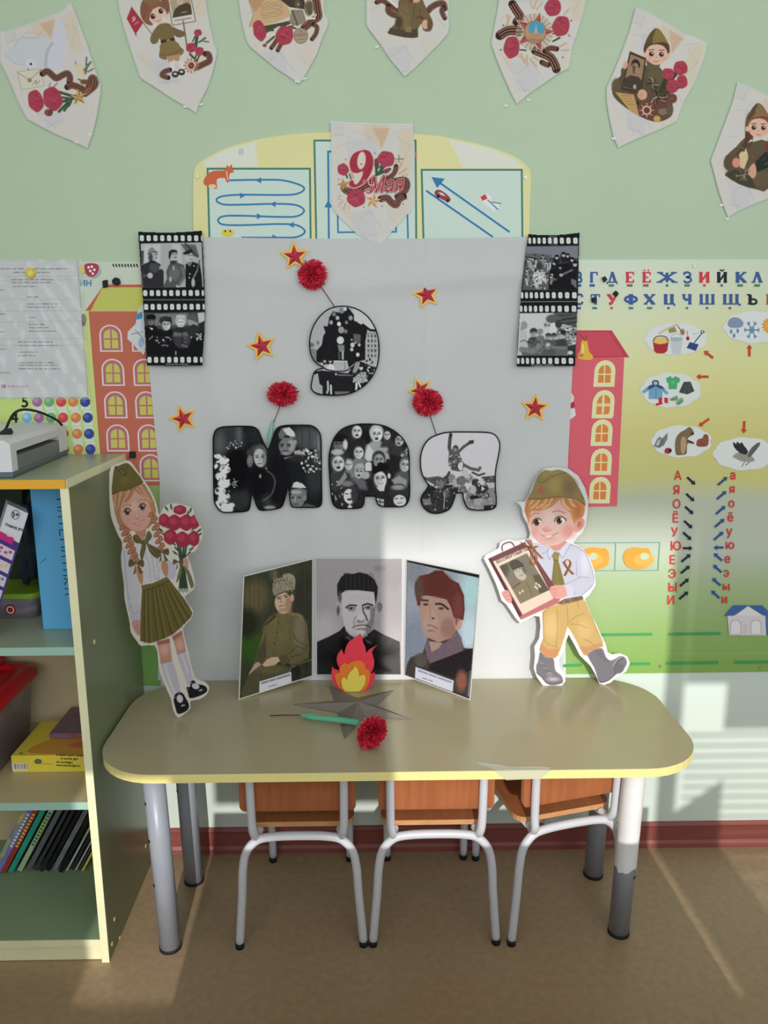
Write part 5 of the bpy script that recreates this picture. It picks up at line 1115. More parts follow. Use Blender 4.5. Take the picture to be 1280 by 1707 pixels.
# soldier
P.poly([(760, 150), (800, 85), (880, 75), (940, 140), (950, 190), (870, 210), (770, 200)], g3(105), soft=8); P.poly([(812, 95), (880, 80), (930, 130), (940, 175), (870, 180), (820, 120)], g3(205), soft=10); P.ell(850, 178, 34, 14, g3(40), soft=6)
P.ell(848, 285, 82, 92, g3(118), -.1, soft=12); P.ell(905, 270, 40, 70, g3(165), soft=20, a=.8); P.ell(940, 240, 18, 30, g3(150), soft=6)
for x in (800, 872): P.ell(x, 264, 22, 10, g3(45), soft=6); P.ell(x, 282, 20, 10, g3(80), soft=6)
P.line([(832, 262), (830, 305)], 8, g3(165), soft=6); P.line([(805, 332), (862, 328)], 9, g3(50), soft=6); P.ell(835, 360, 50, 14, g3(170), soft=12, a=.6)
P.poly([(930, 330), (990, 320), (1060, 375), (1000, 380), (930, 370)], g3(165), soft=10); P.line([(830, 410), (930, 385), (900, 405)], 12, g3(165), soft=8); P.ell(960, 410, 90, 40, g3(44), soft=30)
# man with garrison cap
P.poly([(905, 720), (925, 670), (960, 658), (1020, 680), (1060, 725), (990, 728)], g3(205), soft=8); P.poly([(900, 740), (1000, 728), (1065, 750), (1060, 850), (900, 830)], g3(110), soft=10); P.ell(960, 850, 80, 90, g3(120), soft=14); P.ell(950, 770, 60, 20, g3(165), soft=12)
for x in (915, 985): P.ell(x, 828, 22, 8, g3(50), soft=6)
P.line([(942, 820), (936, 870)], 10, g3(175), soft=8); P.line([(910, 900), (975, 898)], 9, g3(55), soft=6); P.ell(1045, 830, 16, 34, g3(130), soft=6); P.poly([(990, 935), (1060, 890), (1180, 925), (1180, 945)], g3(85), soft=10)
P.ell(670, 935, 60, 22, g3(140), soft=12); P.grain(3, 2, 3)
letter('photo_letter', 'letter M cut from a dark black and white photo, leftmost in the bottom word', o_, 345, 700, 6.4, P)
# А
o_ = sm([(58, 560), (62, 460), (90, 340), (135, 230), (220, 130), (330, 75), (460, 50), (620, 48), (760, 62), (880, 105), (980, 170), (1060, 250), (1120, 360), (1142, 470), (1146, 700), (1150, 950), (1140, 1060), (1105, 1130), (1045, 1162), (900, 1165), (770, 1162), (715, 1130), (688, 1075), (680, 1030), (610, 1026), (548, 1030), (542, 1095), (525, 1150), (470, 1184), (330, 1190), (200, 1188), (135, 1150), (100, 1080), (78, 900), (65, 720)], 4)
P = Pic((546, 704, 685, 850), .8, 540, 700, 8, (40, 40, 44))
P.ell(560, 250, 60, 120, g3(28), soft=20); P.ell(920, 600, 130, 250, g3(36), soft=40); P.ell(600, 900, 130, 130, g3(36), soft=30)
face(P, 440, 150, 82, 220, 30, mouth='o', body=40); face(P, 700, 190, 92, 225, 190, mouth='o', body=170, dirn=.2); P.poly([(560, 420), (600, 330), (690, 280), (820, 300), (870, 420), (820, 560), (560, 540)], g3(160), soft=20); P.poly([(560, 420), (600, 330), (660, 420), (620, 560), (560, 540)], g3(205), soft=16)
face(P, 845, 200, 55, 200, 40, dirn=-.5); face(P, 1010, 270, 70, 185, 35, rot=.3, mouth='o'); face(P, 210, 320, 88, 120, 26, hat='cap', dirn=-1); P.ell(285, 330, 30, 70, g3(205), soft=18)
face(P, 465, 430, 78, 215, 45, mouth='s', body=120); face(P, 330, 600, 60, 205, 150, dirn=-.4); face(P, 190, 570, 100, 210, 60, mouth='o', body=60, rot=-.05); P.ell(180, 430, 85, 40, g3(180), soft=20)
face(P, 730, 530, 85, 165, 50, dirn=.3); face(P, 470, 690, 78, 205, 110, hat='pilotka', mouth='o', rot=.1); P.ell(550, 740, 60, 50, g3(170), soft=18); face(P, 1085, 600, 80, 195, 90, mouth='s', rot=.15, dirn=-.3); speckle(P, 1020, 380, 1120, 480, 12, 10, 26, (150, 190, 90), 3)
P.poly([(900, 800), (1000, 740), (1100, 800), (1110, 900), (950, 880)], g3(150), soft=25)
face(P, 750, 780, 105, 215, 24, rot=-.12, mouth='s', body=40); P.poly([(640, 700), (660, 600), (760, 560), (870, 610), (860, 670), (760, 680), (680, 720)], g3(22), soft=8); P.poly(star_pts(692, 596, 30, 13, 0), g3(150)); P.ell(868, 745, 20, 35, g3(205), soft=6); P.poly([(700, 900), (820, 850), (800, 950), (740, 950)], g3(205), soft=10)
P.ell(330, 950, 140, 150, g3(48), soft=20); P.ell(310, 850, 80, 40, g3(125), soft=30); P.ell(340, 1020, 78, 100, g3(214), -.1, soft=12); P.ell(400, 1000, 40, 110, g3(60), soft=20)
for x, y in ((300, 985), (365, 980)): P.ell(x, y, 20, 8, g3(50), soft=6)
P.line([(330, 985), (322, 1025)], 8, g3(150), soft=6); P.poly([(300, 1052), (380, 1040), (350, 1075), (320, 1075)], g3(40), soft=5); P.poly([(310, 1170), (340, 1120), (380, 1160), (350, 1190)], g3(200), soft=6)
P.ell(1000, 960, 130, 110, g3(50), soft=15); P.ell(990, 900, 90, 34, g3(150), soft=25); P.ell(1010, 1075, 85, 75, g3(205), .2, soft=10)
for x, y in ((965, 1050), (1035, 1045)): P.ell(x, y, 20, 7, g3(55), soft=5)
P.line([(980, 1110), (1040, 1105)], 9, g3(60), soft=6)
P.poly([(695, 1040), (800, 1060), (795, 1150), (720, 1130)], g3(175), soft=6); P.line([(700, 1080), (790, 1100)], 14, g3(40)); P.line([(750, 1020), (745, 1140)], 10, g3(40))
speckle(P, 80, 820, 260, 1160, 26, 8, 26, (30, 150, 60, 190), 9); P.poly([(160, 880), (280, 690), (310, 760), (210, 880)], g3(140), soft=12); P.grain(3, 2, 5)
letter('photo_letter', 'letter A cut from a crowd photo of laughing faces, mid word', o_, 540, 700, 8, P, [[(548, 680), (546, 600), (562, 565), (600, 558), (632, 575), (636, 680)]])
# Я
o_ = sm([(310, 112), (400, 85), (520, 74), (760, 74), (960, 78), (1050, 95), (1110, 140), (1148, 220), (1150, 300), (1130, 420), (1105, 540), (1092, 660), (1092, 820), (1105, 960), (1102, 1060), (1070, 1105), (1000, 1125), (860, 1132), (750, 1120), (700, 1090), (665, 1020), (648, 950), (640, 905), (565, 905), (552, 950), (520, 1040), (480, 1110), (400, 1155), (290, 1175), (190, 1150), (115, 1080), (85, 1000), (100, 930), (150, 860), (185, 800), (160, 750), (110, 670), (82, 560), (78, 440), (100, 320), (150, 220), (225, 150)], 4)
P = Pic((698, 717, 836, 858), .8, 690, 710, 8, (206, 202, 208))
P.poly([(60, 650), (180, 690), (320, 670), (420, 700), (420, 800), (60, 800)], g3(85), soft=14); P.poly([(900, 680), (1100, 660), (1110, 760), (900, 760)], g3(80), soft=12); P.poly([(880, 770), (1120, 750), (1130, 860), (900, 850)], g3(190), soft=8); P.poly([(700, 850), (1130, 820), (1130, 1150), (650, 1150)], g3(135), soft=18); P.poly([(60, 800), (600, 780), (560, 1180), (60, 1180)], g3(48), soft=14)
D = g3(52)
P.line([(490, 115), (478, 190), (470, 290), (500, 390)], 46, g3(74), soft=6); P.ell(488, 130, 20, 24, g3(50), soft=5); P.line([(600, 340), (660, 280), (720, 240)], 38, g3(84), soft=6); P.poly([(715, 230), (735, 195), (800, 185), (795, 235), (735, 248)], g3(62), soft=4)
P.poly([(470, 300), (600, 340), (640, 480), (700, 520), (600, 610), (500, 590), (455, 480)], g3(92), soft=10); P.ell(555, 300, 38, 44, g3(70), soft=6); P.ell(550, 318, 24, 24, g3(140), soft=8); speckle(P, 465, 380, 630, 580, 40, 6, 18, (40, 180, 60, 210, 110), 3)
P.line([(660, 520), (760, 570), (860, 590), (880, 560)], 40, g3(92), soft=10); P.line([(780, 620), (860, 660), (940, 635)], 26, g3(70), soft=6)
for x, y, t in ((440, 720, 60), (350, 780, 120), (500, 700, 130), (640, 730, 96), (740, 700, 150), (820, 760, 60), (680, 640, 190), (560, 760, 170), (300, 900, 60), (430, 900, 90), (230, 860, 40), (850, 850, 58), (940, 830, 80), (780, 850, 180), (650, 850, 110), (900, 760, 200), (760, 960, 120), (850, 1000, 160), (950, 930, 100)): P.ell(x, y, 52, 60, g3(t), soft=14)
P.line([(470, 620), (430, 700)], 34, g3(64), soft=6); P.line([(700, 600), (735, 700)], 26, g3(190), soft=6)
P.poly([(880, 780), (1000, 830), (930, 900), (860, 890)], g3(46), soft=5); P.poly([(900, 800), (950, 840), (900, 870)], g3(200), soft=5); P.ell(630, 730, 68, 62, g3(112), soft=6); P.poly([(740, 940), (880, 920), (900, 960), (760, 980)], g3(30), soft=5); P.poly([(110, 970), (220, 980), (230, 1050), (130, 1060)], g3(120), soft=8); P.line([(410, 880), (398, 1100)], 12, g3(170), soft=4); P.ell(260, 1090, 50, 60, g3(60), soft=8); P.line([(170, 740), (300, 820)], 26, g3(200), soft=6)
P.poly([(740, 1050), (920, 1060), (900, 1130), (760, 1120)], g3(140), soft=10); P.poly([(930, 1060), (1100, 1050), (1100, 1130), (930, 1130)], g3(40), soft=6)
speckle(P, 120, 680, 1080, 1120, 150, 5, 16, (30, 60, 110, 190, 215, 50), 12, a=.75); P.grain(2, 2, 6)
letter('photo_letter', 'rightmost photo letter, a soldier tossed up against a pale sky', o_, 690, 710, 8, P, [sm([(588, 560), (586, 520), (610, 485), (650, 484), (652, 540), (640, 592), (610, 592)], 2)])
# 9
o_ = sm([(300, 900), (230, 860), (165, 790), (128, 690), (120, 560), (140, 430), (190, 310), (270, 200), (370, 120), (480, 82), (590, 76), (700, 92), (820, 145), (920, 230), (1000, 350), (1045, 480), (1062, 620), (1058, 760), (1030, 900), (960, 1040), (860, 1150), (740, 1225), (640, 1262), (500, 1280), (360, 1278), (240, 1265), (165, 1220), (140, 1160), (150, 1080), (175, 980), (215, 930), (260, 912)], 4)
P = Pic((513, 508, 635, 662), .8, 500, 500, 8, (172, 170, 176))
P.poly([(700, 90), (1060, 90), (1060, 440), (900, 400), (720, 260)], g3(196), soft=20); P.poly([(870, 420), (1070, 400), (1070, 900), (860, 900)], g3(175), soft=6)
for j in range(5):
    for i in range(4): P.poly([(900+i*46, 460+j*66), (924+i*46, 460+j*66), (924+i*46, 500+j*66), (900+i*46, 500+j*66)], g3(80 if (i+j) % 3 else 110), soft=3)
P.line([(870, 445), (1060, 440)], 8, g3(90)); P.line([(870, 660), (1060, 660)], 5, g3(90))
P.poly([(215, 820), (220, 680), (290, 600), (310, 480), (340, 430), (310, 350), (370, 350), (390, 230), (440, 150), (520, 170), (560, 110), (640, 100), (720, 200), (720, 280), (840, 340), (900, 380), (870, 560), (870, 800), (760, 820), (660, 900), (400, 900)], g3(30), soft=8)
P.poly([(120, 640), (220, 660), (215, 810), (150, 780)], g3(130), soft=8); P.ell(150, 600, 40, 30, g3(110), soft=14); P.ell(238, 572, 20, 28, g3(120), soft=5)
for x, y, r, t in ((455, 190, 26, 120), (555, 140, 36, 130), (600, 120, 24, 200), (500, 240, 24, 180), (415, 300, 24, 165), (550, 400, 40, 150), (520, 320, 26, 220), (675, 240, 28, 150), (620, 300, 20, 130), (838, 300, 26, 190), (700, 600, 28, 200), (690, 660, 22, 190), (740, 560, 22, 170), (790, 600, 18, 190), (770, 730, 24, 205), (610, 420, 24, 120), (690, 530, 12, 180)): P.ell(x, y, r, r*1.15, g3(t), soft=8)
P.poly([(710, 450), (810, 460), (805, 580), (720, 560)], g3(96), soft=6); P.line([(840, 330), (930, 400), (1000, 410)], 30, g3(28), soft=5); P.line([(700, 290), (760, 300)], 20, g3(30), soft=4)
P.poly([(500, 600), (590, 600), (590, 690), (520, 690)], g3(130), soft=12); P.line([(520, 700), (525, 790)], 24, g3(80), soft=6); P.line([(570, 690), (570, 785)], 26, g3(180), soft=6)
P.poly([(450, 810), (630, 815), (650, 900), (600, 925), (480, 930), (430, 900)], g3(176), soft=4); P.line([(455, 815), (630, 818)], 10, g3(220)); P.line([(595, 825), (600, 925)], 5, g3(50)); P.poly([(350, 900), (390, 850), (440, 860), (470, 930), (380, 930)], g3(215), soft=6)
for x, y in ((290, 840), (330, 810), (405, 815), (350, 860)): P.ell(x, y, 20, 26, g3(190), soft=5); P.ell(x, y-14, 20, 14, g3(40), soft=4)
P.poly([(180, 960), (280, 940), (640, 980), (760, 800), (1000, 900), (900, 1150), (700, 1260), (180, 1280)], g3(34), soft=6); P.poly([(175, 1000), (240, 980), (260, 1120), (300, 1150), (300, 1260), (170, 1220)], g3(168), soft=6)
P.poly([(740, 830), (800, 820), (790, 900), (740, 980), (700, 960)], g3(150), soft=6); P.poly([(500, 990), (680, 1000), (690, 1014), (510, 1010)], g3(120), soft=3); P.line([(370, 1090), (375, 1200), (360, 1240)], 24, g3(190), soft=5); P.line([(412, 1140), (415, 1250)], 24, g3(200), soft=5); P.ell(480, 990, 12, 18, g3(190), soft=4)
P.poly([(720, 1040), (800, 960), (880, 960), (890, 1060), (920, 1080), (830, 1110), (700, 1090)], g3(165), soft=8); P.ell(815, 905, 26, 32, g3(195), soft=6); P.ell(815, 880, 28, 16, g3(40), soft=5); P.line([(755, 1110), (750, 1200)], 28, g3(215), soft=5); P.line([(780, 1100), (810, 1170)], 24, g3(210), soft=5); speckle(P, 700, 960, 900, 1100, 30, 6, 14, (60, 200, 120), 4); P.poly([(460, 1220), (660, 1220), (660, 1260), (480, 1290)], g3(110), soft=8)
speckle(P, 880, 780, 1040, 960, 30, 8, 20, (60, 190, 215, 40), 6); P.line([(920, 980), (970, 975)], 12, g3(180), soft=4)
P.line(sm([(285, 895), (380, 935), (500, 955), (620, 940), (720, 880)], 4, False), 15, g3(18)); P.grain(3, 2, 8)
letter('photo_numeral', 'numeral nine cut from a photo of people on a monument', o_, 500, 500, 8, P, [ellpts(538, 538, 48, 52)])

# ------------------------------------------------------------------ film strips
def strip(ox, oy, k, label, corners, rows, painter, tilt, seam, textat, edge=None, white=False):
    P = Pic((ox+3, oy+3, ox+117, oy+237), .8, ox, oy, k, (26, 28, 31))
    painter(P)
    for y, xs, hh in rows:
        for x0, x1, dy in xs:
            P.poly(sm([(x0+4, y+dy), (x1-4, y+dy), (x1+2, y+dy+hh*.5), (x1-2, y+dy+hh), (x0+5, y+dy+hh), (x0, y+dy+hh*.5)], 3), (212, 212, 210), soft=5); P.ell((x0+x1)/2, y+dy+hh*.5, (x1-x0)*.2, hh*.25, (190, 190, 190), soft=6)
    P.line(seam, 9, (130, 132, 135), soft=3)
    P.text('ПРАЗДНИК ПОБЕДЫ', *textat, 26, (215, 215, 215), rot=tilt, sxx=1.0)
    th = thing('film_strip', tuple(wall(ox+60, oy+10, .02)), label, 'photo strip', 'film strip prints at the cloth corners')
    outl = Cx(corners, ox, oy, k); x0 = min(p[0] for p in outl); x1 = max(p[0] for p in outl); y0 = min(p[1] for p in outl); y1 = max(p[1] for p in outl)
    def curl(Q, X, Y, extra=0.0):
        u = np.clip((X-x0)/(x1-x0), 0, 1); v_ = np.clip((Y-y0)/(y1-y0), 0, 1)
        off = .008*(2*u-1)**2*(.4+.6*v_)+.007*v_**2+extra
        Q = Q.copy(); cam_ = CAM; d = Q-cam_; t = (off)/np.abs(d[..., 1]); return Q-d*t[..., None]
    P.mesh('photo_print', (0, -.0175, 0), WN, PD, th, mask=outl, shape=curl)
    # paper back: same curl, a hair behind
    n = 24; V = []; A_ = np.array(outl)
    P2 = Pic((x0-2, y0-2, x1+2, y1+2), 3, ox, oy, k, (200, 200, 200) if white else (60, 60, 62)); P2.mesh('paper_back', (0, -.0168, 0), WN, PM, th, mask=outl, shape=curl)
def sp_rows(y, n, x0, dx, w_, dy=0.0): return [(x0+i*dx, x0+i*dx+w_*(1 if i < n-1 else .55), dy*i) for i in range(n)]
def paintL(P):
    P.poly([(66, 190), (90, 184), (790, 172), (812, 700), (90, 706)], g3(168), soft=3); P.poly([(100, 200), (300, 190), (300, 420), (110, 420)], g3(190), soft=30); P.poly([(440, 190), (540, 190), (560, 420), (420, 420)], g3(186), soft=20)
    P.poly([(540, 190), (720, 200), (760, 340), (640, 330)], g3(96), soft=14); P.line([(600, 190), (740, 340)], 24, g3(70), soft=6); P.poly([(70, 270), (105, 270), (100, 430), (78, 430)], g3(70), soft=5)
    P.poly([(78, 440), (170, 400), (230, 390), (300, 430), (340, 520), (340, 706), (95, 706)], g3(48), soft=8); P.ell(230, 470, 60, 60, g3(74), soft=30); P.line([(90, 570), (180, 560)], 30, g3(82), soft=8); P.ell(180, 565, 32, 34, g3(180), soft=8)
    P.ell(215, 325, 56, 66, g3(170), soft=8); P.ell(185, 350, 26, 50, g3(70), soft=16); P.poly([(148, 312), (160, 260), (200, 222), (250, 268), (272, 290), (200, 290)], g3(130), soft=5); P.line([(150, 310), (205, 285), (270, 290)], 8, g3(50)); P.line([(235, 312), (262, 314)], 9, g3(45), soft=3); P.line([(238, 358), (260, 356)], 7, g3(60), soft=3); P.poly([(160, 400), (200, 380), (250, 400), (230, 420)], g3(40), soft=6)
    for i in range(6): P.ell(295+(i % 3)*12, 460+(i//3)*22, 7, 8, g3(200), soft=3)
    P.poly([(370, 520), (400, 440), (440, 410), (500, 410), (580, 440), (610, 560), (560, 640), (500, 706), (330, 706), (380, 600)], g3(84), soft=8); P.ell(470, 540, 60, 80, g3(105), soft=40); P.ell(455, 320, 55, 66, g3(175), soft=8); P.poly([(398, 340), (400, 280), (440, 254), (490, 262), (510, 290), (440, 292), (420, 350), (410, 385)], g3(45), soft=6); [P.ell(x, 305, 11, 6, g3(45), soft=3) for x in (452, 490)]; P.line([(462, 350), (492, 350)], 8, g3(60), soft=3); P.line([(472, 310), (476, 335)], 6, g3(120), soft=3); P.poly([(410, 395), (450, 385), (510, 390), (470, 430), (420, 425)], g3(58), soft=5); P.ell(458, 462, 9, 10, g3(200)); P.ell(458, 490, 9, 10, g3(200)); P.ell(515, 690, 30, 16, g3(190), soft=5); P.line([(560, 470), (590, 580), (520, 680)], 30, g3(112), soft=12); P.ell(420, 610, 16, 34, g3(170), soft=6)
    P.poly([(600, 430), (680, 400), (770, 430), (790, 560), (800, 706), (600, 706)], g3(30), soft=6); P.ell(640, 345, 48, 58, g3(180), soft=8); P.poly([(560, 305), (600, 275), (670, 245), (690, 275), (640, 310), (590, 318)], g3(38), soft=4); P.line([(625, 325), (680, 322)], 7, g3(55), soft=3); P.line([(648, 372), (676, 370)], 6, g3(70), soft=3); P.poly([(610, 420), (640, 400), (680, 410), (650, 460)], g3(120), soft=8); P.line([(765, 390), (740, 500), (685, 610)], 18, g3(120), soft=4); P.line([(770, 380), (745, 490)], 6, g3(40)); P.ell(690, 650, 22, 50, g3(170), soft=8); [P.ell(x, y, 8, 10, g3(190), soft=3) for x, y in ((700, 450), (650, 545), (645, 590))]
    P.poly([(110, 1000), (300, 1008), (824, 990), (830, 1500), (130, 1520)], g3(70), soft=4); P.poly([(230, 1020), (620, 1010), (640, 1150), (240, 1160)], g3(120), soft=20)
    for i in range(34): x = 250+i*12; P.line([(x, 1015), (x+((i*37) % 22)-10, 1150)], 4, g3(50 if i % 2 else 170), soft=3)
    P.poly([(740, 1010), (825, 1000), (826, 1100), (760, 1130)], g3(190), soft=10); P.poly([(120, 1200), (830, 1200), (830, 1520), (130, 1520)], g3(24), soft=30)
    face(P, 190, 1100, 48, 120, 22, hat='cap', body=22, dirn=.3); face(P, 372, 1145, 62, 205, 38, mouth='s', body=24); P.poly([(285, 1110), (300, 1060), (370, 1045), (430, 1060), (440, 1110), (430, 1120), (340, 1105), (300, 1130)], g3(52), soft=6); P.line([(320, 1105), (420, 1100)], 6, g3(25))
    P.ell(560, 1300, 110, 130, g3(58), soft=12); face(P, 542, 1118, 56, 205, 120, hat='scarf', rot=0); P.ell(545, 1050, 60, 20, g3(190), soft=8); P.ell(545, 1210, 90, 34, g3(46), soft=10); P.line([(560, 1200), (565, 1400)], 8, g3(25)); [P.line([(580, y), (620, y+6)], 14, g3(96), soft=4) for y in (1240, 1275, 1310, 1350)]; P.line([(560, 1390), (620, 1410)], 20, g3(110), soft=10)
    P.ell(690, 1110, 62, 66, g3(150), soft=10); P.poly([(620, 1080), (640, 1030), (700, 1015), (750, 1060), (745, 1130), (690, 1100)], g3(88), soft=6); P.poly([(600, 1180), (700, 1140), (780, 1200), (720, 1300), (640, 1300)], g3(50), soft=8); P.ell(800, 1180, 40, 60, g3(42), soft=8)
    speckle(P, 250, 1290, 460, 1400, 22, 7, 14, (190, 140, 60), 7); speckle(P, 725, 1255, 790, 1330, 18, 8, 12, (200, 170), 8); P.line([(170, 1320), (210, 1285)], 12, g3(130), soft=5); P.poly([(655, 1290), (680, 1290), (668, 1308)], g3(210)); P.line([(484, 1465), (484, 1500)], 12, g3(180), soft=4); P.poly([(165, 1180), (215, 1190), (205, 1215)], g3(210), soft=4)
rowsL = [(90, sp_rows(0, 10, 58, 80.5, 46, .1), 62), (742, sp_rows(0, 10, 98, 77, 46, -.2), 62), (906, sp_rows(0, 10, 108, 77, 46, -.2), 62), (1534, sp_rows(0, 9, 148, 78, 46, -.2), 62)]
strip(225, 380, 7.117, 'left film strip print of soldiers and smiling people at the cloth corner', [(36, 42), (250, 50), (480, 50), (640, 42), (795, 30), (812, 300), (828, 700), (834, 1000), (826, 1250), (806, 1500), (802, 1636), (500, 1640), (140, 1636), (118, 1300), (92, 860), (62, 450)], rowsL, paintL, 0, [(88, 852), (830, 852)], (365, 1628))
def paintR(P):
    P.poly([(160, 218), (775, 210), (765, 740), (115, 735)], g3(66), soft=3); P.poly([(160, 220), (775, 212), (770, 360), (150, 350)], (120, 124, 134), soft=16); P.poly([(150, 300), (450, 320), (430, 735), (115, 735)], g3(92), soft=30); P.poly([(440, 440), (760, 400), (765, 740), (420, 735)], g3(28), soft=20)
    r_ = random.Random(31)
    for i in range(34): x, y = r_.uniform(150, 470), r_.uniform(330, 620); P.ell(x, y, 14, 18, g3(r_.choice((150, 190, 210, 120))), soft=5); P.ell(x, y-14, 15, 9, g3(30), soft=4); P.line([(x, y+18), (x+r_.uniform(-14, 14), y+80)], r_.uniform(12, 26), g3(r_.choice((40, 80, 190, 140))), soft=7)
    for x, y, r in ((600, 320, 26), (648, 330, 22), (490, 415, 26), (520, 350, 24), (700, 380, 24), (735, 430, 30), (560, 470, 18)): P.ell(x, y+r, r*1.5, r*2.4, g3(34), soft=8); P.ell(x, y, r*.8, r, g3(175), soft=6); P.ell(x, y-r*.7, r, r*.5, g3(22), soft=4)
    P.poly([(230, 560), (290, 500), (360, 500), (390, 580), (400, 670), (350, 620), (330, 720), (270, 720), (250, 660)], g3(190), soft=10); P.ell(310, 450, 34, 40, g3(60), soft=8); speckle(P, 200, 500, 420, 720, 60, 6, 16, (60, 220, 150, 40), 14); P.line([(570, 560), (700, 500)], 22, g3(110), soft=8); P.ell(570, 560, 22, 18, g3(170), soft=6); P.poly([(690, 600), (750, 620), (755, 720), (690, 660)], g3(110), soft=10); P.ell(480, 610, 40, 16, g3(100), soft=14)
    P.poly([(80, 1012), (500, 1008), (760, 1012), (740, 1512), (52, 1512)], g3(196), soft=3); P.poly([(480, 1010), (760, 1012), (750, 1180), (560, 1130)], g3(70), soft=16)
    for i in range(6): P.line([(520, 1070+i*26), (755, 1040+i*26)], 7, g3(40 if i % 2 else 110), soft=4)
    P.ell(480, 1080, 90, 55, g3(92), soft=16); P.poly([(420, 1140), (500, 1120), (520, 1230), (440, 1240)], g3(205), soft=12); P.ell(385, 1150, 20, 24, g3(120), soft=6); P.ell(425, 1155, 16, 18, g3(120), soft=6); P.ell(540, 1140, 40, 50, g3(60), soft=10)
    P.poly([(80, 1220), (110, 1190), (160, 1230), (180, 1400), (150, 1512), (60, 1500)], g3(182), soft=10); P.poly([(85, 1210), (100, 1120), (140, 1100), (172, 1140), (165, 1190), (110, 1215)], g3(146), soft=6); P.line([(90, 1350), (130, 1330), (180, 1360)], 10, g3(70), soft=6)
    P.poly([(170, 1340), (260, 1290), (340, 1310), (360, 1512), (110, 1512), (90, 1440), (180, 1440)], g3(96), soft=8); P.line([(100, 1440), (250, 1460), (310, 1400)], 60, g3(122), soft=14); face(P, 245, 1245, 42, 170, 60, hat='helmet', dirn=-.4); face(P, 325, 1240, 32, 160, 130, hat='helmet')
    for x, y, b in ((420, 1290, 70), (485, 1290, 80), (640, 1270, 110)): face(P, x, y, 32, 170, 60, hat='helmet' if x < 600 else None, body=b)
    P.poly([(350, 1330), (540, 1330), (560, 1512), (350, 1512)], g3(86), soft=12); P.ell(415, 1400, 40, 40, g3(130), soft=14); P.ell(415, 1385, 22, 20, g3(190), soft=6)
    P.poly([(500, 1400), (560, 1320), (640, 1300), (660, 1400), (640, 1512), (500, 1512)], g3(100), soft=8); P.line([(480, 1410), (620, 1420)], 46, g3(118), soft=12); face(P, 565, 1265, 46, 185, 50, dirn=-.8); P.ell(595, 1235, 34, 30, g3(48), soft=8); P.ell(715, 1260, 30, 60, g3(130), soft=12); P.poly([(650, 1400), (745, 1380), (740, 1512), (650, 1512)], g3(52), soft=10); speckle(P, 640, 1180, 745, 1350, 26, 8, 18, (60, 190, 120), 21); P.ell(680, 1480, 30, 24, g3(200), soft=8); speckle(P, 180, 1300, 520, 1500, 50, 6, 18, (60, 130, 90, 150), 22, a=.5)
    P.poly([(425, 80), (520, 84), (530, 205), (440, 205)], (150, 152, 155), soft=10, a=.35)
def rr_(x0, w0, n, end): 
    o = []; x = x0; tot = sum(.62+.05*i for i in range(n)); sc = (end-x0)/tot
    for i in range(n): s_ = (.62+.05*i)*sc; o.append((x, x+s_*.58, 0)); x += s_
    return o
rowsR = [(118, rr_(183, 30, 9, 800), 66), (766, rr_(92, 30, 10, 790), 66), (926, rr_(80, 30, 10, 785), 66), (1545, rr_(46, 30, 10, 750), 64)]
strip(855, 380, 7.117, 'right film strip print of a crowd and helmeted soldiers at the cloth corner', [(180, 68), (300, 80), (450, 84), (620, 74), (792, 52), (785, 300), (776, 700), (768, 950), (755, 1300), (738, 1644), (400, 1640), (40, 1650), (52, 1300), (76, 1000), (100, 700), (140, 350)], rowsR, paintR, -.02, [(82, 876), (770, 872)], (210, 1638), white=True)

# ------------------------------------------------------------------ three portraits standing like a folding screen
def vplane(a, b):
    A_ = np.array(hz(*a, TH)); B_ = np.array(hz(*b, TH)); A_[1] = min(A_[1], -.0175); B_[1] = min(B_[1], -.0175); d = B_-A_; n = np.array([-d[1], d[0], 0.0]); n /= np.linalg.norm(n)
    if n[1] < 0: n = -n
    return A_, n
def portrait(name, label, outl, pl, P, tag_=None):
    p0, n = pl; th = thing(name, (p0[0], p0[1], TH), label, 'portrait', 'portraits standing in a folding row')
    card('board', outl, p0, n, M_paper, th, .0016); P.mesh('photo_print', np.array(p0)-n*.0006, n, PG, th, mask=outl); return th
# left: seated soldier in a fur hat
k = 6.969; P = Pic((396, 930, 524, 1168), .8, 395, 925, k, (52, 56, 42))
P.ell(220, 480, 150, 190, (96, 86, 62), soft=120); P.ell(560, 200, 160, 120, (62, 62, 52), soft=90); P.ell(180, 1050, 160, 200, (50, 78, 30), soft=120); P.ell(120, 800, 120, 160, (32, 38, 26), soft=90); P.ell(780, 500, 130, 260, (48, 46, 44), soft=90); P.ell(430, 220, 40, 60, (96, 100, 78), soft=50)
for i in range(14): P.line([(140+i*55, 150-i*4), (150+i*52, 620)], 10, (44+(i*17) % 30, 46+(i*17) % 26, 38), soft=20, a=.5)
P.poly([(310, 800), (360, 740), (450, 690), (560, 670), (640, 660), (760, 700), (815, 800), (840, 1080), (830, 1200), (640, 1270), (330, 1220), (290, 1280), (200, 1260), (250, 1060), (300, 900)], (98, 92, 62), soft=8)
P.ell(480, 900, 130, 200, (108, 98, 64), soft=70); P.ell(720, 900, 70, 200, (116, 108, 88), soft=40); P.poly([(330, 900), (310, 1000), (250, 1080), (210, 1240), (290, 1270), (340, 1180)], (74, 70, 52), soft=18); P.line([(330, 810), (440, 715)], 26, (62, 56, 42), soft=8); P.line(sm([(640, 690), (720, 700), (760, 760)], 3, False), 24, (128, 112, 84), soft=10)
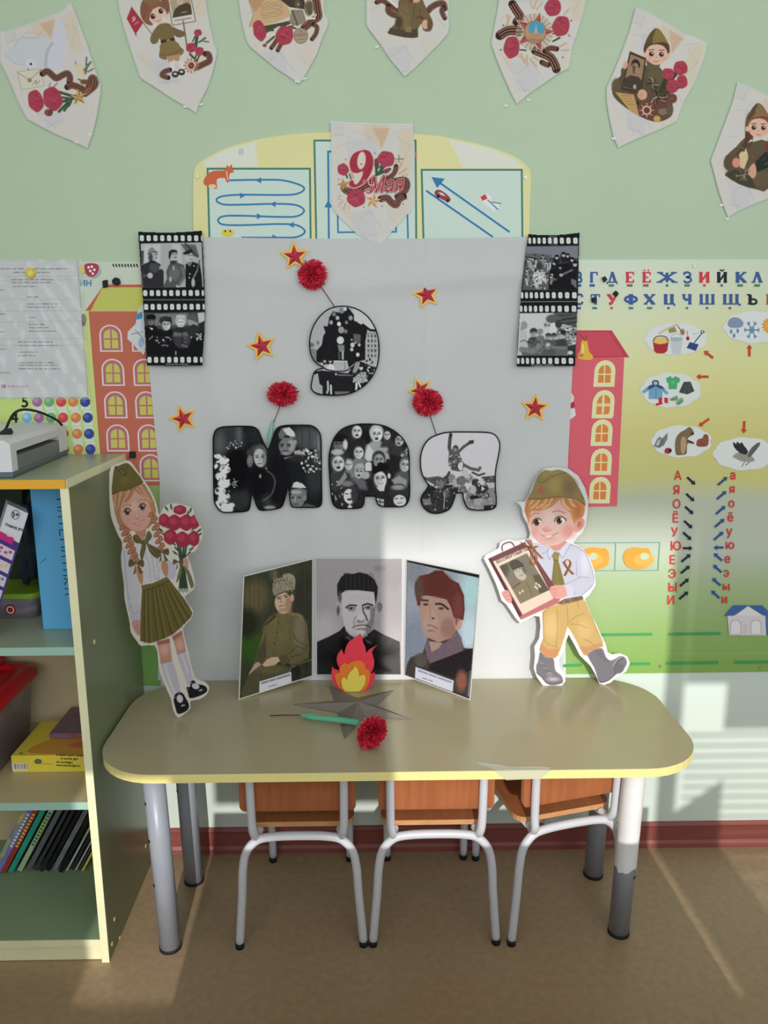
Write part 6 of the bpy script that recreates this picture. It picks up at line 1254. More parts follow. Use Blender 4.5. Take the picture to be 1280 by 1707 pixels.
P.line(sm([(650, 900), (700, 1000), (830, 1060)], 3, False), 8, (66, 62, 48), soft=6); P.line([(600, 1150), (700, 1060), (800, 1100)], 10, (70, 66, 54), soft=8); P.line([(620, 1190), (760, 1150)], 10, (66, 62, 52), soft=8); [P.ell(x, y, 8, 12, (60, 52, 36), soft=4) for x, y in ((480, 790), (460, 900), (430, 1030))]; P.line(sm([(490, 720), (470, 880), (430, 1100)], 3, False), 5, (72, 66, 44), soft=5)
P.poly([(470, 640), (600, 600), (640, 660), (560, 700), (480, 700)], (120, 104, 72), soft=8)
P.ell(535, 555, 96, 128, (196, 168, 148), -.1, soft=10); P.ell(600, 580, 40, 100, (150, 118, 96), soft=30, a=.8); P.ell(640, 500, 22, 46, (186, 156, 132), soft=8)
for x, y in ((487, 500), (568, 480)): P.line([(x-26, y-8), (x+24, y-16)], 10, (84, 64, 50), soft=6); P.ell(x, y+8, 20, 7, (70, 56, 46), soft=6)
P.line([(518, 500), (505, 550), (535, 552)], 8, (150, 114, 92), soft=6); P.line([(488, 600), (550, 584)], 10, (128, 72, 62), soft=5); P.ell(530, 640, 50, 20, (170, 132, 108), soft=14)
P.poly([(415, 340), (430, 290), (520, 262), (600, 240), (650, 280), (655, 400), (600, 420), (430, 480), (412, 420)], (142, 136, 118), soft=8); P.line(sm([(550, 245), (610, 235), (652, 270), (655, 350), (645, 400)], 3, False), 40, (150, 144, 122), soft=12); P.line([(430, 480), (520, 440), (650, 408)], 12, (58, 50, 42), soft=6); speckle_c = random.Random(2)
for _ in range(160): x, y = speckle_c.uniform(420, 655), speckle_c.uniform(260, 440); P.ell(x, y, 7, 10, [(108, 102, 86), (172, 164, 144), (88, 84, 70)][speckle_c.randint(0, 2)], soft=4, a=.5)
P.ell(510, 375, 14, 14, (150, 104, 84), soft=5); P.line([(430, 330), (520, 290), (600, 300)], 6, (80, 74, 62), soft=5)
P.poly([(50, 1600), (160, 1340), (300, 1280), (560, 1280), (620, 1330), (500, 1480), (260, 1600), (60, 1660)], (76, 74, 52), soft=10); P.ell(380, 1330, 160, 50, (96, 90, 64), soft=40); P.line([(260, 1380), (300, 1450)], 8, (54, 52, 38), soft=6)
P.poly([(290, 1280), (340, 1220), (400, 1190), (480, 1185), (500, 1230), (440, 1280), (330, 1300)], (192, 162, 140), soft=6); P.poly([(160, 1340), (200, 1270), (250, 1240), (280, 1280), (220, 1320), (130, 1400)], (176, 148, 124), soft=6); P.poly([(480, 1190), (580, 1150), (620, 1250), (520, 1280)], (82, 76, 54), soft=6)
P.line([(640, 1280), (880, 1215)], 26, (92, 84, 62), soft=5); P.line([(810, 1240), (800, 1420)], 8, (40, 36, 30)); P.ell(680, 1370, 60, 90, (38, 36, 30), soft=20); P.line(sm([(600, 1380), (630, 1310), (680, 1290)], 3, False), 12, (120, 110, 84), soft=4); P.grain(4, 2, 2)
tg = [(262, 1472), (630, 1358), (634, 1478), (258, 1602)]; P.poly(tg, (206, 206, 216)); 
P.line([(285, 1492), (620, 1392)], 10, (70, 72, 90), soft=6, a=.55); r_ = random.Random(4)
for i in range(24): x = 285+i*14; P.line([(x, 1502-(x-285)*.30), (x+2, 1480-(x-285)*.30)], 6, (50, 52, 72), soft=4, a=.8 if i not in (6, 12) else 0)
P.line([(370, 1530), (458, 1506)], 9, (110, 112, 130), soft=6)
oL = [(397.5, 1167), (405.5, 960), (522, 930.5), (521.5, 1127.5)]
P.line([((a-395)*k, (b-925)*k) for a, b in oL], 24, (206, 206, 196), closed=True)
pl = vplane((397.5, 1167), (521.5, 1127.5)); portrait('standing_portrait', 'left portrait of a seated soldier in a grey fur hat, standing on the table', oL, pl, P)
# centre: elderly man
k = 7.1125; P = Pic((524, 927, 676, 1128), .8, 520, 925, k, (158, 152, 156))
P.ell(160, 900, 160, 200, (180, 174, 178), soft=150); P.ell(960, 250, 120, 160, (150, 146, 150), soft=90); P.ell(800, 160, 60, 30, (140, 134, 138), soft=40)
P.poly([(60, 1030), (200, 970), (330, 900), (385, 840), (500, 960), (620, 970), (735, 880), (860, 950), (1040, 1030), (1050, 1420), (60, 1420)], (20, 20, 22), soft=8)
P.poly([(380, 800), (740, 800), (720, 930), (600, 990), (500, 990), (400, 910)], (150, 146, 150), soft=10)
P.ell(560, 660, 205, 300, (190, 184, 188), soft=14); P.poly([(340, 440), (360, 700), (385, 850), (450, 950), (560, 985), (680, 930), (735, 800), (760, 600), (740, 430)], (192, 186, 190), soft=12)
P.poly([(690, 640), (760, 600), (740, 800), (690, 920), (610, 970), (640, 830), (690, 760)], (112, 108, 112), soft=24, a=.85); P.ell(320, 640, 0.1+42, 100, (176, 170, 174), soft=10); P.ell(310, 660, 20, 60, (90, 86, 90), soft=16); P.ell(800, 620, 30, 60, (120, 116, 120), soft=10); P.line(sm([(790, 580), (830, 600), (815, 650)], 3, False), 8, (70, 66, 70), soft=5)
P.poly([(300, 470), (298, 350), (340, 270), (400, 215), (480, 228), (560, 205), (660, 230), (740, 290), (780, 380), (775, 470), (755, 600), (735, 440), (560, 420), (400, 418), (345, 460), (330, 560)], (34, 34, 38), soft=9); P.ell(332, 500, 20, 60, (90, 88, 92), soft=20)
for i in range(14): P.line([(380+i*26, 215+(i % 3)*8), (385+i*26, 400)], 7, (54, 54, 60) if i % 2 else (24, 24, 28), soft=6, a=.8)
P.line(sm([(405, 625), (450, 596), (525, 602)], 3, False), 20, (52, 50, 54), soft=8); P.line(sm([(600, 600), (660, 580), (720, 600)], 3, False), 20, (46, 44, 48), soft=8)
P.ell(470, 645, 44, 22, (140, 136, 140), soft=12); P.line(sm([(420, 640), (460, 618), (515, 632)], 3, False), 8, (40, 38, 42), soft=5); P.ell(462, 636, 15, 11, (30, 28, 32), soft=5); P.ell(665, 632, 42, 20, (130, 126, 130), soft=12); P.line(sm([(620, 628), (665, 606), (705, 618)], 3, False), 8, (36, 34, 38), soft=5); P.ell(666, 626, 14, 11, (30, 28, 32), soft=5); P.line([(430, 662), (500, 668)], 6, (130, 126, 130), soft=8)
P.line(sm([(600, 620), (612, 680), (640, 730), (655, 775)], 3, False), 16, (66, 62, 66), soft=12); P.poly([(530, 780), (560, 770), (590, 785), (640, 765), (600, 795), (550, 795)], (52, 48, 52), soft=8); P.ell(575, 745, 40, 45, (204, 198, 202), soft=26, a=.8); P.line(sm([(520, 730), (495, 790), (500, 830)], 3, False), 9, (120, 116, 120), soft=8)
P.line(sm([(480, 865), (520, 842), (590, 832), (650, 836), (690, 862)], 3, False), 11, (62, 58, 62), soft=7); P.ell(590, 882, 70, 12, (120, 116, 120), soft=12); P.ell(575, 920, 60, 30, (206, 200, 204), soft=24); P.line([(520, 805), (640, 805)], 10, (150, 146, 150), soft=10); [P.line([(430+i*6, 480+i*22), (700-i*6, 476+i*22)], 4, (172, 166, 170), soft=6) for i in range(3)]
P.poly([(385, 840), (400, 900), (480, 990), (430, 1040), (380, 960)], (36, 36, 38), soft=5); P.poly([(735, 880), (660, 940), (640, 1050), (700, 1060), (760, 960)], (34, 34, 36), soft=5)
for i in range(5): P.line([(395+i*12, 985+i*6), (440+i*8, 960+i*10)], 5, (150, 148, 150), soft=3, a=.7); P.line([(620+i*14, 1000+i*8), (670+i*10, 1040+i*2)], 5, (130, 128, 130), soft=3, a=.7)
P.grain(1.5, 2, 3)
oC = [(526.5, 1126), (524.5, 929.5), (671.5, 930), (671, 1126)]; P.line([((a-520)*k, (b-925)*k) for a, b in oC], 22, (196, 198, 200), closed=True)
th = portrait('standing_portrait', 'middle black and white portrait of an elderly man behind the flame', oC, (np.array([0, -.0185, TH]), np.array(WN, float)), P)
# right: young man in a brown cap, black border
k = 6.964; P = Pic((672, 929, 804, 1169), .8, 670, 925, k, (24, 24, 28))
inner = [(62, 82), (895, 268), (775, 1650), (40, 1380)]
P.poly(inner, (128, 134, 146), soft=6); P.setclip(inner, 4); P.ell(800, 420, 140, 280, (150, 180, 186), soft=160); P.ell(780, 900, 120, 250, (168, 186, 198), soft=120); P.ell(150, 1000, 160, 300, (112, 120, 136), soft=140); P.ell(150, 200, 160, 140, (112, 116, 128), soft=120)
P.poly([(60, 1260), (100, 1190), (240, 1140), (300, 960), (640, 880), (720, 1080), (820, 1090), (760, 1660), (40, 1380)], (58, 50, 50), soft=16); P.ell(220, 1220, 80, 80, (74, 70, 66), soft=30); P.poly([(300, 960), (330, 1120), (420, 1060), (560, 980), (640, 890), (690, 960), (712, 1110), (480, 1250), (330, 1270), (290, 1180), (260, 1060)], (96, 82, 92), soft=12); P.poly([(310, 1000), (470, 1020), (430, 1080), (340, 1130)], (146, 122, 114), soft=12); P.poly([(330, 1260), (720, 1110), (820, 1085), (800, 1340), (600, 1440), (300, 1330)], (32, 28, 32), soft=8)
P.poly([(200, 560), (210, 480), (520, 500), (620, 640), (640, 860), (560, 970), (420, 1015), (300, 960), (250, 860), (210, 700)], (144, 118, 108), soft=10); P.ell(330, 780, 90, 160, (150, 126, 116), soft=60); P.ell(540, 850, 90, 120, (128, 98, 92), soft=50); P.ell(650, 780, 46, 92, (164, 128, 118), soft=10); P.ell(630, 770, 14, 50, (110, 80, 76), soft=12)
P.poly([(150, 420), (150, 330), (210, 240), (300, 230), (380, 180), (470, 178), (560, 280), (660, 330), (720, 470), (728, 640), (712, 760), (600, 720), (560, 590), (520, 520), (380, 480), (220, 470), (210, 590), (180, 590)], (84, 42, 40), soft=9); P.ell(200, 400, 50, 120, (74, 60, 56), soft=40); P.ell(430, 350, 150, 130, (78, 40, 36), soft=70); P.ell(650, 600, 60, 140, (96, 54, 50), soft=40); P.line([(270, 240), (470, 200)], 20, (70, 38, 34), soft=16)
P.line([(220, 524), (300, 530)], 22, (62, 44, 44), soft=8); P.line(sm([(395, 570), (460, 572), (535, 630)], 3, False), 24, (52, 38, 40), soft=8); P.ell(275, 575, 30, 16, (66, 50, 52), soft=10); P.ell(455, 622, 30, 15, (62, 48, 50), soft=10)
P.line(sm([(330, 600), (325, 700), (350, 735)], 3, False), 12, (128, 102, 94), soft=12); P.ell(362, 738, 16, 12, (72, 50, 48), soft=6); P.line(sm([(295, 820), (340, 818), (410, 856)], 3, False), 13, (118, 78, 74), soft=7); P.ell(340, 880, 50, 14, (126, 100, 94), soft=12); P.ell(690, 1460, 60, 120, (124, 78, 66), soft=40)
P.setclip(None); tg = [(158, 1300), (600, 1460), (588, 1592), (150, 1428)]; P.poly(tg, (186, 188, 202)); 
for i in range(30): x = 190+i*13; P.line([(x, 1350+(x-190)*.36), (x+2, 1332+(x-190)*.36)], 6, (60, 62, 86), soft=4, a=.8 if i not in (9, 17) else 0)
P.line([(190, 1345), (575, 1482)], 7, (90, 92, 110), soft=6, a=.5); P.line([(240, 1428), (290, 1446)], 9, (90, 92, 120), soft=5); P.line([(310, 1452), (355, 1470)], 9, (90, 92, 120), soft=5); P.grain(3, 2, 6)
oR = [(673.5, 1126), (677, 932), (800.5, 957), (783.5, 1167)]; P.line([((a-670)*k, (b-925)*k) for a, b in oR], 20, (198, 200, 200), closed=True)
pl = vplane((783.5, 1167), (673.5, 1126)); portrait('standing_portrait', 'right portrait of a young man in a brown cap, black border', oR, pl, P)
# ------------------------------------------------------------------ standing card children
def kidface(P, cx, cy, r, rot, skin, iris=(92, 62, 48), look=0, er=.19, ex=.42, ey=.05):
    c, s_ = cos(rot), sin(rot); T = lambda x, y: (cx+(x*c-y*s_)*r, cy+(x*s_+y*c)*r)
    for sx_ in (-1, 1):
        P.ell(*T(sx_*ex, ey), r*er*1.25, r*er, (226, 216, 210), rot, soft=r*.05); P.ell(*T(sx_*ex+look, ey), r*er*.86, r*er*.98, iris, rot, soft=r*.06); P.ell(*T(sx_*ex+look, ey), r*er*.5, r*er*.6, (34, 22, 20), rot, soft=r*.05); P.ell(*T(sx_*ex+look+.07, ey-.08), r*er*.28, r*er*.26, (245, 240, 238), rot, soft=r*.03)
        P.line(sm([T(sx_*ex-er*1.35, ey-.01), T(sx_*ex-.03, ey-er*1.05), T(sx_*ex+er*1.35, ey-.01)], 4, False), r*.06, (70, 44, 36), soft=r*.04)
        P.line(sm([T(sx_*ex-.22, ey-.32), T(sx_*ex, ey-.42), T(sx_*ex+.22, ey-.32)], 3, False), r*.05, (150, 100, 74), soft=r*.04)
# boy
ox, oy, k = 790, 770, 4.378
P = Pic((803, 775, 1053, 1150), .8, ox, oy, k, (236, 232, 236))
KB = 1.08
skin = (226, 186, 176); HB = lambda a, b: ((850+a/8.533-790)*k, (770+b/8.533-770)*k)
def HP(pts): return [HB(a, b) for a, b in pts]
SB = lambda a, b: ((800+a/6.4-790)*k, (890+b/6.4-770)*k)
def SP(pts): return [SB(a, b) for a, b in pts]
LB = lambda a, b: ((870+a/6.737-790)*k, (1000+b/6.737-770)*k)
def LPp(pts): return [LB(a, b) for a, b in pts]
# shirt
P.poly(SP([(560, 90), (640, 100), (740, 140), (860, 130), (960, 100), (1060, 140), (1120, 190), (1180, 330), (1215, 450), (1200, 560), (1110, 640), (1080, 660), (930, 670), (860, 690), (700, 560), (600, 250)]), (198, 198, 216), soft=5); P.ell(*SB(1120, 300), 30, 90, (212, 212, 228), soft=30)
P.line(sm(SP([(960, 110), (1060, 150), (1130, 220), (1190, 360), (1215, 480), (1190, 560), (1090, 650)]), 4, False), 3, (110, 118, 150)); P.line(sm(SP([(900, 545), (1000, 500), (1070, 460), (1160, 470)]), 4, False), 3, (120, 126, 158)); P.line(SP([(1025, 290), (1030, 430), (1060, 470)]), 3, (130, 136, 166)); P.line(sm(SP([(900, 545), (930, 600), (925, 670)]), 3, False), 3, (110, 118, 150)); P.line(sm(SP([(960, 550), (1010, 610), (1000, 660)]), 3, False), 2.5, (130, 136, 166))
P.poly(SP([(880, 545), (980, 540), (1010, 610), (1000, 665), (930, 675)]), (206, 206, 222), soft=4)
# trousers
tr, trd = (206, 172, 112), (164, 126, 84)
P.poly(LPp([(225, 130), (300, 80), (450, 30), (620, 0), (700, 5), (745, 50), (800, 230), (860, 360), (905, 480), (910, 520), (850, 545), (760, 580), (735, 630), (690, 610), (640, 520), (560, 370), (512, 300), (470, 440), (430, 560), (400, 620), (350, 655), (260, 630), (200, 560), (210, 500), (240, 430), (235, 300)]), tr, soft=5)
P.ell(*LB(330, 300), 50, 90, (218, 188, 130), soft=40); P.ell(*LB(700, 330), 50, 70, (216, 184, 126), soft=40); P.poly(LPp([(220, 500), (300, 560), (420, 540), (400, 620), (350, 655), (260, 630), (200, 560)]), (206, 146, 100), soft=14); P.poly(LPp([(640, 520), (740, 530), (890, 480), (910, 520), (760, 580), (735, 630), (690, 610)]), (200, 150, 104), soft=14)
for pts in ([(395, 110), (400, 300), (385, 520)], [(500, 60), (515, 170), (515, 290)], [(530, 250), (600, 190), (700, 150)], [(540, 270), (640, 280), (740, 320)], [(620, 20), (640, 90)], [(250, 440), (290, 500), (400, 530)], [(820, 520), (760, 470), (690, 440)], [(240, 150), (300, 90)]): P.line(sm(LPp(pts), 3, False), 3.5, trd, soft=3)
P.line(sm(LPp([(235, 150), (240, 430), (200, 560), (260, 630), (350, 655), (400, 620)]), 3, False), 3, (140, 100, 76)); P.line(sm(LPp([(745, 50), (800, 230), (905, 480)]), 3, False), 3, (150, 112, 84))
P.poly(SP([(820, 740), (900, 690), (1090, 660), (1105, 700), (1000, 725), (880, 755)]), (122, 100, 84), soft=4); P.line(SP([(885, 745), (965, 740), (970, 690), (900, 695), (885, 745)]), 5, (168, 148, 128)); P.line(SP([(1020, 680), (1030, 715)]), 4, (90, 72, 60))
# boots
bt, btd, bth = (124, 120, 128), (84, 80, 88), (178, 178, 188)
P.poly(sm(LPp([(205, 580), (260, 640), (350, 660), (365, 740), (380, 800), (440, 850), (462, 910), (440, 940), (340, 960), (270, 935), (215, 870), (165, 820), (160, 740), (180, 690)]), 3), bt, soft=5); P.ell(*LB(350, 890), 40, 14, bth, soft=14); P.line(sm(LPp([(165, 820), (215, 850), (270, 925), (340, 945), (450, 925)]), 3, False), 4, btd, soft=3)
for i in range(5): P.line(LPp([(190+i*24, 700+i*30), (240+i*24, 720+i*26)]), 3, btd if i % 2 else bth, soft=2)
P.line(LPp([(280, 840), (320, 820)]), 4, bth, soft=2); P.line(LPp([(290, 865), (345, 840)]), 4, bth, soft=2)
P.poly(sm(LPp([(740, 630), (790, 570), (900, 545), (940, 640), (990, 680), (1040, 665), (1110, 630), (1165, 660), (1175, 720), (1130, 790), (1040, 850), (970, 910), (880, 935), (850, 880), (810, 760)]), 3), bt, soft=5); P.line(sm(LPp([(850, 880), (890, 920), (970, 900), (1040, 840), (1035, 770), (1080, 690), (1150, 650)]), 3, False), 5, btd, soft=3); P.ell(*LB(1090, 770), 40, 34, (112, 106, 112), -.7, soft=10); P.line(sm(LPp([(1020, 740), (1070, 670), (1120, 640)]), 3, False), 5, bth, soft=3)
for i in range(5): P.line(LPp([(830+i*24, 590+i*26), (890+i*22, 575+i*28)]), 3.5, btd, soft=2)
# tie, ribbon
P.poly(SP([(760, 200), (800, 190), (850, 205), (835, 280), (905, 540), (830, 560), (760, 530), (785, 290)]), (128, 116, 66), soft=4); P.poly(SP([(765, 205), (800, 192), (848, 208), (830, 275), (790, 275)]), (146, 132, 82), soft=3); P.line(SP([(785, 280), (835, 282)]), 3, (84, 74, 40)); P.line(SP([(815, 300), (830, 540)]), 5, (146, 134, 80), soft=4)
for dx, c_ in ((-12, (34, 28, 26)), (-4, (200, 120, 60)), (3, (40, 30, 28)), (10, (196, 116, 58))):
    P.line(sm(SP([(905+dx, 445), (960+dx, 340), (960+dx*.5, 290), (925+dx*.2, 275), (900+dx*.6, 300)]), 4, False), 5, c_, soft=2); P.line(sm(SP([(895+dx, 300), (930+dx, 360), (995+dx, 430)]), 4, False), 5, c_, soft=2)
# neck, head
P.poly(SP([(740, 130), (900, 70), (935, 90), (870, 160), (810, 185), (770, 165)]), (206, 146, 134), soft=6)
P.poly(SP([(735, 135), (790, 195), (735, 275), (715, 210)]), (206, 206, 222), soft=4); P.poly(SP([(930, 85), (965, 120), (880, 262), (845, 200), (870, 150)]), (206, 206, 222), soft=4); P.line(SP([(735, 140), (718, 210), (738, 272), (790, 198)]), 3, (110, 118, 150)); P.line(SP([(960, 120), (880, 262), (848, 205)]), 3, (110, 118, 150)); P.line(SP([(655, 215), (715, 185)]), 3, (120, 126, 158))
P.poly(sm(HP([(250, 860), (280, 700), (400, 640), (600, 560), (720, 520), (860, 600), (930, 800), (905, 960), (830, 1080), (720, 1160), (610, 1195), (500, 1190), (390, 1130), (320, 1040), (300, 960)]), 4), skin, soft=5)
P.ell(*HB(830, 990), 46, 46, (222, 140, 136), soft=50, a=.7); P.ell(*HB(350, 1000), 30, 40, (224, 148, 142), soft=40, a=.6); P.ell(*HB(560, 1100), 60, 26, (214, 170, 164), soft=30); P.ell(*HB(560, 760), 40, 60, (232, 200, 192), soft=40)
P.poly(sm(HP([(935, 830), (970, 790), (1030, 795), (1065, 850), (1045, 930), (980, 990), (930, 1000), (905, 960)]), 3), (224, 164, 154), soft=4); P.ell(*HB(995, 890), 17, 30, (198, 112, 106), .3, soft=10); P.line(sm(HP([(970, 940), (1010, 900), (1020, 850), (985, 830)]), 3, False), 4, (232, 186, 176), soft=3)
# hair
hair, hd, hl = (208, 142, 92), (176, 104, 66), (236, 208, 158)
P.poly(sm(HP([(245, 530), (215, 620), (205, 700), (235, 780), (262, 870), (285, 780), (300, 700), (400, 700), (520, 670), (600, 620), (700, 540), (750, 560), (790, 640), (860, 720), (905, 880), (940, 830), (980, 790), (1040, 780), (1065, 640), (1000, 560), (800, 510), (600, 505), (400, 520)]), 2), hair, soft=5)
for pts in ([(420, 525), (380, 600), (300, 660)], [(520, 525), (480, 600), (380, 650)], [(600, 520), (560, 600), (470, 660)], [(750, 530), (780, 610), (850, 680)], [(850, 530), (880, 600), (940, 640)], [(330, 540), (280, 600)]): P.line(sm(HP(pts), 4, False), 11, hl, soft=10, a=.8)
for pts in ([(690, 520), (640, 590), (560, 650)], [(720, 530), (760, 640), (870, 720)], [(300, 540), (240, 640), (240, 780)], [(900, 560), (980, 640), (980, 780)], [(460, 530), (400, 640)], [(640, 515), (580, 590)], [(800, 520), (830, 600), (900, 660)]): P.line(sm(HP(pts), 4, False), 3.5, hd, soft=3)
P.ell(*HB(960, 720), 24, 50, (196, 120, 78), soft=26)
# eyes drawn individually
for cx_, cy_, rx, ry in ((385, 860, 58, 52), (705, 835, 72, 52)):
    P.ell(*HB(cx_, cy_), rx*k/8.533, ry*k/8.533, (232, 222, 220), soft=3); P.ell(*HB(cx_-6, cy_+2), 44*k/8.533, 50*k/8.533, (116, 84, 72), soft=4); P.ell(*HB(cx_-2, cy_-6), 30*k/8.533, 34*k/8.533, (48, 30, 28), soft=4); P.ell(*HB(cx_+24, cy_-14), 11*k/8.533, 12*k/8.533, (250, 246, 246), soft=2)
P.line(sm(HP([(318, 880), (340, 825), (400, 800), (445, 830)]), 4, False), 7, (60, 40, 34), soft=3); P.line(sm(HP([(632, 850), (655, 795), (720, 775), (790, 810), (798, 840)]), 4, False), 7, (60, 40, 34), soft=3)
P.line(sm(HP([(295, 780), (340, 735), (420, 735)]), 4, False), 6, (196, 122, 92), soft=5); P.line(sm(HP([(605, 712), (690, 695), (785, 730)]), 4, False), 7, (190, 120, 92), soft=5)
P.ell(*HB(515, 950), 24, 14, (224, 160, 150), soft=12); P.line(sm(HP([(468, 960), (500, 985), (540, 988), (590, 965)]), 4, False), 5, (186, 104, 96), soft=4)
P.line(sm(HP([(435, 1035), (500, 1060), (590, 1050), (690, 1005)]), 4, False), 4, (150, 84, 78), soft=3); P.poly(sm(HP([(500, 1055), (600, 1045), (560, 1080), (520, 1080)]), 3), (230, 206, 204), soft=3); P.line(sm(HP([(510, 1085), (560, 1090), (610, 1065)]), 3, False), 5, (200, 128, 124), soft=4)
P.line(sm(HP([(290, 960), (340, 1060), (430, 1150), (560, 1195), (700, 1170), (830, 1080), (905, 960)]), 4, False), 3, (226, 150, 140), soft=3)
# cap
P.poly(sm(HP([(245, 525), (300, 430), (370, 240), (410, 175), (500, 115), (580, 130), (680, 110), (760, 130), (850, 180), (920, 260), (980, 370), (1060, 530), (1070, 620), (1000, 560), (900, 520), (760, 500), (600, 505), (430, 530)]), 2), (156, 138, 88), soft=5)
P.ell(*HB(640, 330), 50, 60, (176, 154, 92), soft=50); P.ell(*HB(850, 360), 50, 60, (140, 118, 82), soft=50); P.poly(sm(HP([(410, 175), (450, 140), (540, 130), (640, 130), (760, 140), (640, 190), (520, 240), (440, 290), (400, 250)]), 2), (166, 148, 96), soft=5)
for pts, w_ in (([(250, 525), (430, 530), (600, 505), (760, 500), (900, 520), (1000, 560), (1070, 620)], 5), ([(405, 190), (410, 250), (450, 290), (560, 240), (660, 180), (800, 150)], 4), ([(450, 160), (440, 230), (470, 250), (600, 180)], 3), ([(980, 370), (1040, 530)], 3)): P.line(sm(HP(pts), 3, False), w_, (96, 82, 50), soft=3)
P.poly([HB(a, b) for a, b in star_pts(440, 405, 62, 26, .1)], (206, 92, 86), soft=3)
# photo board he carries
P.line(sm(SP([(240, 180), (235, 130), (270, 100), (330, 90), (365, 130)]), 4, False), 9, (96, 76, 74), soft=2)
P.poly(SP([(85, 265), (480, 85), (800, 560), (830, 700), (440, 915), (420, 890)]), (118, 74, 72), soft=3); P.poly(SP([(100, 270), (120, 262), (445, 885), (425, 895)]), (84, 52, 52), soft=2); P.poly(SP([(700, 640), (860, 690), (830, 740), (440, 915), (430, 880)]), (186, 116, 118), soft=5)
P.poly(SP([(138, 295), (500, 140), (785, 690), (455, 862)]), (226, 206, 192), soft=2)
P.poly(SP([(205, 345), (500, 205), (735, 600), (430, 745)]), (126, 118, 106), soft=3)
P.setclip(SP([(205, 345), (500, 205), (735, 600), (430, 745)]), 2)
P.ell(*SB(250, 380), 40, 60, (90, 84, 76), soft=30); P.poly(SP([(340, 580), (440, 500), (540, 440), (640, 440), (760, 600), (440, 760)]), (134, 122, 98), soft=4); P.poly(SP([(560, 440), (640, 430), (760, 600), (640, 640)]), (94, 86, 74), soft=10); P.ell(*SB(430, 410), 42, 62, (188, 178, 164), -.45, soft=5); P.ell(*SB(470, 380), 14, 40, (110, 102, 92), -.45, soft=12)
P.poly(SP([(310, 310), (340, 270), (400, 275), (465, 320), (460, 345), (350, 385), (330, 360)]), (84, 76, 68), soft=3); P.line(SP([(350, 385), (460, 340)]), 4, (50, 44, 40)); [P.ell(*SB(x, y), 6, 3.5, (56, 48, 42), soft=3) for x, y in ((385, 390), (425, 370))]; P.line(SP([(410, 385), (425, 415)]), 3, (130, 118, 106), soft=2); P.line(SP([(420, 450), (460, 432)]), 3.5, (80, 66, 60), soft=2)
for x, y in ((455, 610), (425, 630), (600, 530), (625, 545), (590, 565), (610, 580), (640, 560)): P.ell(*SB(x, y), 8, 9, (206, 200, 184), soft=4)
P.line(SP([(500, 520), (560, 660)]), 4, (90, 82, 64), soft=3); P.line(SP([(350, 580), (430, 520)]), 7, (80, 72, 58), soft=3)
P.setclip(None)
P.text('БЕССМЕРТНЫЙ ПОЛК', *SB(180, 318), 33, (52, 40, 40), rot=radians(-23.5), sxx=.80, bold=.5)
for pts in ([(430, 90), (540, 150), (600, 130)], [(445, 110), (540, 140), (650, 260)], [(520, 60), (545, 150), (530, 330)], [(560, 150), (590, 250), (560, 330)], [(480, 60), (540, 140), (500, 170)]):
    for d_, c_ in ((0, (56, 36, 34)), (9, (190, 118, 76)), (18, (60, 36, 34)), (27, (186, 112, 74))): P.line(SP([(a+d_, b+d_*.2) for a, b in pts]), 4, c_, soft=2)
for pts in ([(745, 590), (760, 560), (840, 545), (900, 560), (925, 620), (920, 660), (860, 690), (800, 685), (755, 640)], [(232, 620), (290, 600), (320, 640), (340, 700), (325, 740), (290, 725), (245, 670)]): P.poly(sm(SP(pts), 4), (222, 160, 152), soft=4)
for pts in ([(760, 590), (815, 590)], [(755, 620), (820, 625)], [(765, 652), (825, 655)], [(240, 640), (300, 620)], [(255, 670), (315, 655)], [(275, 705), (330, 690)]): P.line(SP(pts), 3, (180, 106, 100), soft=2)
# outline of the card
ob = Cx([(395, 255), (430, 170), (470, 90), (520, 45), (600, 35), (690, 50), (760, 100), (810, 190), (835, 280), (830, 370), (815, 460), (790, 520), (750, 555), (725, 590), (790, 630), (845, 700), (880, 800), (888, 900), (840, 975), (810, 1000), (850, 1100), (900, 1200), (930, 1270), (962, 1330), (975, 1390), (1010, 1405), (1070, 1398), (1120, 1420), (1138, 1470), (1110, 1530), (1040, 1570), (1000, 1610), (950, 1628), (915, 1620), (890, 1560), (850, 1490), (800, 1440), (770, 1410), (735, 1340), (690, 1260), (672, 1310), (660, 1370), (640, 1410), (620, 1440), (628, 1500), (660, 1550), (668, 1600), (640, 1635), (560, 1645), (500, 1630), (460, 1575), (436, 1510), (445, 1420), (440, 1350), (475, 1290), (485, 1200), (478, 1130), (440, 1125), (340, 1178), (310, 1150), (235, 1040), (200, 1010), (185, 960), (160, 890), (110, 780), (70, 705), (85, 680), (180, 630), (190, 585), (250, 560), (300, 575), (400, 560), (410, 520), (390, 450), (360, 400), (345, 330), (310, 290), (370, 290)], ox, oy, k)
zb = -.058; pn_ = np.array([0, cos(radians(2.2)), sin(radians(-2.2))]); pb = (0, zb, TH)
# lean: top goes back towards the wall
pn_ = np.array([0, cos(radians(2.4)), -sin(radians(2.4))])
th = thing('standing_figure', tuple(hit(925, 1145, pb, (0, 1, 0))), 'card cutout of a fair boy in a garrison cap holding a framed photo', 'cardboard figure', None)
card('card', ob, pb, pn_, M_paper, th, .004); P.mesh('colour_print', np.array(pb)-pn_*.0006, pn_, PS, th, mask=[(x, y) for x, y in ob], k=KB)

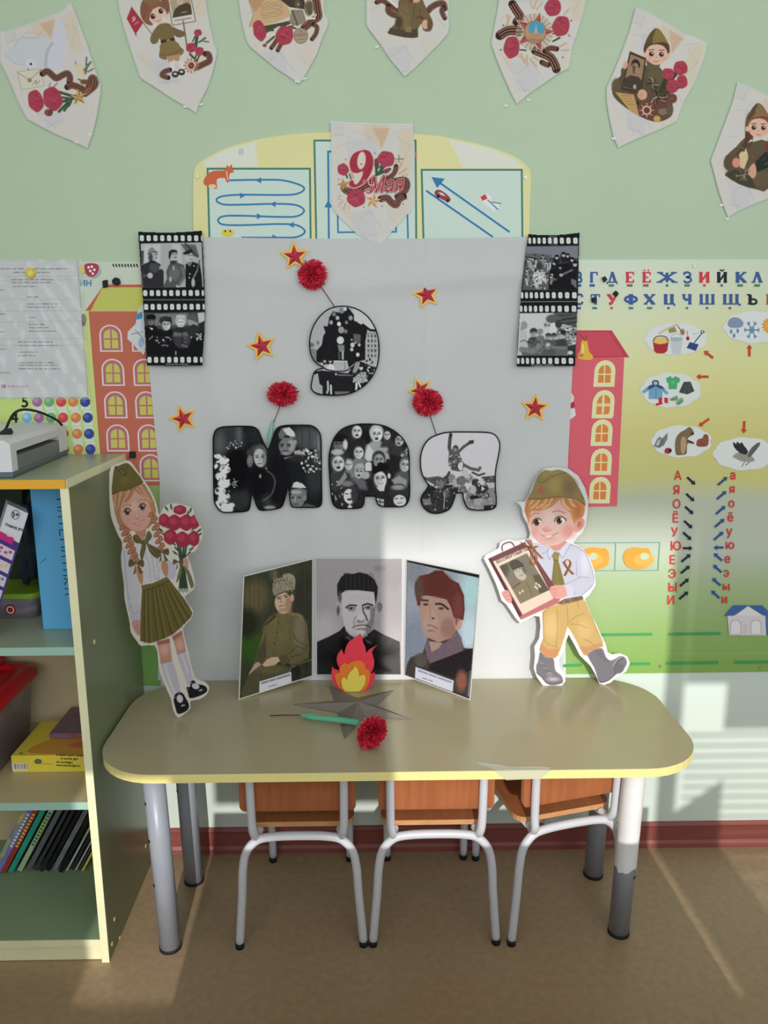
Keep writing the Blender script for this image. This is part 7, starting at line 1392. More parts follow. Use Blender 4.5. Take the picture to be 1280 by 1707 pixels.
# girl
ox, oy, k = 170, 760, 3.795
P = Pic((178, 766, 352, 1200), .7, ox, oy, k, (206, 200, 190))
GA = lambda a, b: ((175+a/7.529-170)*k, (765+b/7.529-760)*k); GP = lambda pts: [GA(a, b) for a, b in pts]
GL = lambda a, b: ((200+a/6.096-170)*k, (925+b/6.096-760)*k); GQ = lambda pts: [GL(a, b) for a, b in pts]
br = (170, 122, 88); brd = (118, 76, 52); brl = (206, 168, 134); ol = (98, 88, 48); old = (64, 58, 30); oll = (126, 112, 66); sk = (196, 152, 136)
# legs, socks, shoes
for pts in ([(375, 890), (400, 1000), (412, 1100), (530, 1075), (515, 960), (500, 850)], [(530, 830), (560, 930), (580, 1010), (668, 975), (650, 860), (625, 770)]): P.poly(GQ(pts), (184, 132, 116), soft=5)
P.ell(*GL(450, 960), 30, 40, (200, 156, 140), soft=26); P.ell(*GL(610, 910), 24, 34, (200, 156, 140), soft=24); P.poly(GQ([(375, 880), (500, 850), (510, 890), (385, 920)]), (156, 96, 84), soft=10); P.poly(GQ([(530, 830), (625, 770), (635, 810), (540, 870)]), (160, 100, 88), soft=10)
P.poly(GQ([(410, 1105), (530, 1075), (570, 1180), (620, 1390), (640, 1430), (560, 1440), (520, 1400), (450, 1240)]), (178, 174, 184), soft=4); P.poly(GQ([(578, 1012), (665, 980), (710, 1120), (745, 1270), (735, 1290), (690, 1340), (650, 1220), (600, 1090)]), (178, 174, 184), soft=4)
P.line(GQ([(412, 1102), (530, 1076)]), 3, (120, 90, 96), soft=2); P.line(GQ([(580, 1010), (664, 978)]), 3, (120, 90, 96), soft=2); P.line(sm(GQ([(460, 1120), (510, 1300), (560, 1400)]), 3, False), 14, (198, 194, 202), soft=12); P.line(sm(GQ([(630, 1010), (690, 1200)]), 3, False), 12, (198, 194, 202), soft=12)
for pts in ([(545, 1470), (560, 1420), (600, 1395), (640, 1410), (670, 1460), (700, 1520), (690, 1570), (640, 1605), (585, 1612), (560, 1540)], [(675, 1345), (710, 1340), (720, 1290), (750, 1275), (780, 1310), (850, 1325), (885, 1360), (870, 1400), (790, 1440), (710, 1455), (690, 1400)]): P.poly(sm(GQ(pts), 4), (28, 26, 32), soft=4)
P.ell(*GL(608, 1462), 20, 26, (196, 190, 196), -.2, soft=4); P.ell(*GL(768, 1335), 24, 18, (196, 190, 196), .3, soft=4); P.ell(*GL(640, 1530), 14, 5, (170, 170, 178), -.3, soft=3); P.ell(*GL(820, 1375), 14, 5, (170, 170, 178), -.3, soft=3); [P.ell(*GL(x, y), 3, 3, (200, 200, 205)) for x, y in ((560, 1450), (600, 1408), (730, 1305), (690, 1365))]
# arms / blouse
bl_ = (188, 184, 192); bld = (138, 134, 148)
P.poly(sm(GA and [GA(215, 1130), GA(260, 1100), GA(330, 1150), GL(190, 250), GL(215, 400), GL(215, 560), GL(205, 590), GL(110, 600), GL(75, 500), GL(60, 400), GL(50, 300), GL(20, 100)], 3), bl_, soft=5); P.line(sm([GA(240, 1150), GL(60, 200), GL(80, 400), GL(110, 540)], 4, False), 3, bld, soft=3)
P.poly([GA(330, 1000), GA(600, 960), GA(720, 1100), GA(780, 1270), GL(500, 130), GL(480, 220), GL(250, 300), GL(200, 150)], (196, 192, 196), soft=5)
for x0 in (300, 345, 385): P.line(sm([GL(x0-40+(x0-300)*.3, -20), GL(x0, 130), GL(x0+14, 270)], 4, False), 3, (148, 144, 158), soft=3)
r_ = random.Random(3)
for i in range(26): x, y = r_.uniform(280, 420), r_.uniform(20, 260); P.line([GL(x, y), GL(x+18, y+8)], 2.2, (154, 150, 164), soft=2)
P.poly(sm(GQ([(100, 610), (130, 590), (210, 590), (222, 640), (200, 660), (160, 665), (110, 665)]), 3), (186, 184, 196), soft=3); [P.line(GQ([(x, 595), (x-6, 655)]), 2.5, bld, soft=2) for x in (125, 150, 175, 200)]; [P.line(GQ([(x, 510), (x+8, 585)]), 2.5, bld, soft=2) for x in (90, 120, 160, 190)]; P.line(GQ([(110, 590), (210, 582)]), 3, bld, soft=2)
P.poly(sm(GQ([(125, 670), (205, 665), (212, 740), (208, 790), (190, 825), (150, 780), (125, 720)]), 3), (186, 142, 128), soft=4); P.line(GQ([(170, 700), (185, 760), (200, 790)]), 3, (140, 96, 86), soft=2); P.line(GQ([(150, 720), (165, 770)]), 2.5, (140, 96, 86), soft=2)
P.poly([GA(740, 1200), GL(500, 60), GL(560, 100), GL(575, 200), GL(540, 250), GL(490, 235), GL(480, 100)], (180, 176, 196), soft=5)
# skirt
P.poly(GQ([(225, 345), (340, 320), (490, 235), (560, 330), (680, 480), (735, 590), (715, 640), (640, 710), (540, 800), (440, 850), (300, 895), (205, 870), (210, 600)]), ol, soft=4)
for i, (xa, ya, xb, yb_) in enumerate(((255, 350, 250, 890), (290, 345, 300, 895), (330, 335, 385, 870), (365, 325, 450, 850), (400, 310, 530, 815), (435, 290, 600, 755), (465, 270, 660, 700), (490, 255, 705, 650))):
    P.line(sm(GQ([(xa, ya), ((xa+xb)/2-6, (ya+yb_)/2), (xb, yb_)]), 4, False), 4, old, soft=4); P.line(sm(GQ([(xa+12, ya+20), ((xa+xb)/2+14, (ya+yb_)/2), (xb+24, yb_-20)]), 4, False), 7, oll, soft=8, a=.7)
P.poly(GQ([(215, 310), (340, 285), (480, 220), (492, 260), (350, 325), (225, 365)]), (108, 96, 52), soft=3); P.line(sm(GQ([(225, 365), (350, 325), (492, 262)]), 3, False), 3, old, soft=2)
P.line(sm(GQ([(205, 870), (300, 895), (440, 850), (540, 800), (640, 710), (735, 595)]), 3, False), 3, old, soft=2)
# hair behind, neck, face
P.poly(sm(GP([(95, 440), (110, 560), (120, 660), (150, 780), (190, 860), (260, 900), (330, 900), (520, 880), (600, 800), (640, 660), (600, 520), (540, 400), (470, 300), (300, 370), (180, 410)]), 3), br, soft=5)
P.poly(GP([(370, 900), (510, 870), (520, 960), (480, 1010), (400, 970)]), (178, 126, 108), soft=5)
P.poly(sm(GP([(190, 620), (210, 500), (300, 420), (400, 380), (500, 470), (560, 580), (580, 680), (560, 800), (500, 880), (430, 910), (340, 890), (270, 840), (210, 760)]), 4), sk, soft=5)
P.ell(*GA(300, 780), 20, 18, (206, 142, 132), soft=20, a=.7); P.ell(*GA(520, 720), 18, 22, (206, 142, 132), soft=20, a=.7); P.ell(*GA(370, 600), 22, 30, (206, 166, 150), soft=20); P.line(sm(GP([(215, 780), (250, 830), (340, 895), (430, 912), (510, 880), (560, 800)]), 3, False), 3, (164, 110, 96), soft=3)
for cx_, cy_ in ((277, 665), (468, 605)):
    P.ell(*GA(cx_, cy_), 25, 21, (214, 200, 196), -.25, soft=3); P.ell(*GA(cx_+2, cy_+2), 18, 20, (98, 70, 50), soft=4); P.ell(*GA(cx_+2, cy_-2), 10, 11, (38, 28, 26), soft=3); P.ell(*GA(cx_+10, cy_-16), 4.5, 4.5, (240, 236, 232), soft=2); P.line(sm(GP([(cx_-48, cy_+6), (cx_-20, cy_-38), (cx_+20, cy_-44), (cx_+50, cy_-10)]), 4, False), 5, (50, 34, 30), soft=3)
    P.line(sm(GP([(cx_-56, cy_-70), (cx_-10, cy_-95), (cx_+50, cy_-80)]), 4, False), 4, (146, 98, 74), soft=4)
P.ell(*GA(400, 720), 9, 6, (206, 158, 144), soft=6); P.line(sm(GP([(375, 745), (400, 755), (432, 735)]), 3, False), 3.5, (150, 96, 84), soft=3)
P.line(sm(GP([(352, 812), (400, 800), (450, 780), (488, 765)]), 4, False), 3.5, (140, 76, 72), soft=2); P.poly(sm(GP([(370, 812), (480, 772), (450, 815), (400, 835)]), 3), (200, 150, 146), soft=3); P.line(sm(GP([(380, 822), (420, 842), (465, 805)]), 3, False), 4, (176, 104, 100), soft=3)
# fringe
P.poly(sm(GP([(95, 440), (200, 410), (360, 360), (350, 450), (280, 540), (210, 560), (195, 660), (170, 780), (130, 700), (110, 580)]), 2), br, soft=4); P.poly(sm(GP([(360, 360), (470, 300), (540, 400), (600, 520), (640, 640), (600, 640), (560, 560), (480, 480), (400, 420)]), 2), br, soft=4)
for pts in ([(200, 420), (180, 520), (150, 640)], [(300, 390), (270, 470), (220, 540)], [(440, 330), (500, 430), (580, 540)], [(400, 370), (470, 450), (550, 520)], [(130, 450), (125, 600)]): P.line(sm(GP(pts), 4, False), 8, brl, soft=7, a=.7)
for pts in ([(240, 410), (220, 500), (190, 600)], [(340, 370), (320, 450), (260, 530)], [(480, 320), (560, 430), (620, 560)], [(160, 430), (150, 560), (170, 740)], [(370, 370), (450, 440)]): P.line(sm(GP(pts), 4, False), 2.5, brd, soft=2)
# plaits
def plait(pts, w0):
    for i, (a, b) in enumerate(pts):
        s_ = 1 if i % 2 else -1
        P.ell(*GA(a+s_*w0*.5, b), w0*.52, w0*.34, (150, 98, 74), s_*.8, soft=3); P.ell(*GA(a+s_*w0*.5, b-4), w0*.26, w0*.16, (186, 136, 112), s_*.8, soft=6); P.line(GP([(a+s_*w0*.9, b-26), (a-s_*w0*.2, b+24)]), 2.5, (86, 48, 40), soft=2)
plait([(240+i*13, 860+i*38) for i in range(12)], 46); plait([(598+i*11, 700+i*42) for i in range(12)], 42)
# scarf
P.poly(sm(GP([(350, 970), (400, 950), (490, 1030), (540, 900), (590, 960), (570, 1010), (540, 1060), (660, 1120), (700, 1200), (650, 1250), (560, 1170), (520, 1060), (510, 1130), (480, 1240), (455, 1280), (440, 1180), (460, 1070), (400, 1060), (360, 1030)]), 2), (88, 84, 50), soft=4)
for pts in ([(380, 980), (440, 1020), (490, 1040)], [(560, 930), (530, 1000), (500, 1040)], [(480, 1080), (470, 1200)], [(540, 1080), (620, 1180)]): P.line(sm(GP(pts), 3, False), 5, (118, 112, 70), soft=4)
P.ell(*GA(500, 1035), 16, 14, (104, 98, 60), soft=3); P.line(GP([(480, 1010), (480, 1060)]), 2, old)
# bows and tails
def bow(cx_, cy_, s_, c_):
    for d_ in (-1, 1): P.poly(sm([(cx_, cy_), (cx_+d_*s_*.8, cy_-s_*.5), (cx_+d_*s_, cy_+s_*.1), (cx_+d_*s_*.8, cy_+s_*.5)], 3), c_, soft=3); P.line([(cx_+d_*4, cy_), (cx_+d_*s_*.7, cy_)], 2.5, tuple(x*.6 for x in c_), soft=2)
    P.poly([(cx_-4, cy_), (cx_-s_*.4, cy_+s_*1.5), (cx_-s_*.05, cy_+s_*1.2)], c_, soft=3); P.poly([(cx_+4, cy_), (cx_+s_*.9, cy_+s_*1.2), (cx_+s_*.4, cy_+s_*1.35)], c_, soft=3); P.ell(cx_, cy_, s_*.17, s_*.17, tuple(x*1.25 for x in c_), soft=2)
P.poly(sm(GQ([(160, 120), (215, 130), (235, 230), (225, 300), (190, 260)]), 3), (176, 128, 90), soft=4); P.poly(sm(GQ([(430, 60), (480, 80), (490, 190), (460, 220), (420, 130)]), 3), (176, 128, 90), soft=4)
bow(*GL(165, 85), 50, (96, 84, 58)); bow(*GA(715, 1165), 46, (96, 84, 58))
# bouquet
for pts in ([(940, 1000), (960, 1280)], [(1000, 1000), (970, 1280)], [(900, 1000), (950, 1280)], [(1040, 960), (990, 1280)]): P.line(GP(pts), 12, (46, 72, 52), soft=4)
lf = ((770, 620, .6), (830, 600, .2), (1075, 640, -.3), (1040, 690, -.2), (700, 890, .9), (740, 950, .9), (1180, 900, -.9), (1185, 950, -1), (860, 1060, .8), (880, 1180, .9), (900, 1130, .8), (1060, 1060, -.8), (1085, 1130, -.9), (1050, 1190, -.8), (770, 850, .9), (1110, 870, -.7))
for x, y, a_ in lf: P.ell(*GA(x, y), 6, 20, (58, 82, 64), -a_, soft=3)
for cx_, cy_, rx, ry in ((940, 640, 72, 52), (740, 770, 58, 72), (870, 800, 80, 86), (1020, 800, 80, 88), (1125, 790, 56, 76), (820, 980, 72, 84), (970, 1010, 76, 84), (1115, 1000, 62, 84)):
    n = 12; P.poly(sm([GA(cx_+rx*1.12*(1+.07*(i % 2))*cos(2*pi*i/n), cy_+ry*1.12*(1+.07*(i % 2))*sin(2*pi*i/n)) for i in range(n)], 3), (152, 46, 66), soft=4); P.ell(*GA(cx_-rx*.2, cy_-ry*.2), rx*.3, ry*.3, (172, 62, 82), soft=12); P.line(sm([GA(cx_-rx*.6, cy_+ry*.2), GA(cx_, cy_+ry*.5), GA(cx_+rx*.6, cy_+ry*.1)], 3, False), 2, (116, 30, 50), soft=2, a=.6)
P.poly(GQ([(590, 0), (680, 0), (650, 60), (690, 340), (600, 340), (620, 80)]), (44, 70, 50), soft=5)
for i in range(7): P.line(GQ([(630, 60), (595+i*16, 370+((i*13) % 26))]), 4, (52, 80, 54) if i % 2 else (36, 56, 40), soft=2)
P.poly(sm(GQ([(640, 40), (680, 30), (695, 70), (690, 140), (660, 140), (635, 100)]), 3), (190, 146, 132), soft=4); [P.line(GQ([(655, y), (692, y+6)]), 2.5, (146, 100, 90), soft=2) for y in (62, 88, 114)]
bow(*GL(590, 70), 34, (92, 84, 66)); P.poly(sm(GQ([(640, 110), (700, 160), (750, 300), (720, 340), (680, 200)]), 2), (100, 104, 76), soft=4); P.poly(sm(GQ([(610, 120), (570, 280), (600, 250), (630, 180)]), 2), (100, 104, 76), soft=4)
# cap
P.poly(sm(GP([(88, 450), (95, 250), (120, 100), (160, 90), (240, 55), (300, 60), (380, 150), (480, 290), (380, 345), (300, 385), (180, 405)]), 2), ol, soft=4); P.ell(*GA(250, 270), 30, 26, (110, 96, 54), soft=24); P.poly(GP([(120, 110), (160, 95), (240, 200), (265, 60), (290, 70), (262, 205), (235, 215)]), (84, 76, 42), soft=3)
for pts in ([(125, 110), (200, 150), (240, 205), (262, 150), (250, 70)], [(150, 95), (215, 130), (242, 170), (246, 100)], [(90, 445), (180, 408), (300, 385), (390, 340), (480, 290)]): P.line(sm(GP(pts), 3, False), 3.5, old, soft=2)
P.line(sm(GP([(160, 100), (235, 185), (265, 70)]), 2, False), 3, (140, 130, 84), soft=2); P.poly([GA(a, b) for a, b in star_pts(285, 305, 26, 11, 0)], (128, 62, 44), soft=2)
og = sm([GA(55, 180), GA(95, 90), GA(180, 55), GA(270, 22), GA(330, 50), GA(400, 150), GA(500, 290), GA(580, 420), GA(640, 560), GA(670, 680), GA(690, 700), GA(735, 610), GA(820, 555), GA(960, 575), GA(1090, 615), GA(1130, 710), GA(1190, 830), GA(1235, 930), GA(1190, 1050), GA(1130, 1160), GL(690, 0), GL(715, 90), GL(755, 250), GL(750, 350), GL(660, 420), GL(690, 500), GL(745, 580), GL(715, 660), GL(640, 745), GL(660, 860), GL(700, 1010), GL(760, 1250), GL(850, 1290), GL(905, 1350), GL(880, 1420), GL(800, 1470), GL(715, 1485), GL(715, 1560), GL(650, 1620), GL(590, 1655), GL(540, 1580), GL(520, 1470), GL(480, 1380), GL(405, 1190), GL(385, 1050), GL(355, 920), GL(215, 925), GL(175, 880), GL(110, 790), GL(100, 700), GL(75, 580), GL(45, 440), GL(40, 300), GL(15, 120), GL(10, 0), GA(205, 1180), GA(215, 1050), GA(170, 970), GA(120, 850), GA(75, 720), GA(55, 500)], 2)
ogp = [(ox+a/k, oy+b/k) for a, b in og]
pb = (0, float(hz(300, 1196, TH)[1]), TH); pn_ = np.array([0, 1.0, 0.0])
th = thing('standing_figure', tuple(hit(298, 1194, pb, (0, 1, 0))), 'card cutout of a girl with plaits holding red carnations beside the cabinet', 'cardboard figure', None)
card('card', ogp, pb, pn_, mat('card_cream', (196, 190, 180), rough=.6), th, .004); P.mesh('colour_print', np.array(pb)-pn_*.0006, pn_, PS, th, mask=ogp, k=.95)

v = Vec(0, 820, 7.11, (0, -.3455, 0), WN, .0002)
v.line(ellpts(183, 270, 47, 52, 0, 24), 7, (40, 40, 44), closed=True, L=3); v.text('3+', 182, 297, 78, (30, 30, 34), center=True, bold=2, L=3)
v.text('Умные игры', 55, 395, 46, (40, 40, 44), rot=.32, L=3, bold=1); v.line([(105, 415), (230, 462)], 4, (120, 120, 124), L=3)
v.text('ДЕТСКОЕ', 34, 480, 34, (225, 215, 222), rot=.22, L=7, bold=1); v.text('ЛОТО', 74, 524, 34, (225, 215, 222), rot=.22, L=7, bold=1)
v.mesh('print', PM, gb)
v = Vec(0, 1040, 5.334, (0, -.2662, 0), WN, .0002)
for t_, y, s_ in (('в мире юных умников', 1172, 26), ('vk sornet_igra', 1204, 27), ('ok sornetigra', 1236, 27), ('www.sornet-igra.ru', 1264, 27)): v.text(t_, 500 if y != 1204 else 535, y, s_, (60, 56, 40), rot=.03, L=1, bold=.8)
v.line([(320, 1242), (460, 1248)], 3, (120, 110, 60), L=1); v.text('0+', 176, 1160, 26, (40, 40, 40), L=1, bold=1)
v.mesh('print', PM, yb)
# ------------------------------------------------------------------ pennant flags
FOFF = .003
def flag(label, outl, ox, oy, k, painter, frame, off=FOFF, gl=()):
    pts = Cx(outl, ox, oy, k); x0 = max(-8, min(p[0] for p in pts)-2); x1 = min(1290, max(p[0] for p in pts)+2); y0 = max(-12, min(p[1] for p in pts)-2); y1 = max(p[1] for p in pts)+2
    P = Pic((x0, y0, x1, y1), .85, ox, oy, k, (202, 198, 194))
    o, ex, ey = [np.array(q_, float) for q_ in frame]      # frame: origin, x edge, y edge in crop units
    Tt = lambda u, v_: tuple(o+ex*u+ey*v_)
    for pl_, c_, a_ in (([(.0, .0), (.16, .0), (.12, .12), (.0, .12)], (196, 194, 194), .8), ([(.38, .02), (.72, .02), (.60, .22), (.42, .17)], (206, 182, 158), .5), ([(.50, .04), (.72, .05), (.62, .22)], (196, 158, 122), .55), ([(.82, .10), (1, .02), (1, .42), (.84, .40)], (204, 190, 164), .6), ([(.18, .16), (.5, .14), (.6, .30), (.2, .32)], (192, 192, 198), .8), ([(.2, .78), (.5, .74), (.55, 1.0), (.3, .98)], (194, 192, 196), .8), ([(.62, .70), (.95, .72), (.8, .86)], (206, 194, 178), .6), ([(.05, .72), (.2, .70), (.25, .84)], (210, 190, 170), .5)):
        P.poly([Tt(*q_) for q_ in pl_], c_, soft=9, a=a_)
    for a_, b_ in (((.0, .12), (.16, .11)), ((.16, .0), (.12, .12)), ((.2, .14), (.3, .08)), ((.3, .08), (.5, .14)), ((.44, .15), (.62, .08)), ((.62, .08), (.60, .22)), ((.06, .22), (.22, .18)), ((.8, .12), (.98, .20)), ((.86, .34), (.98, .18)), ((.28, .86), (.45, .76)), ((.45, .76), (.60, .90)), ((.3, .98), (.55, .96)), ((.66, .76), (.8, .88)), ((.12, .74), (.24, .86)), ((.05, .46), (.16, .42)), ((.84, .52), (.96, .60)), ((.72, .12), (.92, .03)), ((.3, .90), (.42, 1.02))):
        P.line([Tt(*a_), Tt(*b_)], 5*k/7, (160, 156, 152), soft=5*k/7, a=.55)
    painter(P, k)
    # sealed edge of the clear film
    n = len(outl); c_ = np.mean(np.array(outl), 0); inn = [tuple(c_+(np.array(p)-c_)*.935) for p in outl]
    P.line(inn, 2.2*k/7, (226, 214, 202), soft=3, a=.6, closed=True)
    th = thing('pennant_flag', tuple(wall(pts[0][0], pts[0][1], off)), label, 'pennant', 'pennants along the top of the wall')
    card('sleeve', pts, (0, -off-.0012, 0), WN, mat('sleeve_edge', (196, 200, 196), rough=.25, spec=.6), th, .0012)
    bm = BM(); 
    P.mesh('picture', (0, -off-.0018, 0), WN, PS, th, mask=[tuple(np.array(Cx([tuple(c_+(np.array(p)-c_)*.985)], ox, oy, k)[0])) for p in outl])
    for x, y in gl:      # glints of tape at the tips
        card('tape_bit', [(x-3, y-1.2), (x+3, y-2), (x+3.4, y+1.2), (x-2.6, y+1.8)], (0, -off-.002, 0), WN, mat('tape_bright', (225, 228, 225), rough=.15, spec=.8), th, .0005)
    return th
def carn(P, cx, cy, rx, ry, rot=0, n=11, c_=(164, 60, 78)):
    cc, ss = cos(rot), sin(rot); P.poly(sm([(cx+(rx*(1+.08*(i % 2))*cos(2*pi*i/n))*cc-(ry*(1+.08*(i % 2))*sin(2*pi*i/n))*ss, cy+(rx*cos(2*pi*i/n))*ss+(ry*(1+.08*(i % 2))*sin(2*pi*i/n))*cc) for i in range(n)], 3), c_, soft=min(rx, ry)*.1)
    r_ = random.Random(int(cx+cy))
    for _ in range(9): a = r_.uniform(0, 6.3); q_ = r_.uniform(.1, .7); x, y = cx+rx*q_*cos(a), cy+ry*q_*sin(a); P.line(sm([(x-rx*.2, y), (x, y-ry*.14), (x+rx*.2, y+ry*.05)], 3, False), min(rx, ry)*.06, (128, 36, 56) if _ % 2 else (186, 86, 100), soft=min(rx, ry)*.06)
def ribbon(P, pts, w_):
    p = [np.array(q_, float) for q_ in sm(pts, 5, False)]
    for f0, ww, c_ in ((0, 1.0, (46, 28, 28)), (-.30, .11, (176, 120, 96)), (-.02, .11, (176, 120, 96)), (.27, .11, (176, 120, 96)), (.44, .06, (120, 80, 66))):
        f_ = f0*w_; L_ = []
        for i in range(len(p)):
            d = p[min(i+1, len(p)-1)]-p[max(i-1, 0)]; d = d/(np.linalg.norm(d)+1e-9); L_.append(tuple(p[i]+np.array([-d[1], d[0]])*f_))
        P.line(L_, w_*ww*.9, c_, soft=w_/14)
def star5(P, cx, cy, R, rot=0, c1=(196, 158, 96), c2=(150, 112, 62)):
    s_ = star_pts(cx, cy, R, R*.42, rot)
    for i in range(10): P.poly([(cx, cy), s_[i], s_[(i+1) % 10]], c1 if i % 2 else c2, soft=2)
def leafs(P, pts, c_=(64, 82, 62)):
    for x, y, a, l in pts: P.line([(x, y), (x+l*cos(a), y+l*sin(a))], l*.22, c_, soft=3)
# 1 dove with envelope
def p1(P, k):
    P.poly(sm([(180, 480), (240, 380), (460, 375), (600, 400), (540, 560), (530, 720), (480, 740), (200, 700), (60, 600), (20, 560)], 3), (194, 196, 202), soft=14); P.poly(sm([(530, 700), (560, 500), (700, 170), (760, 250), (780, 500), (740, 720), (620, 740)], 3), (198, 198, 208), soft=8); P.line(sm([(540, 720), (560, 540), (620, 440)], 3, False), 26, (150, 156, 164), soft=26, a=.7)
    P.line(sm([(170, 490), (235, 385), (330, 378), (465, 378)], 3, False), 5, (160, 158, 160), soft=5); P.line(sm([(60, 570), (180, 680), (300, 700)], 3, False), 5, (170, 168, 170), soft=6)
    P.ell(365, 685, 60, 52, (200, 204, 212), soft=6); P.ell(366, 688, 14, 14, (24, 24, 28), soft=4); P.line([(332, 740), (336, 775)], 10, (90, 84, 80), soft=4)
    P.poly([(205, 780), (480, 745), (525, 945), (255, 995)], (206, 200, 182), soft=3); P.line([(205, 785), (350, 880), (485, 750)], 7, (140, 132, 118), soft=3); P.line([(205, 780), (480, 745), (525, 945), (255, 995)], 5, (150, 142, 128), soft=3, closed=True); P.ell(352, 880, 24, 26, (130, 124, 114), soft=5); P.line(sm([(390, 930), (430, 880), (430, 930), (470, 885)], 3, False), 6, (96, 90, 84), soft=3)
    ribbon(P, [(505, 800), (560, 775), (620, 820), (670, 855), (740, 820), (800, 800), (830, 850), (825, 900)], 82); ribbon(P, [(800, 960), (860, 940), (960, 975), (1030, 1010), (1060, 920), (1090, 850), (1130, 880), (1120, 950), (1010, 1040)], 84)
    P.ell(955, 770, 60, 90, (206, 194, 170), -.3, soft=10); P.line([(890, 660), (905, 690)], 8, (70, 60, 50), soft=3); leafs(P, [(1000, 760, -.9, 120), (1010, 800, -1.3, 110), (1020, 700, -1.5, 90), (1040, 780, -.5, 80), (930, 870, .3, 90)], (104, 112, 92)); P.ell(1000, 900, 50, 30, (110, 80, 60), soft=14)
    leafs(P, [(700, 1020, .3, 150), (720, 1140, -.3, 160), (700, 1250, -.8, 150), (760, 1240, -.9, 130), (820, 1180, -1.2, 120), (690, 1080, .1, 120), (650, 1180, -.4, 90)]); leafs(P, [(580, 960, -1.2, 50), (640, 960, -.9, 60)], (150, 100, 90))
    carn(P, 425, 1125, 88, 128, -.25); carn(P, 625, 1100, 108, 138, -.3); P.ell(575, 1265, 50, 42, (140, 70, 66), .3, soft=5); P.ell(600, 1260, 26, 40, (92, 66, 56), .3, soft=8)
    star5(P, 935, 1080, 108, -.1)
flag('pennant with a dove, an envelope and two carnations, leftmost of the row', [(-10, 305), (200, 260), (500, 150), (740, 50), (840, -60), (880, 40), (960, 260), (1040, 470), (1130, 760), (1195, 920), (1195, 1030), (1150, 1300), (1100, 1510), (1035, 1690), (880, 1610), (700, 1540), (480, 1430), (320, 1340), (220, 1150), (110, 890), (-10, 640)], 0, 10, 7.111, p1, ((40, 300), (830, -290), (270, 1250)), gl=((150, 224), (127, 237)))
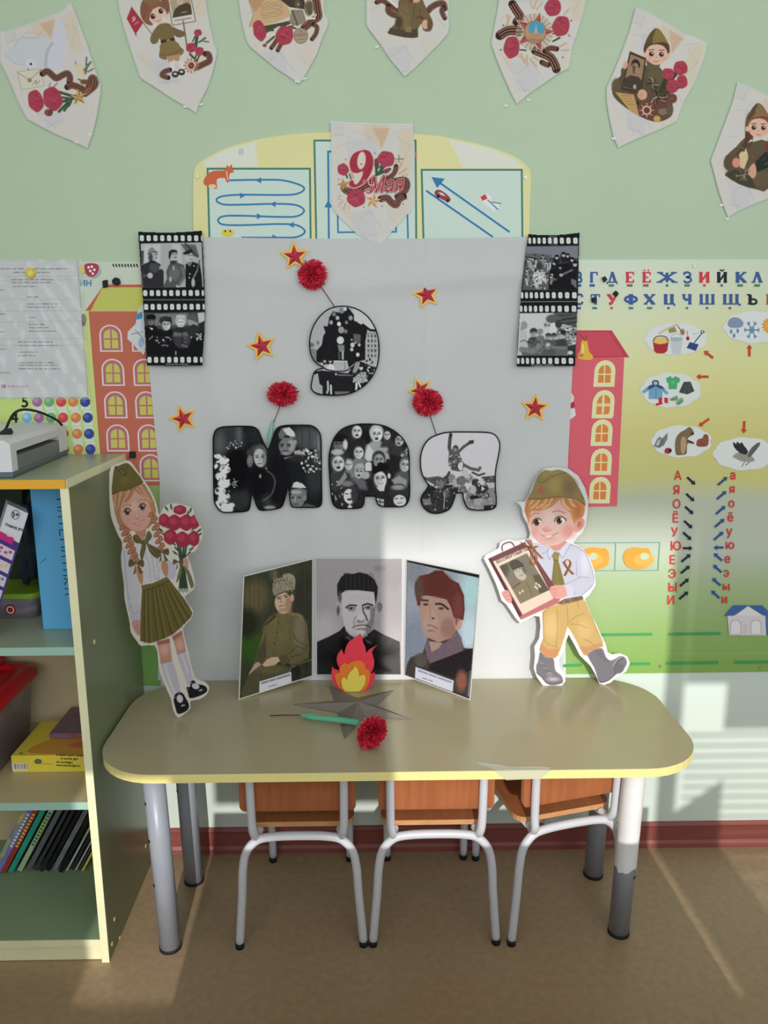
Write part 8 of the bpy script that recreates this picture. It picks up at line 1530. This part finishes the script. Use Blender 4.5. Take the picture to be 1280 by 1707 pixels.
# 2 girl with small flag
def p2_(P, k):
    P.poly([(205, 85), (350, 265), (255, 410), (150, 220)], (164, 52, 68), soft=4); P.line([(205, 80), (460, 420)], 9, (110, 90, 76), soft=3); P.line([(255, 405), (262, 420)], 12, (60, 50, 48)); P.text('9', 196, 250, 96, (220, 196, 196), rot=.4); P.text('мая', 245, 300, 34, (220, 196, 196), rot=-.6)
    P.poly([(635, -20), (910, -20), (965, 255), (690, 300)], (206, 200, 194), soft=3); P.line([(635, -20), (692, 300), (968, 252), (915, -20)], 10, (120, 96, 84), soft=3); P.poly([(660, 0), (905, -10), (925, 170), (700, 215)], (170, 150, 130), soft=3); P.poly([(690, 210), (720, 110), (780, 60), (870, 30), (910, 60), (925, 170)], (78, 64, 50), soft=5); P.ell(780, 20, 40, 40, (196, 168, 150), soft=8); [P.line([(x, 150), (x+50, 140)], 8, (170, 150, 120), soft=3) for x in (800, 810)]; P.line([(720, 245), (915, 212)], 9, (90, 84, 100), soft=6)
    P.line([(820, 250), (860, 520), (870, 600)], 20, (150, 110, 96), soft=4)
    P.ell(440, 120, 130, 180, (128, 84, 66), soft=8); P.ell(600, 80, 60, 110, (128, 84, 66), soft=8); P.ell(520, 190, 110, 110, (214, 182, 168), -.2, soft=6); P.poly(sm([(380, 160), (440, 80), (560, 30), (620, 100), (600, 60), (460, 110), (420, 220), (380, 260)], 2), (136, 88, 68), soft=6); P.poly(sm([(350, -20), (560, -20), (480, 60), (400, 60)], 2), (130, 100, 70), soft=5)
    for x, y in ((462, 195), (555, 130)): P.ell(x, y, 28, 32, (54, 34, 32), soft=5); P.ell(x+8, y-10, 8, 8, (230, 226, 222), soft=3)
    P.line(sm([(490, 245), (520, 255), (555, 225)], 3, False), 6, (150, 90, 84), soft=3); P.ell(515, 205, 10, 7, (196, 150, 138), soft=6); P.ell(590, 230, 26, 34, (222, 196, 186), soft=6); P.ell(490, 300, 30, 26, (210, 206, 206), soft=5)
    P.poly(sm([(500, 320), (560, 280), (660, 280), (700, 360), (710, 450), (560, 490), (540, 440), (520, 500), (470, 525), (430, 490), (440, 420)], 2), (118, 100, 66), soft=5); P.poly(sm([(690, 320), (740, 340), (840, 380), (840, 420), (780, 445), (720, 420)], 3), (112, 94, 72), soft=5); P.poly([(550, 480), (715, 445), (725, 480), (560, 520)], (60, 46, 38), soft=4); P.ell(645, 480, 22, 20, (150, 124, 80), soft=4)
    P.poly(sm([(555, 520), (720, 480), (790, 560), (830, 600), (790, 660), (640, 670), (620, 710), (535, 680), (545, 590)], 2), (128, 108, 68), soft=5); P.line(sm([(540, 640), (660, 650), (810, 580)], 3, False), 6, (84, 70, 44), soft=4); P.poly([(620, 670), (790, 640), (770, 720), (650, 740)], (176, 140, 106), soft=10); P.ell(710, 725, 14, 16, (236, 206, 190), soft=4)
    for x in (690, 800): P.poly([(x-30, 730), (x+30, 725), (x+34, 840), (x-10, 850)], (212, 206, 204), soft=6)
    for x, y in ((725, 880), (800, 855)): P.ell(x, y, 42, 38, (42, 36, 40), soft=4); P.ell(x, y-4, 22, 14, (200, 192, 192), soft=3)
    leafs(P, [(990, 380, 1.7, 180), (960, 430, 2.0, 70), (1010, 500, -.6, 90), (900, 640, .8, 120), (980, 640, 1.9, 90), (1020, 640, 2.0, 90), (1060, 490, .1, 60)])
    carn(P, 995, 388, 46, 40); carn(P, 915, 565, 58, 56); carn(P, 1015, 610, 50, 52, .3); ribbon(P, [(980, 800), (1060, 760), (1130, 720), (1120, 650), (1090, 640)], 80); ribbon(P, [(660, 830), (600, 850), (570, 890), (640, 920)], 66)
    for i in range(12): a = 2*pi*i/12; P.line([(915, 778), (915+84*cos(a), 778+84*sin(a))], 18, (176, 116, 92), soft=4)
    P.ell(915, 778, 52, 56, (210, 184, 168), soft=4); P.ell(915, 778, 36, 40, (112, 56, 48), soft=3); star5(P, 915, 778, 26, 0, (170, 110, 90), (120, 70, 60))
flag('pennant with a small girl in uniform waving a red flag, second from left', [(30, -90), (60, 130), (130, 380), (200, 600), (270, 800), (300, 900), (330, 940), (480, 1030), (700, 1180), (900, 1290), (975, 1345), (1010, 1230), (1110, 1040), (1180, 820), (1225, 620), (1180, 480), (1130, 260), (1100, 80), (1070, -90)], 190, 0, 7.111, p2_, ((60, -300), (1000, -60), (180, 1330)), gl=((308, 178), (335, 174)))
# 3 letter, medal, carnations
def p3_(P, k):
    P.poly([(180, -20), (640, -20), (720, 200), (560, 270), (400, 310), (240, 340), (195, 335), (250, 170)], (198, 166, 128), soft=4); P.poly([(180, -20), (400, -20), (260, 160)], (184, 142, 104), soft=8); P.line([(190, 340), (240, 180), (180, -20)], 6, (120, 92, 70), soft=3)
    r_ = random.Random(2)
    for i in range(7): 
        y = 60+i*28; P.line(sm([(330+j*34+i*3, y+r_.uniform(-12, 12)-j*7) for j in range(9)], 3, False), 4.5, (140, 108, 78), soft=3)
    P.poly([(560, -20), (880, -20), (900, 120), (700, 90)], (70, 56, 46), soft=6); P.ell(800, 50, 40, 50, (96, 84, 70), soft=8); P.ell(805, 55, 10, 10, (200, 190, 180), soft=3); P.ell(940, 100, 60, 100, (132, 118, 94), soft=10); leafs(P, [(900, 60, 1.2, 120), (930, 40, 1.3, 130), (960, 30, 1.5, 110)], (92, 84, 66))
    ribbon(P, [(1020, -20), (1040, 40), (1050, 120), (1060, 210), (980, 270), (880, 350)], 100); ribbon(P, [(1000, 310), (1040, 340), (1030, 420), (980, 490)], 60); leafs(P, [(900, 232, 0, 110), (1000, 230, -1, 60)], (222, 210, 196))
    P.poly([(370, 325), (560, 290), (700, 260), (760, 330), (560, 330), (400, 420)], (74, 70, 52), soft=8)
    P.poly([(720, 128), (860, 130), (905, 280), (790, 325), (690, 290)], (140, 128, 114), soft=3); P.line([(725, 130), (800, 320)], 8, (50, 42, 38), soft=3); P.line([(740, 130), (800, 310), (690, 285)], 5, (70, 62, 56), soft=3); P.line([(720, 128), (860, 130), (905, 280)], 6, (90, 80, 70), soft=3)
    P.ell(838, 450, 92, 102, (140, 118, 98), soft=4); P.ell(838, 450, 80, 90, (166, 146, 124), soft=6); P.text('ЗА', 838, 405, 34, (92, 76, 60), center=True, rot=-.08); P.text('ПОБЕДУ', 838, 452, 40, (92, 76, 60), center=True, rot=-.1, sxx=.9); P.line([(785, 495), (890, 490)], 6, (110, 92, 76), soft=3)
    ribbon(P, [(540, 500), (500, 560), (470, 600)], 60); ribbon(P, [(600, 540), (570, 590), (550, 630)], 60); leafs(P, [(420, 450, -.3, 100), (440, 500, -.6, 100), (640, 340, -.4, 90), (700, 400, -1, 80)], (216, 206, 192)); leafs(P, [(380, 380, 0, 110), (410, 540, -.7, 120), (690, 330, .3, 90), (710, 400, -1, 70)], (72, 80, 56))
    carn(P, 320, 385, 76, 130, -.25); carn(P, 635, 445, 108, 120, .3); P.ell(385, 570, 26, 22, (140, 66, 70), soft=4)
flag('pennant with a brown letter, a silver medal and carnations, third from left', [(40, -90), (90, 240), (150, 500), (200, 590), (370, 730), (540, 870), (700, 970), (820, 1055), (860, 1000), (940, 860), (1040, 680), (1110, 470), (1180, 330), (1180, 240), (1140, 170), (1130, -90)], 390, 0, 7.529, p3_, ((40, -500), (1080, 40), (60, 1500)), gl=((507, 131), (494, 136)))
# 4 uniform torso
def p4_(P, k):
    ribbon(P, [(225, 30), (300, 10), (380, 60), (450, 110), (500, 130)], 70); ribbon(P, [(500, 210), (430, 190), (380, 150), (380, 90)], 90); ribbon(P, [(910, 140), (960, 90), (1040, 50), (1110, 50), (1130, 110)], 90); ribbon(P, [(1110, 100), (1090, 150), (1130, 240)], 70)
    P.line([(380, -10), (490, 95)], 26, (218, 212, 206), soft=5)
    P.poly(sm([(540, -30), (800, -30), (860, 60), (910, 160), (960, 260), (975, 330), (950, 400), (900, 425), (840, 400), (820, 320), (800, 340), (770, 400), (770, 500), (600, 500), (375, 450), (390, 400), (470, 310), (490, 240), (510, 100)], 2), (110, 92, 64), soft=5)
    P.ell(600, 230, 80, 160, (122, 102, 70), soft=60); P.ell(520, 300, 50, 80, (78, 64, 46), soft=30); P.line(sm([(570, 130), (600, 180), (680, 190)], 3, False), 6, (78, 64, 44), soft=4); P.line([(735, 60), (690, 330)], 7, (84, 70, 48), soft=5); P.poly([(400, 370), (600, 400), (770, 380), (770, 500), (600, 500), (375, 450)], (78, 66, 52), soft=6); P.poly([(610, 350), (690, 355), (685, 430), (600, 425)], (132, 114, 84), soft=4); P.line([(605, 430), (605, 500)], 5, (50, 42, 34))
    P.ell(870, 325, 44, 62, (206, 166, 144), soft=6); P.ell(930, 330, 34, 80, (98, 78, 56), soft=12); P.ell(740, 0, 60, 36, (206, 160, 140), soft=8); P.ell(680, 0, 30, 40, (110, 60, 50), soft=8)
    for i in range(10): a = r4.uniform(0, 6); P.line([(800, 210), (800+70*cos(a), 200+70*sin(a))], 10, (74, 44, 40) if i % 2 else (140, 90, 74), soft=4)
r4 = random.Random(4)
flag('pennant with the torso of a khaki uniform and striped ribbons, above the arch board', [(80, -90), (85, 200), (80, 320), (110, 380), (250, 560), (400, 790), (520, 930), (595, 1025), (720, 920), (900, 740), (1060, 580), (1170, 450), (1195, 340), (1180, 200), (1200, -90)], 600, 0, 8, p4_, ((90, -600), (1100, 0), (0, 1600)), gl=((628, 78),))
# 5 order star
def p5_(P, k):
    leafs(P, [(280, 300, -1.2, 110), (300, 290, -1.7, 110), (340, 300, -1.1, 100), (600, 100, -1.2, 100), (640, 110, -.9, 90), (580, 90, -1.8, 80), (960, 180, -.9, 90), (450, 640, 1.2, 110), (520, 660, 1.6, 110), (420, 660, .6, 100), (560, 700, .9, 110), (600, 680, .5, 100), (900, 560, -.5, 100), (930, 600, -.1, 90)], (196, 168, 138))
    ribbon(P, [(350, 50), (400, 130), (440, 200), (400, 260)], 110); ribbon(P, [(200, 420), (280, 370), (360, 360), (420, 370)], 120); ribbon(P, [(620, 600), (720, 640), (800, 680), (850, 760), (870, 820)], 110); ribbon(P, [(740, 600), (800, 570), (870, 580)], 70); ribbon(P, [(700, 740), (740, 760), (770, 770)], 70)
    for i in range(48): a = 2*pi*i/48; P.line([(610, 380), (610+215*cos(a), 380+215*sin(a))], 14, (186, 168, 146) if i % 2 else (150, 130, 108), soft=4)
    s_ = star_pts(610, 380, 262, 112, .28); P.poly(s_, (206, 190, 176), soft=3); s2 = star_pts(610, 380, 240, 100, .28)
    for i in range(10): P.poly([(610, 380), s2[i], s2[(i+1) % 10]], (166, 84, 84) if i % 2 else (146, 62, 66), soft=2)
    P.ell(618, 382, 134, 138, (150, 112, 84), soft=4); P.ell(618, 382, 120, 124, (180, 142, 112), soft=4); P.setclip(ellpts(632, 345, 96, 96)); P.ell(632, 345, 96, 96, (74, 150, 182), soft=4); P.poly([(600, 430), (630, 280), (650, 430)], (190, 168, 140), soft=3); P.poly([(540, 440), (560, 370), (600, 400), (680, 390), (730, 400), (740, 440)], (176, 136, 104), soft=3); P.setclip(None); P.line([(560, 450), (690, 460)], 40, (178, 136, 108), soft=8); P.text('ПОБЕДА', 620, 490, 40, (130, 70, 56), center=True)
    leafs(P, [(760, 150, .3, 60), (830, 400, -.1, 70), (830, 490, -.5, 90), (440, 590, .1, 70)], (52, 52, 40)); carn(P, 830, 90, 96, 100, .3); carn(P, 925, 310, 100, 120, .3); carn(P, 340, 560, 92, 128, .1)
    for x, y in ((240, 300), (1045, 245), (945, 680), (210, 590), (1020, 420)): star5(P, x, y, 16, .3, (120, 100, 84), (96, 80, 66))
flag('pennant with a red and blue star order among ribbons, third from right', [(200, -90), (170, 120), (120, 380), (95, 520), (160, 700), (240, 900), (330, 1100), (400, 1235), (560, 1100), (740, 980), (880, 880), (1020, 810), (1060, 560), (1120, 380), (1200, 120), (1250, -90)], 805, 0, 7.111, p5_, ((190, -500), (1060, 130), (-100, 1560)), gl=((843, 176), (881, 167)))
# 6 boy
def khead(P, cx, cy, r, rot, hairc, capc, sk_=(216, 176, 156)):
    c, s_ = cos(rot), sin(rot); T = lambda x, y: (cx+(x*c-y*s_)*r, cy+(x*s_+y*c)*r)
    P.ell(*T(0, -.15), r*1.08, r*1.12, hairc, rot, soft=r*.08); P.ell(*T(-1.0, .35), r*.16, r*.24, sk_, rot, soft=r*.06); P.ell(*T(1.0, .35), r*.16, r*.24, sk_, rot, soft=r*.06); P.ell(*T(0, .22), r*.92, r*.86, sk_, rot, soft=r*.08); P.ell(*T(0, .7), r*.5, r*.42, sk_, rot, soft=r*.1)
    P.poly([T(-1.0, -.1), T(-.6, -.5), T(0, -.62), T(.7, -.5), T(1.0, 0), T(1.02, -.5), T(.3, -1), T(-.8, -.8)], hairc, soft=r*.1)
    for x in (-.42, .42): P.ell(*T(x, .22), r*.2, r*.2, (58, 36, 32), rot, soft=r*.06); P.ell(*T(x+.06, .15), r*.06, r*.06, (240, 236, 232), rot, soft=r*.02); P.line([T(x-.22, -.1), T(x+.2, -.14)], r*.07, (96, 66, 52), soft=r*.05); P.ell(*T(x*1.4, .55), r*.18, r*.12, (218, 146, 132), rot, soft=r*.2, a=.6)
    P.ell(*T(0, .48), r*.09, r*.06, (196, 140, 122), rot, soft=r*.06); P.line(sm([T(-.22, .78), T(0, .86), T(.22, .76)], 3, False), r*.06, (160, 90, 80), soft=r*.04)
    if capc: P.poly(sm([T(-1.0, -.55), T(-.6, -1.5), T(-.1, -1.95), T(.4, -1.6), T(.98, -.6), T(.5, -.78), T(-.4, -.6)], 3), capc, soft=r*.06); P.poly(sm([T(-1.0, -.55), T(-.6, -1.5), T(-.1, -1.95), T(-.35, -1.2), T(-.4, -.62)], 2), tuple(x*.68 for x in capc), soft=r*.08); P.line(sm([T(-1.0, -.55), T(-.4, -.6), T(.5, -.78), T(.98, -.6)], 3, False), r*.06, (70, 56, 36), soft=r*.04)
def p6_(P, k):
    P.poly(sm([(510, 700), (590, 730), (680, 730), (760, 900), (780, 1000), (820, 1180), (790, 1280), (640, 1335), (440, 1270), (230, 1130), (140, 1020), (150, 890), (230, 820), (240, 740), (300, 720)], 3), (86, 76, 58), soft=6); P.ell(620, 830, 90, 90, (98, 88, 66), soft=40); P.ell(180, 930, 50, 80, (96, 82, 62), soft=24); P.ell(760, 1190, 60, 70, (98, 86, 64), soft=24); P.poly([(520, 640), (680, 680), (650, 760), (530, 740)], (96, 86, 62), soft=6)
    khead(P, 635, 545, 135, .04, (86, 56, 40), (132, 112, 66))
    leafs(P, [(700, 980, -.9, 240), (760, 1010, -.5, 180), (680, 1000, -1.2, 200)], (54, 58, 44)); carn(P, 905, 730, 78, 78); carn(P, 765, 795, 72, 60, .2); carn(P, 810, 935, 66, 78); carn(P, 920, 885, 62, 74)
    P.poly([(335, 540), (520, 620), (470, 1000), (410, 1020), (235, 970)], (74, 52, 42), soft=4); P.poly([(345, 575), (500, 640), (450, 985), (260, 945)], (150, 122, 98), soft=4); P.poly([(265, 940), (275, 850), (340, 810), (430, 830), (470, 870), (450, 985)], (66, 58, 46), soft=6); P.ell(392, 725, 44, 72, (160, 130, 104), soft=6); P.poly(sm([(350, 720), (360, 650), (410, 630), (450, 680), (440, 740), (420, 680), (370, 680)], 2), (50, 38, 32), soft=4); P.ell(380, 740, 16, 50, (96, 74, 58), soft=12); [P.ell(x, 722, 7, 4, (40, 28, 24), soft=3) for x in (375, 410)]; P.line([(372, 785), (400, 787)], 4, (60, 40, 34), soft=3); P.ell(390, 940, 18, 26, (170, 160, 140), soft=4)
    P.ell(285, 700, 26, 44, (206, 160, 140), .3, soft=6); P.poly([(170, 1000), (380, 1030), (445, 1280), (330, 1200)], (186, 148, 98), soft=4); [P.line([(240+i*22, 1040+i*32), (350+i*12, 1045+i*32)], 5, (130, 98, 62), soft=3) for i in range(4)]
    P.ell(475, 1030, 54, 60, (206, 160, 138), soft=6); [P.line([(430, y), (480, y+6)], 4, (160, 110, 96), soft=3) for y in (1010, 1035, 1060)]
    ribbon(P, [(440, 1120), (560, 1100), (680, 1080), (820, 1100), (830, 1050), (740, 1050)], 56)
    r_ = random.Random(8)
    for cx_, cy_, R_ in ((590, 910, 70), (650, 1050, 100)):
        for i in range(14): a = r_.uniform(0, 6.3); P.line(sm([(cx_, cy_), (cx_+R_*.6*cos(a+.3), cy_+R_*.6*sin(a+.3)), (cx_+R_*cos(a), cy_+R_*sin(a))], 3, False), 8, (40, 28, 26) if i % 3 else (190, 170, 150), soft=4)
    P.poly(sm([(450, 1150), (620, 1130), (760, 1120), (700, 1300), (600, 1330), (450, 1260)], 3), (104, 62, 56), soft=10); P.ell(525, 1205, 52, 52, (206, 184, 164), soft=4); P.ell(525, 1205, 36, 36, (110, 56, 50), soft=3); [P.line([(525+50*cos(a), 1205+50*sin(a)), (525+78*cos(a), 1205+78*sin(a))], 12, (186, 156, 134), soft=4) for a in [2*pi*i/8 for i in range(8)]]
    P.poly([(660, 1190), (740, 1180), (755, 1240), (700, 1265), (655, 1240)], (126, 108, 92), soft=4); P.ell(640, 1300, 42, 38, (168, 146, 70), soft=4); P.ell(640, 1300, 26, 24, (186, 166, 92), soft=4)
flag('pennant with a boy in a garrison cap holding a portrait, second from right', [(400, 45), (560, 110), (760, 230), (920, 330), (1070, 380), (1205, 440), (1190, 560), (1110, 780), (1060, 900), (940, 1110), (860, 1330), (780, 1370), (600, 1450), (400, 1530), (205, 1625), (150, 1500), (110, 1320), (75, 1120), (72, 950), (150, 780), (240, 560), (330, 310)], 1000, 5, 6.737, p6_, ((400, 60), (780, 380), (-340, 1250)), gl=((1023, 231),))
# 7 girl with candle
def p7_(P, k):
    P.poly(sm([(520, 700), (600, 760), (800, 760), (800, 1300), (640, 1320), (440, 1260), (270, 1150), (310, 1100), (260, 1040), (280, 930), (400, 820)], 2), (92, 80, 60), soft=6); P.ell(320, 1010, 60, 90, (88, 76, 58), soft=30); P.ell(700, 1200, 120, 90, (98, 86, 64), soft=40); P.poly([(270, 1150), (380, 1080), (560, 1120), (640, 1310), (440, 1260)], (66, 62, 48), soft=6)
    P.ell(560, 620, 50, 200, (92, 62, 48), soft=14); P.poly(sm([(520, 640), (500, 760), (440, 860), (380, 920), (470, 880), (560, 740)], 2), (84, 56, 46), soft=6)
    khead(P, 672, 560, 135, .03, (120, 80, 58), (126, 108, 74)); P.poly(sm([(560, 530), (600, 470), (720, 450), (800, 470), (800, 420), (620, 430)], 2), (150, 100, 72), soft=6)
    P.poly([(540, 770), (585, 725), (600, 745)], (222, 214, 208), soft=3); P.poly([(745, 800), (800, 700), (800, 900)], (140, 44, 60), soft=6); leafs(P, [(640, 1060, -.6, 220), (620, 1040, -.8, 200), (700, 1040, -.9, 180), (660, 1090, -.4, 200)], (34, 46, 38))
    P.poly([(440, 900), (470, 870), (540, 880), (548, 950), (500, 1080), (450, 1060)], (206, 184, 146), soft=4); P.poly(sm([(505, 885), (520, 838), (528, 860), (520, 885)], 3), (238, 220, 180), soft=3); P.ell(405, 1005, 46, 58, (206, 140, 122), soft=6); P.poly(sm([(540, 1110), (610, 1010), (640, 1060), (640, 1150), (600, 1190)], 3), (206, 154, 134), soft=6)
    r_ = random.Random(18)
    for i in range(16): a = r_.uniform(0, 6.3); P.line([(500, 1150), (500+100*cos(a), 1150+70*sin(a))], 6, (190, 170, 146) if i % 2 else (46, 40, 34), soft=4)
    for i in range(8): a = r_.uniform(0, 6.3); P.line([(630, 950), (630+70*cos(a), 950+60*sin(a))], 6, (150, 90, 76) if i % 2 else (46, 34, 30), soft=4)
    leafs(P, [(450, 820, .3, 60)], (110, 90, 66))
flag('pennant with a girl in uniform holding a candle, rightmost, cut by the frame', [(420, 48), (560, 100), (700, 170), (860, 240), (860, 1400), (780, 1430), (560, 1520), (420, 1580), (310, 1655), (260, 1530), (200, 1350), (140, 1120), (102, 980), (170, 800), (260, 560), (360, 290)], 1170, 130, 7.111, p7_, ((420, 60), (850, 380), (-340, 1350)), gl=((1202, 342), (1212, 365)))
# centre: 9 Мая
def pc(P, k):
    leafs(P, [(1000, 560, 0, 60), (1000, 560, 1.6, 50), (1000, 560, 3.1, 50), (1000, 560, -1.6, 50)], (110, 100, 90)); leafs(P, [(980, 720, -1.1, 120), (1000, 760, -.6, 120), (1040, 780, -.2, 80), (960, 700, -1.5, 110), (250, 1120, 2.4, 70), (290, 1150, 1.9, 80), (330, 1180, 1.3, 50), (230, 1100, 3.3, 50), (350, 700, 1.2, 120), (330, 860, 0, 60)], (196, 160, 132))
    ribbon(P, [(790, 830), (880, 800), (940, 740), (960, 660)], 70); ribbon(P, [(830, 870), (960, 850), (1080, 840), (1110, 920), (1060, 1010), (980, 1060)], 90); ribbon(P, [(760, 1090), (840, 1080), (900, 1140), (960, 1170), (1000, 1100), (1060, 1060)], 100); ribbon(P, [(270, 950), (330, 990), (450, 980), (560, 930), (620, 880)], 110)
    leafs(P, [(310, 810, -1.9, 110), (370, 850, -1.9, 90), (700, 760, -1.6, 160), (720, 760, -.9, 180), (700, 770, -.4, 190)], (58, 84, 60)); P.ell(700, 610, 36, 60, (120, 62, 66), soft=6); P.ell(705, 660, 30, 40, (60, 80, 58), soft=8); P.ell(835, 720, 42, 32, (130, 62, 68), -.5, soft=6); P.ell(790, 650, 60, 36, (60, 82, 60), -.7, soft=8)
    carn(P, 255, 700, 74, 78, -.3); carn(P, 830, 560, 112, 102, .3); star5(P, 262, 905, 92, -.25); carn(P, 430, 1080, 120, 116)
    rd, lt = (158, 48, 64), (224, 180, 172)
    n9 = sm([(500, 450), (400, 490), (345, 600), (370, 720), (440, 745), (520, 720), (505, 810), (440, 900), (400, 890), (385, 850), (345, 860), (340, 910), (400, 940), (500, 900), (580, 820), (640, 700), (655, 580), (620, 480), (560, 445)], 4)
    P.line(n9, 30, lt, soft=4, closed=True); P.poly(n9, rd, soft=4); P.line(n9, 8, rd, soft=4, closed=True); P.ell(500, 580, 56, 118, lt, .12, soft=4); P.ell(500, 580, 42, 102, (204, 200, 190), .12, soft=4); P.ell(495, 630, 12, 12, (130, 110, 90), soft=4); P.ell(600, 700, 14, 90, (132, 36, 54), .3, soft=20, a=.7)
    for b_, c_ in ((17, (60, 34, 36)), (10, lt), (2, rd)): P.text('Мая', 590, 1010, 290, c_, rot=-.05, shear=.25, sxx=.80, bold=b_)
    P.line(sm([(640, 800), (600, 840), (610, 900), (650, 900)], 4, False), 26, lt, soft=4); P.line(sm([(640, 805), (605, 842), (614, 890), (650, 890)], 4, False), 15, rd, soft=4); P.line(sm([(600, 960), (560, 970), (570, 1020), (630, 1010), (680, 960)], 4, False), 24, lt, soft=4); P.line(sm([(600, 962), (566, 974), (575, 1014), (630, 1004), (676, 950)], 4, False), 13, rd, soft=4)
    star5(P, 655, 1120, 116, .1, (222, 184, 136), (176, 130, 82)); star5(P, 535, 860, 40, .2, (206, 150, 140), (170, 80, 84))
    for x, y in ((290, 565), (195, 830), (210, 1055), (530, 1200), (775, 1190), (1055, 1160), (1100, 1090), (680, 480)): star5(P, x, y, 14, .2, (160, 120, 104), (130, 90, 76))
flag('pennant reading 9 Мая, hanging over the middle of the arch board', [(85, 55), (400, 75), (700, 85), (1185, 90), (1200, 300), (1195, 600), (1190, 1000), (1180, 1230), (1100, 1310), (900, 1530), (760, 1690), (620, 1640), (440, 1560), (330, 1450), (200, 1330), (100, 1200), (95, 900), (100, 500)], 540, 195, 8, pc, ((100, 60), (1085, 20), (20, 1560)), off=.0068)
